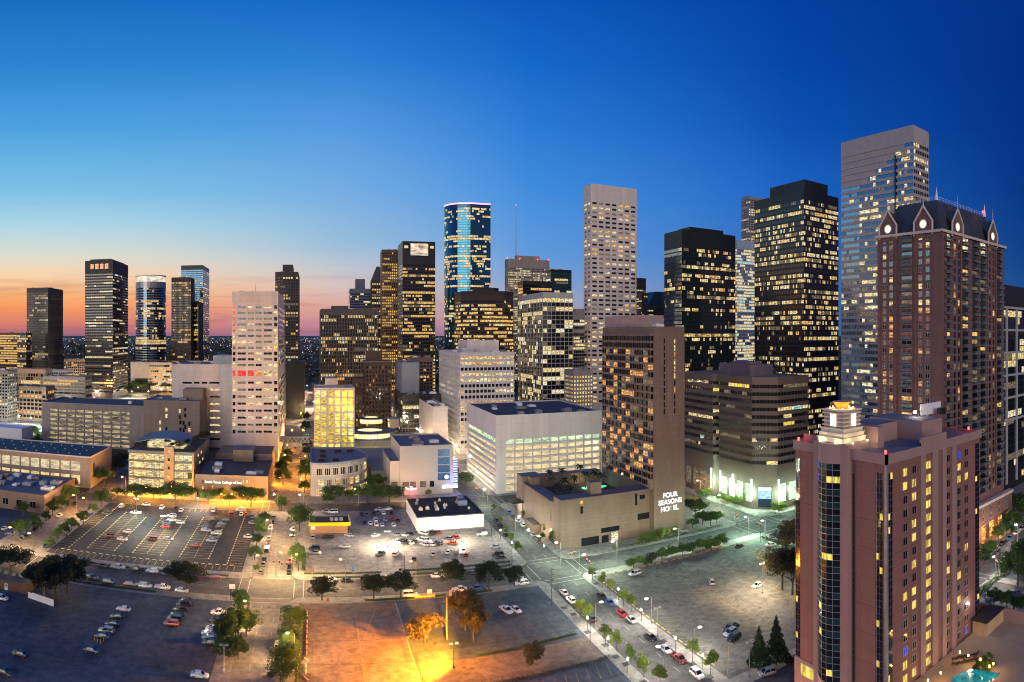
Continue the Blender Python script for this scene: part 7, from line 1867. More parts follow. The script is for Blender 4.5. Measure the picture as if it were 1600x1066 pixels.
trees('in the hedge row above the angled-bay lot', 'trees above the angled-bay lot', 'bush', None, [(990, 887, 4.2, 1.2), (1003, 885, 4.2, 1.1), (1018, 881, 4.6, 1.1), (1034, 876, 5.2, 1.1), (1050, 872, 5.2, 1.1), (1066, 868, 5.0, 1.1), (1082, 864, 5.4, 1.2), (1098, 861, 5.4, 1.2), (1112, 857, 5.6, 1.2), (1126, 853, 5.6, 1.2)])
trees('by the lit shop windows of the striped office', 'trees by the striped office', 'bush', LEAFB, [(1093, 776, 4.5), (1103, 776, 5), (1126, 783, 5), (1137, 787, 5), (1148, 790, 5), (1161, 790, 6.5, 1.1), (1212, 803, 6), (1222, 796, 5), (1245, 790, 4)])
trees('against the rose hotel', 'trees beside the rose hotel', 'wide', LEAFO, [(1222, 922, 12, 1.0), (1238, 930, 13, .9), (1228, 866, 8), (1240, 850, 9)])
trees('at the lower corner of the angled-bay lot', 'conifers beside the rose hotel', 'cone', LEAFC, [(1213, 1034, 12)])
trees('at the lower corner of the angled-bay lot', 'conifers beside the rose hotel', 'cone', None, [(1186, 1042, 10.5)])
trees('on the far street beyond the rose hotel', 'trees at the right edge', 'round', None, [(1546, 875, 6.5), (1536, 882, 5), (1590, 915, 11, 1.1), (1602, 905, 12), (1560, 846, 6), (1572, 838, 7), (1583, 828, 8), (1590, 802, 9), (1598, 812, 9), (1553, 948, 5), (1573, 952, 5), (1594, 960, 5), (1578, 800, 8)])
trees('planted around the sun loungers of the hotel pool deck', 'pool deck shrubs', 'bush', LEAFB, [(1531, 1046, 2.2), (1540, 1050, 2.4), (1549, 1044, 2.0), (1524, 1050, 1.8), (1536, 1036, 2.0), (1546, 1030, 1.6)], 14.03)
flush_trees()
# palms on the hotel garden deck
PALM = leafmat('palm_fronds', (.015, .028, .014), (.05, .075, .035))
def palm_mesh(seed):
    rng = random.Random(seed); m = MB()
    for k in range(22):
        a = k * 2.4 + rng.random() * .4; e = rng.uniform(-.2, 1.1); L_ = rng.uniform(2.4, 3.1); pts = []
        for s in range(6):
            t = s / 5; r = L_ * t * cos(e * .8) ; zz = L_ * t * sin(e) - 1.6 * t * t
            pts.append((r * cos(a), r * sin(a), zz))
        for s in range(5):
            w0, w1 = .42 * sin(pi * min(.98, (s + .3) / 5.6)), .42 * sin(pi * min(.98, (s + 1.3) / 5.6))
            for sg in (-1, 1):
                dx, dy = -sin(a) * sg, cos(a) * sg
                p, q_ = pts[s], pts[s + 1]
                m.quad(p, q_, (q_[0] + dx * w1, q_[1] + dy * w1, q_[2] - w1 * .5), (p[0] + dx * w0, p[1] + dy * w0, p[2] - w0 * .5))
    return m.mesh('crown', [PALM])
pms = [palm_mesh(k) for k in range(2)]
ptm = MB(); ptm.tube((0, 0, 0), (0, 0, 1), .22, 8, r2=.16); ptm = ptm.mesh('trunk', [BARK])
pl = [(850, 733, 8), (873, 732, 8.5), (905, 728, 9.5), (862, 748, 6), (882, 750, 6.5), (915, 740, 7), (897, 746, 5.5), (928, 738, 6), (940, 742, 5), (870, 758, 5), (890, 762, 4.5)]
pl.sort()
for i, (px_, top_, h) in enumerate(pl):
    zc = 13.7 + h; x, y = P(px_, top_, zc)
    x = max(104.5, min(x, 136)); y = max(240, min(y, 272))
    t = thing('palm_tree', '', 'palm tree', (x, y, 13.66), R.uniform(0, 6), 'palms in the hotel roof garden')
    ranked(t, px_, 'palm tree', 'in the dark roof garden of the tan hotel podium')
    c = link('crown', pms[i % 2], t, (0, 0, h)); tr = link('trunk', ptm, t); tr.scale = (1, 1, h)
# hedges and grass verges
def hedge(label, xa, ya, xb, yb, w, h, lm=LEAF, z=.15, dens=26):
    L_ = hypot(xb - xa, yb - ya); rng = random.Random(int(L_ * 10)); m = MB(); ux, uy = (xb - xa) / L_, (yb - ya) / L_
    for _ in range(int(L_ * dens * max(.5, w))):
        s = rng.uniform(0, L_); d = rng.uniform(-w / 2, w / 2); zz = rng.uniform(0, h) ** .8 if h > .6 else rng.uniform(0, h)
        x, y = xa + ux * s - uy * d, ya + uy * s + ux * d; r = .22 if h > .5 else .14
        a, b = rng.uniform(0, 6.28), rng.uniform(-.8, .8)
        dx, dy, dz = cos(a) * cos(b) * r, sin(a) * cos(b) * r, sin(b) * r
        m.quad((x - dx, y - dy, z + zz - dz), (x + dy * .6, y - dx * .6, z + zz + r * .4), (x + dx, y + dy, z + zz + dz), (x - dy * .6, y + dx * .6, z + zz - r * .4))
    o = m.build('hedge' if h > .5 else 'grass_verge', [lm]); o['label'] = label
    if h > .5: o['category'] = 'hedge'
    else: o['kind'] = 'stuff'
    return o
GRASS = leafmat('verge_grass', (.03, .06, .012), (.09, .14, .03), scale=.5)
def soil(xa, xb, ya, yb, z=.153):
    return sheet('verge_soil', xa, xb, ya, yb, z, mat('verge_turf', (.045, .075, .02), var=.4, scale=.7))
hedge('clipped dark hedge along the left edge of the orange-lit lot', -3.6, 125, -3.6, 198, 1.5, 1.3, LEAF)
hedge('clipped hedge at the corner of the pale floodlit lot', -3.2, 226, -3.2, 243, 1.3, 1.3, LEAF)
hedge('low hedge along the foot of the hotel tower lawn', 116, 221.3, 172, 221.3, .9, .9, LEAF)
hedge('low hedge bordering the right side of the angled-bay lot', 175, 150, 175, 198, 1.8, 1.0, LEAFD)
hedge('clipped hedge along the street right of the rose hotel', 150, 98.5, 200, 98.5, 1.6, 1.5, LEAF)
for (xa, xb, y) in ((-3, 25, 224.4), (34, 74, 224.6), (0, 24, 220.6), (36, 72, 220.8), (-100, -30, 220.4), (-98, -52, 202.0), (17, 44, 201.2), (52, 60, 201.0)):
    soil(xa, xb, y - .75, y + .75, .163); hedge('strip of short grass on the verge of the cross street', xa, y, xb, y, 1.4, .22, GRASS, .165, 60)
hedge('unmown grass strip crossing the lot behind the dirt strip', 44, 161.0, 74, 163.2, 1.2, .4, GRASS, .165, 55)
hedge('ragged weeds along the chain fence by the dirt strip', 30, 146.6, 76, 147.6, 1.3, .45, LEAFO, .165, 45)

# ================= lamps, poles, signals, signs =================
POLE = mat('galvanised_pole', (.30, .30, .29), rough=.5, metal=.5)
POLEW = mat('pale_pole', (.62, .60, .55), rough=.6)
POLED = mat('dark_pole', (.05, .05, .05), rough=.5)
POLEO = mat('timber_pole', (.28, .15, .08), rough=.9, var=.3, scale=2)
def lot_lamp(px_, base_py, head_py, label, em, col, watt, heads=2, pole=POLE, group=None, rad=.3, aim=None):
    x, y = P(px_, base_py, .15); h = zat(head_py, x, y)
    t = thing('lot_lamp', label, 'lamp post', (x, y, .15), group=group)
    q = MB(); q.tube((x, y, .15), (x, y, h), .13, 8, r2=.08); q.box(x - .3, x + .3, y - .3, y + .3, .15, .75); q.build('pole', [pole], t)
    for k in range(heads):
        dx = (-1, 1)[k] * .75 if heads == 2 else 0
        q = MB(); q.box(x + dx - .45, x + dx + .45, y - .25, y + .25, h - .02, h + .22); q.build('lamp_head', [STEEL], t)
        q = MB(); q.box(x + dx - .36, x + dx + .36, y - .2, y + .2, h - .16, h - .03); q.build('lamp_lens', [em], t)
    if heads == 2:
        q = MB(); q.tube((x - .8, y, h - .05), (x + .8, y, h - .05), .05, 6); q.build('lamp_arm', [pole], t)
    if watt: lamp(t, x, y, h - .45, col, watt, rad, smooth=340 if aim else 60, aim=aim)
    return t
lot_lamp(213, 811, 779, 'greenish-white lamp post at the top left of the yellow-striped lot', E_LAMPW, (.9, 1, .85), 9000)
lot_lamp(255, 841, 806, 'brightest white lamp post in the middle of the yellow-striped lot', E_LAMPW, (1, .86, .58), 12000)
lot_lamp(309, 795, 778, 'white street lamp at the top right of the yellow-striped lot', E_LAMPW, WHT_L, 7000, 1)
lot_lamp(605, 855, 830, 'white floodlight post in the middle of the pale lot', E_LAMPW, (1, .84, .58), 16000)
lot_lamp(721, 847, 822, 'white floodlight post in front of the white store', E_LAMPW, (1, .86, .62), 9000)
lot_lamp(709, 1044, 1005, 'twin sodium lamp post glowing orange beside the chain fence', E_LAMPO, (1, .33, .014), 340000, 2, POLED, aim=(*P(600, 1020), 0)); lamp(None, *P(709, 1044), 6.0, (1, .32, .012), 34000, .3, smooth=300)
lot_lamp(1191, 927, 880, 'tall lamp post with orange and white heads in the angled-bay lot', E_LAMPO, (1, .80, .50), 17000, 2)
lot_lamp(632, 896, 868, 'unlit lamp post on the verge below the pale lot', STEEL, WHT_L, 0, 1, POLED)
lot_lamp(69, 942, 899, 'unlit four-headed lamp post beside the dark shed', WHITE, WHT_L, 0, 2, POLE)
lot_lamp(350, 1050, 1008, 'unlit pale lamp post low in the planting strip', WHITE, WHT_L, 0, 2, POLEW)
lot_lamp(375, 956, 932, 'unlit pale lamp post by the crossing at the planting strip', WHITE, WHT_L, 0, 2, POLEW)
lot_lamp(1027, 996, 950, 'white-armed lamp post beside the hotel avenue pavement', WHITE, WHT_L, 0, 2, POLE)
lot_lamp(1171, 1058, 1003, 'white-armed lamp post beside the conifers', WHITE, WHT_L, 0, 2, POLE)
STREET = []
def street_lamp(px_, py_, h, label, em, col, watt, dx=2.2, dy=0, pole=POLE, grp='street lamps', vis=True):
    x, y = P(px_, py_, .15)
    t = thing('street_lamp', label, 'street lamp', (x, y, .15), group=grp)
    q = MB(); q.tube((x, y, .15), (x, y, h), .15, 8, r2=.10); q.build('pole', [pole], t)
    q = MB(); q.tube((x, y, h - .1), (x + dx, y + dy, h + .35), .05, 6); q.build('lamp_arm', [pole], t)
    q = MB(); q.box(x + dx - .42, x + dx + .42, y + dy - .2, y + dy + .2, h + .25, h + .45); q.build('lamp_head', [STEEL], t)
    q = MB(); q.box(x + dx - .36, x + dx + .36, y + dy - .3, y + dy + .3, h + .0, h + .24); q.build('lamp_lens', [em], t)
    if watt: lamp(t, x + dx, y + dy, h - .05, col, watt * (1.8 if col == WS else 1.1), .25, smooth=50)
WS = (1, .64, .28)
for it in [(431, 900, 8.5, 'street lamp at the skybridge avenue crossing beside the striped lot', 5200, WS), (395, 905, 8.5, 'street lamp with red signal at the corner of the striped lot', 2600, WS), (455, 906, 9, 'pale street lamp in the middle of the skybridge avenue crossing', 4200, WS),
           (424, 842, 8, 'street lamp beside the parked row of the skybridge avenue', 4200, WS), (462, 858, 8, 'street lamp at the corner of the pale lot on the skybridge avenue', 4200, WS), (434, 800, 8.5, 'street lamp at the upper crossing of the skybridge avenue', 5000, (1, .7, .4)), (474, 800, 8.5, 'street lamp right of the upper crossing of the skybridge avenue', 4600, (1, .7, .4)),
           (392, 985, 8.5, 'street lamp behind the planting strip trees on the skybridge avenue', 5000, WS), (460, 1040, 8.5, 'street lamp low on the right of the skybridge avenue', 5200, WS),
           (136, 808, 9, 'street lamp on the avenue by the low brick building beside the striped lot', 4800, WS), (52, 868, 8.5, 'street lamp at the far left crossing', 4800, WS), (196, 770, 8.5, 'street lamp where the avenue by the low brick building meets the cross street', 5600, SOD), (120, 800, 8, 'street lamp by the low brick building', 3000, SOD), (22, 858, 8.5, 'street lamp by the dark corner of the avenue by the low brick building', 2600, WS),
           (762, 790, 8.5, 'street lamp at the hotel avenue beside the white store', 5200, (.85, 1, .78)), (805, 838, 8.5, 'street lamp on the hotel avenue before the hotel podium', 3600, (.72, 1, .74)), (876, 882, 8.5, 'street lamp at the hotel podium corner', 4200, (.80, 1, .74)), (905, 905, 8.5, 'street lamp over the middle of the hotel avenue crossing', 6500, (.76, 1, .76)),
           (964, 880, 8.5, 'street lamp on the cross street before the hotel', 5600, (.78, 1, .74)), (1060, 858, 8.5, 'street lamp behind the hedge row trees', 4400, (.74, 1, .76)), (1170, 838, 8.5, 'street lamp at the striped office crossing', 9500, (.58, 1, .70)), (1196, 846, 9, 'signal-side street lamp at the striped office crossing', 3600, (.62, 1, .72)),
           (931, 985, 8, 'street lamp on the left pavement of the hotel avenue', 4600, WHT_L), (1018, 975, 8, 'street lamp on the right pavement of the hotel avenue', 4400, WHT_L), (1038, 1060, 8.5, 'street lamp low on the hotel avenue near the frame edge', 4400, WHT_L), (1085, 1020, 6.5, 'short street lamp between young trees of the hotel avenue', 3600, WHT_L),
           (650, 915, 8.5, 'street lamp on the cross street between the two open lots', 2600, WS), (540, 912, 8.5, 'street lamp on the cross street left of the verge tree', 3600, WS), (1556, 905, 8.5, 'street lamp on the corner right of the rose hotel', 5200, WHT_L), (1590, 850, 8.5, 'street lamp by the brick apartment tower', 4200, WHT_L),
           (1094, 775, 8.5, 'street lamp before the striped office glass corner', 5200, SOD), (1128, 800, 8.5, 'street lamp on the avenue right of the hotel', 4000, (.85, 1, .7)), (640, 786, 8, 'street lamp on the upper cross street by the venue', 1800, WS), (560, 788, 8, 'street lamp on the upper cross street by the mall trees', 3000, WS)]:
    px_, py_, h, lb, wt, col = it
    street_lamp(px_, py_, h, lb, E_LAMPW if col[2] > .3 else E_LAMPO, col, wt, dx=(1.8 if px_ % 2 else -1.8))
# sodium lamps that wash the college and office fronts
sod = [(206, 772), (228, 774), (246, 773), (268, 772), (290, 773), (330, 784), (346, 784), (362, 784), (380, 785), (398, 785), (412, 785), (437, 756), (441, 738), (445, 720), (449, 704), (470, 760), (474, 742), (477, 722)]
for i, (px_, py_) in enumerate(sod):
    x, y = P(px_, py_, .15); h = 3.8
    t = thing('pavement_lamp', '', 'street lamp', (x, y, .15), group='sodium pavement lamps'); ranked(t, px_, 'orange sodium lamp', 'before the glass office and college fronts')
    q = MB(); q.tube((x, y, .15), (x, y, h), .06, 6); q.build('pole', [POLED], t)
    q = MB(); q.tube((x, y, h), (x, y, h + .5), .3, 8, r2=.2); q.build('lamp_globe', [E_LAMPO], t)
    lamp(t, x, y - .4, h + .1, (1, .40, .03), 4300, .2)
# globe lamps along the hotel avenue pavements
gl = [(886, 952), (918, 985), (950, 1018), (981, 1052), (966, 938), (1002, 972), (1056, 1018), (1098, 1046), (800, 862), (782, 842), (850, 868), (826, 842)]
gl.sort()
for i, (px_, py_) in enumerate(gl):
    x, y = P(px_, py_, .15)
    t = thing('pavement_lamp', '', 'street lamp', (x, y, .15), group='globe lamps along the hotel avenue'); ranked(t, px_, 'short globe lamp', 'along the hotel avenue pavements')
    q = MB(); q.tube((x, y, .15), (x, y, 3.6), .08, 6); q.build('pole', [POLED], t)
    q = MB(); q.tube((x, y, 3.6), (x, y, 4.05), .24, 8, r2=.16); q.build('lamp_globe', [E_LAMPW], t)
    lamp(t, x, y, 3.5, (.95, 1, .8), 420, .2)
# distant street glow lamps between the towers (each a post with a lit head)
rng = random.Random(88)
k_ = 0
dl = [(22, 640, SOD), (62, 612, SOD), (100, 600, WHT_L), (40, 622, MERC), (30, 665, WHT_L), (12, 690, WHT_L), (55, 650, WHT_L), (206, 622, WHT_L), (232, 622, WARML), (252, 618, WARML), (470, 660, WS), (474, 640, (1, .4, .3)), (468, 620, WS), (640, 640, SOD), (600, 640, WARML), (655, 690, WARML), (712, 716, WARML), (735, 735, WHT_L), (480, 612, (1, .5, .3)), (1095, 760, SOD), (700, 640, SOD), (8, 655, SOD), (34, 640, SOD), (48, 668, MERC), (64, 690, WHT_L), (80, 605, SOD), (118, 612, WARML), (150, 622, WARML), (178, 618, WARML), (216, 615, WARML), (262, 615, SOD), (490, 640, WARML), (462, 632, SOD), (474, 690, WS), (456, 690, WS), (620, 655, WARML), (665, 705, WARML), (690, 722, WARML), (560, 650, WARML), (800, 640, WARML), (1100, 745, SOD)]
for i, (px_, py_, col) in enumerate(sorted(dl)):
    x, y = P(px_, py_, .15)
    t = thing('street_lamp', '', 'street lamp', (x, y, .15), group='distant downtown street lamps'); ranked(t, px_, 'distant lit street lamp', 'among the far downtown blocks')
    q = MB(); q.tube((x, y, .15), (x, y, 9), .15, 6); q.build('pole', [POLE], t)
    q = MB(); q.box(x - .5, x + .5, y - .5, y + .5, 9, 9.4); q.build('lamp_head', [E_LAMPO if col[2] < .3 else E_LAMPW], t)
    lamp(t, x, y, 8.6, col, 24000 if py_ < 688 else 6000, .5, smooth=40)
# tall utility / monopole posts
def post(px_, base, top_, label, m, r=.14, arms=0, name='utility_pole'):
    x, y = P(px_, base, .15); h = zat(top_, x, y)
    t = thing(name, label, 'pole', (x, y, .15))
    q = MB(); q.tube((x, y, .15), (x, y, h), r, 8, r2=r * .7); q.build('shaft', [m], t)
    for k in range(arms):
        q = MB(); q.box(x - .9, x + .9, y - .06, y + .06, h - .6 - k * 1.6, h - .42 - k * 1.6); q.build('cross_arm', [m], t)
    return t
post(698, 1000, 933, 'tall orange-lit timber pole left of the sodium lamp', POLEO, .24)
post(862, 946, 888, 'dark utility pole on the pavement corner below the crossing', POLED, .16, 3)
post(488, 908, 876, 'metal pole at the lower corner of the pale lot', POLE, .1, 1)
post(479, 936, 905, 'thin signal pole in the crossing of the skybridge avenue', POLE, .08, 1)
post(768, 838, 795, 'dark utility pole beside the white store', POLED, .13, 1)
post(772, 836, 806, 'second dark pole beside the white store', POLED, .1)
post(800, 878, 838, 'utility pole at the verge corner of the pale lot', POLED, .12, 2)
post(922, 1008, 968, 'dark pole on the left pavement of the hotel avenue', POLED, .12)
post(1149, 1056, 1020, 'grey pole with small sign near the conifers', POLE, .11, 1)
post(1188, 848, 816, 'dark signal mast at the corner of the angled-bay lot', POLED, .11)
post(360, 938, 915, 'sign post with white board beside the lower-left crossing', POLED, .08)
x, y = P(362, 928, 4); q = MB()
# traffic signals
def signal(px_, py_, label, em, dx, dy, h=5.6):
    x, y = P(px_, py_, .15); t = thing('traffic_signal', label, 'traffic light', (x, y, .15), group='traffic signals')
    q = MB(); q.tube((x, y, .15), (x, y, h + .5), .1, 8); q.tube((x, y, h), (x + dx, y + dy, h + .3), .07, 6); q.build('mast', [POLE], t)
    for f_ in (.55, 1.0):
        cx, cy_ = x + dx * f_, y + dy * f_
        q = MB(); q.box(cx - .2, cx + .2, cy_ - .18, cy_ + .18, h - .55, h + .55); b_ = q.build('signal_head', [DKSTEEL], t)
        q = MB(); q.tube((cx, cy_ - .19, h + .3), (cx, cy_ - .26, h + .3), .17, 8); q.build('signal_lens', [em], t)
for it in [(417, 900, 'traffic signal showing red at the corner of the striped lot', E_RED, 4.5, 0), (458, 904, 'traffic signal showing red beside the parked red car', E_RED, -4, 0), (430, 783, 'traffic signal showing red at the college corner', E_RED, 4, 0), (470, 783, 'traffic signal showing red at the mall corner', E_RED, -4, 0), (486, 690, 'traffic signal showing green near the skybridge', E_GREEN, -4, 0), (481, 664, 'traffic signal showing green beyond the skybridge', E_GREEN, -4, 0), (905, 884, 'traffic signal at the hotel podium corner', E_RED, -4, -1), (926, 906, 'traffic signal at the start of the angled-bay lot', E_RED, 0, 5), (755, 779, 'traffic signal showing red by the venue corner', E_RED, -4, 0), (1195, 842, 'traffic signal at the striped office crossing', E_RED, 0, 5), (1148, 828, 'traffic signal on the avenue right of the hotel', E_RED, 3, 2), (1560, 905, 'traffic signal showing red right of the rose hotel', E_RED, 2, 2)]: signal(*it)
# signs
def board(px_, base, zc, w, h, label, m, name='sign_board', text_=None):
    x, y = P(px_, base, .15); t = thing(name, label, 'sign', (x, y, .15))
    q = MB(); q.box(x - .05, x + .05, y - .05, y + .05, .15, zc); q.build('post', [POLE], t)
    q = MB(); q.box(x - w / 2, x + w / 2, y - .14, y - .06, zc - h / 2, zc + h / 2); q.build('board', [m], t)
board(363, 938, 4.6, 1.9, 1.5, 'white square sign board beside the lower-left crossing', WHITE)
board(487, 906, 3.6, 1.7, 1.5, 'orange and white sign at the corner of the pale lot', mat('orange_sign', (.55, .22, .12), var=.2, scale=2))
board(552, 903, 4.0, 1.0, 3.4, 'tall narrow blue banner on the verge of the pale lot', mat('blue_banner', (.08, .14, .30), var=.2, scale=1))
board(512, 942, 1.2, .7, 1.2, 'small orange sign at the foot of the verge tree', mat('orange_panel', (.7, .16, .03)))
board(704, 936, 2.2, .9, 1.8, 'red and white sign where the orange-lit lot meets the street', mat('red_white_sign', (.6, .2, .16), var=.4, scale=2))
board(813, 912, 1.8, 2.4, 1.8, 'white sign board in the shrubs at the avenue corner', WHITE)
board(671, 930, 1.4, 1.6, 1.2, 'pale panel stored on the verge by the trailers', mat('pale_lilac_panel', (.5, .5, .6)))
# yellow barrier trailers on the verge
x, y = P(664, 934, .15); t = thing('barrier_trailer', 'yellow barrier trailer on the verge above the orange-lit lot', 'barrier', (x, y, .15))
q = MB(); q.box(x - 3.4, x + 3.4, y - .4, y + .4, .5, .75); q.build('frame', [YELLOW], t)
for k in range(5): q = MB(); q.box(x - 3.2 + k * 1.55, x - 3.0 + k * 1.55, y - .3, y + .3, .15, 1.2); q.build('leg', [YELLOW], t)
# shed and its white fence at lower left
x0, y0 = P(-14, 912, 0); xs_, ys_ = P(43, 930, 0)
sx0, sx1, sy0, sy1 = xs_ - 16, xs_, ys_, ys_ + 12
t = thing('timber_shed', 'small brown timber building with white door in the dark corner at left', 'shed', ((sx0 + sx1) / 2, (sy0 + sy1) / 2, .15))
q = MB(); q.box(sx0, sx1, sy0, sy1, .15, 3.4); q.build('wall', [WOOD], t)
q = MB(); q.box(sx0 - .3, sx1 + .3, sy0 - .3, sy1 + .3, 3.4, 3.7); q.build('roof', [ROOF], t)
for k in range(30): q = MB(); q.box(sx0 + k * .535, sx0 + k * .535 + .5, sy0 - .05, sy0 - .005, .2, 3.3); q.build('plank', [WOOD], t)
q = MB(); q.box(sx1 - 8.6, sx1 - 7.5, sy0 - .12, sy0 - .055, .2, 2.4); q.build('door', [WHITE], t)
q = MB(); q.box(sx1 - 8.3, sx1 - 7.8, sy0 - .15, sy0 - .121, 1.3, 2.1); q.build('door_pane', [G_BLACK], t)
for k in range(4): q = MB(); a = sx0 + 2 + k * 3; q.box(a, a + 1.2, sy0 + 4, sy0 + 5.2, 3.7, 4.5); q.build('roof_unit', [STEEL], t)
t = thing('white_board_fence', 'white board fence beside the dark trees in the lower-left lot', 'fence', (*P(70, 942, 0), .15))
(ax, ay), (bx, by) = P(44, 934, .15), P(84, 948, .15)
for k in range(12):
    xa, ya = ax + (bx - ax) * k / 12, ay + (by - ay) * k / 12; xb, yb = ax + (bx - ax) * (k + .96) / 12, ay + (by - ay) * (k + .96) / 12
    q = MB(); L_ = hypot(xb - xa, yb - ya); u = ((xb - xa) / L_, (yb - ya) / L_); q.obox((xa, ya), u, (u[1], -u[0]), 0, L_, 0, .06, .15, 2.3 - (.25 if k < 2 else 0), back=True); q.build('board', [WHITE], t)
# chain fence beside the sodium lamp
t = thing('chain_fence', 'low wire fence with posts around the dirt strip by the sodium lamp', 'fence', (54, 147, .15))
WIRE = mat('rusty_wire', (.09, .06, .045))
pts = [(27, 168), (27.5, 147.2), (76, 146.2)]
for (a, b) in zip(pts, pts[1:]):
    L_ = hypot(b[0] - a[0], b[1] - a[1]); n_ = int(L_ / 2.6)
    for k in range(n_ + 1):
        x, y = a[0] + (b[0] - a[0]) * k / n_, a[1] + (b[1] - a[1]) * k / n_; q = MB(); q.tube((x, y, .15), (x, y, 1.75), .05, 5); q.build('post', [WIRE], t)
    for h in (.3, .6, .9, 1.2, 1.5, 1.75): q = MB(); q.tube((a[0], a[1], h), (b[0], b[1], h), .022, 4); q.build('wire', [WIRE], t)
t = thing('pavement_railing', 'pale railing beside the on the pavement beside the unlit lot end', 'railing', (*P(965, 1040, 0), .15))
(ax, ay), (bx, by) = P(953, 1032, .15), P(990, 1070, .15)
for k in range(8):
    x, y = ax + (bx - ax) * k / 7, ay + (by - ay) * k / 7; q = MB(); q.tube((x, y, .15), (x, y, 1.3), .045, 5); q.build('post', [POLE], t)
for h in (.5, .9, 1.3): q = MB(); q.tube((ax, ay, h), (bx, by, h), .04, 5); q.build('rail', [POLE], t)
# orange-white kerb stops along the hedge of the orange lot
sm = MB(); sm.box(-.16, .16, -.95, .95, 0, .16); sm = sm.mesh('wheel_stop', [mat('worn_orange_white_stop', (.75, .45, .25), var=.25, scale=1.5)])
for k in range(22):
    o = link('wheel_stop', sm, None, (-1.6 + R.uniform(-.1, .1), 128 + k * 3.1, LOT), R.uniform(-.08, .08) + (.6 if k in (9, 12) else 0)); o['label'] = 'worn pale orange wheel stop along the hedge of the orange-lit lot'; o['category'] = 'wheel stop'; o['group'] = 'wheel stops along the hedge'
sm2 = MB(); sm2.box(-.95, .95, -.14, .14, 0, .15); sm2 = sm2.mesh('wheel_stop', [mat('worn_yellow_stop', (.62, .46, .12), var=.25, scale=1.5)])
for k in range(22):
    o = link('wheel_stop', sm2, None, (101 + k * 3.3, 199.0, LOT)); o['label'] = 'worn yellow wheel stop below the hedge row trees'; o['category'] = 'wheel stop'; o['group'] = 'yellow wheel stops below the hedge trees'
for k in range(14):
    o = link('wheel_stop', sm2, None, (174.0, 152 + k * 3.3, LOT), pi / 2); o['label'] = 'worn yellow wheel stop along the dark hedge by the rose hotel'; o['category'] = 'wheel stop'; o['group'] = 'yellow wheel stops along the dark hedge'
for k in range(22):
    o = link('wheel_stop', sm2, None, (97.8, 130 + k * 3.0, LOT), pi / 2); o['label'] = 'worn yellow wheel stop along the hotel avenue pavement'; o['category'] = 'wheel stop'; o['group'] = 'yellow wheel stops along the hotel avenue'
# yellow bollards in the dark lot
for i, (px_, py_) in enumerate(((148, 1001), (152, 1005), (157, 1006), (162, 1003))):
    x, y = P(px_, py_, .15); q = MB(); q.tube((x, y, .15), (x, y, 1.25), .11, 8); q.tube((x, y, 1.25), (x, y, 1.33), .11, 8, r2=.05); o = q.build('bollard', [mat('faded_yellow_bollard', (.5, .36, .1))]); o['label'] = 'faded yellow bollard clustered before the navy car in the dark lot'; o['category'] = 'bollard'; o['group'] = 'yellow bollards in the dark lot'
# tree pits: square grates beside the young trees
gm = MB(); gm.box(-.9, .9, -.9, .9, 0, .02); gm = gm.mesh('tree_grate', [DKSTEEL])
for (px_, py_) in ((881, 950), (896, 960), (918, 988), (962, 1026), (978, 1038), (1006, 1066), (946, 1008), (1036, 1002), (1082, 1038), (1108, 1058), (932, 912), (784, 830), (800, 852)):
    x, y = P(px_, py_, .15); o = link('tree_grate', gm, None, (x, y, .142)); o['label'] = 'dark square tree grate in the pale pavement of the hotel avenue'; o['category'] = 'tree grate'; o['group'] = 'tree grates along the hotel avenue'

# ================= far city: dark suburbs with points of light =================
rng = random.Random(99)
FARM = [mat('far_roofs', (.035, .036, .04), var=.4, scale=.02), mat('far_trees', (.018, .024, .02), var=.5, scale=.02), glow('far_warm_light', (1, .58, .25), 1.1), glow('far_white_light', (1, .85, .7), 1.2), glow('far_red_light', (1, .15, .08), 1.3)]
b = MB()
for _ in range(5200):
    D = 950 * (9000 / 950) ** rng.random(); th = rng.uniform(-.62, 1.25)
    x, y = D * sin(th), D * cos(th); s = rng.uniform(6, 22); h = rng.uniform(5, 12) if rng.random() < .95 else rng.uniform(12, 32)
    b.box(x - s, x + s, y - s * .7, y + s * .7, 0, h, rng.choice([0, 1, 1]), bottom=False)
o = b.build('distant_suburb', FARM[:2], kind='stuff'); o['label'] = 'dark sea of distant low houses and trees out to the horizon'
b = MB()
for _ in range(3800):
    D = 950 * (12000 / 950) ** (rng.random() ** .75); th = rng.uniform(-.62, 1.25)
    x, y = D * sin(th), D * cos(th); s = D * .00048 * rng.uniform(.4, 1.0) * (1.7 if rng.random() < .06 else 1); z = rng.uniform(8, 14) if D < 5000 else rng.uniform(12, 30)
    m = rng.choice([0, 0, 0, 1, 1, 2 if rng.random() < .3 else 0])
    b.prism([(x + s * cos(a), y + s * sin(a)) for a in (0, 1.57, 3.14, 4.71)], z - s, z + s, m)
o = b.build('distant_lights', FARM[2:], kind='stuff'); o['label'] = 'scattered points of street and house light out to the horizon'

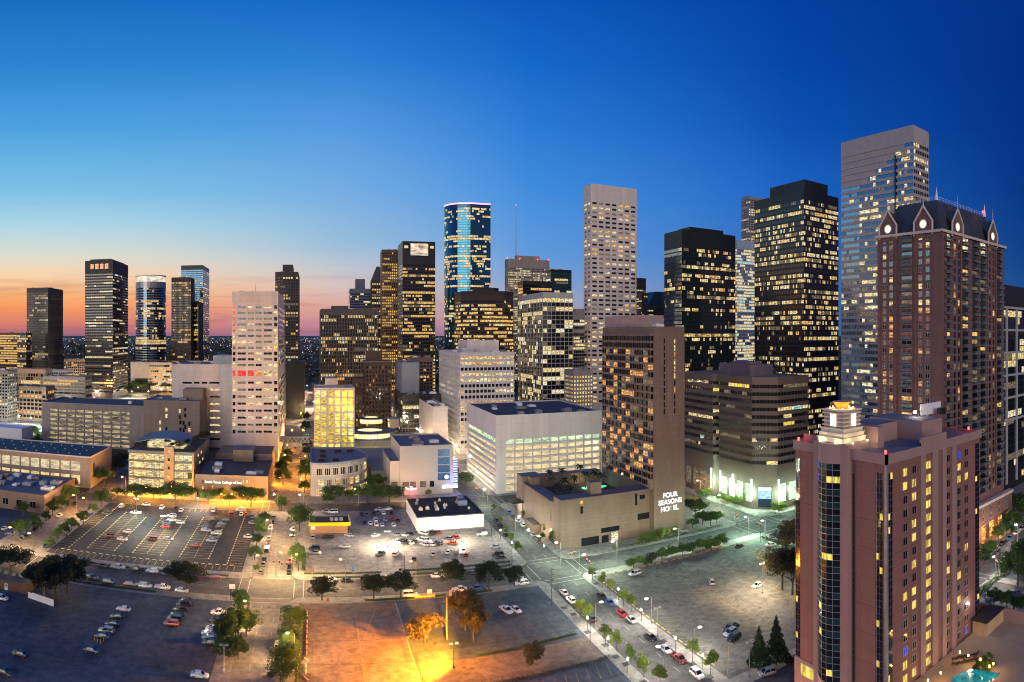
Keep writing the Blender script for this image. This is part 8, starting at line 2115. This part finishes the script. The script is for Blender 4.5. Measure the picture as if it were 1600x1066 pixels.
# ================= settle labels: things the photograph's viewpoint shows nothing of are left out =================
def seen_from_camera():
    dg = bpy.context.evaluated_depsgraph_get(); dg.update()
    rootof = {}
    def top_(o):
        while o.parent is not None: o = o.parent
        return o
    for o in sc.objects: rootof[o.name] = top_(o).name
    kids = {}
    for o in sc.objects:
        if o.type == 'MESH': kids.setdefault(rootof[o.name], []).append(o)
    cand = [o for L_ in REG.values() for _, o in L_] + [o for o in sc.objects if o.parent is None and o.name.split('.')[0] in ('wheel_stop', 'bollard', 'utility_pole', 'sun_lounger', 'tree_grate', 'street_lamp', 'traffic_signal') and o.get('category')]
    gone = []
    for t in {o.name: o for o in cand}.values():
        ok = False
        for o in kids.get(t.name, []):
            me = o.data; n = len(me.polygons)
            for k in range(0, n, max(1, n // 40)):
                p = o.matrix_world @ me.polygons[k].center
                D = hypot(p.x, p.y)
                px_, py_ = VP + F * atan2(p.x, p.y), HY + F * (H - p.z) / D
                if not (0 < px_ < 1600 and 0 < py_ < 1066): continue
                d = (p - Vector((0, 0, H)))
                h, loc, _n, _i, ob, _m = sc.ray_cast(dg, (0, 0, H), d.normalized(), distance=d.length + .3)
                if h and rootof.get(ob.name) == t.name: ok = True; break
            if ok: break
        if not ok: gone.append(t)
    names = {t.name for t in gone}
    for o in [o for o in sc.objects if rootof[o.name] in names]:
        if o.type == 'LIGHT':
            mw = o.matrix_world.copy(); o.parent = None; o.matrix_world = mw
    drop = [o for o in sc.objects if rootof[o.name] in names and o.type != 'LIGHT']
    for o in drop: bpy.data.objects.remove(o)
    return names
GONE = seen_from_camera()
for (pre, post), L_ in REG.items():
    def alive(o):
        try: return o.name is not None
        except ReferenceError: return False
    L_ = sorted([(p_, k, o) for k, (p_, o) in enumerate(L_) if alive(o)], key=lambda q: (q[0], q[1]))
    for i, (_p, _k, o) in enumerate(L_):
        o_ = ordinal(i, len(L_)); suf = ' from left' if o_ and o_ not in ('leftmost ', 'rightmost ', 'middle ') else ''
        o['label'] = f'{o_}{pre}{suf} {post}'
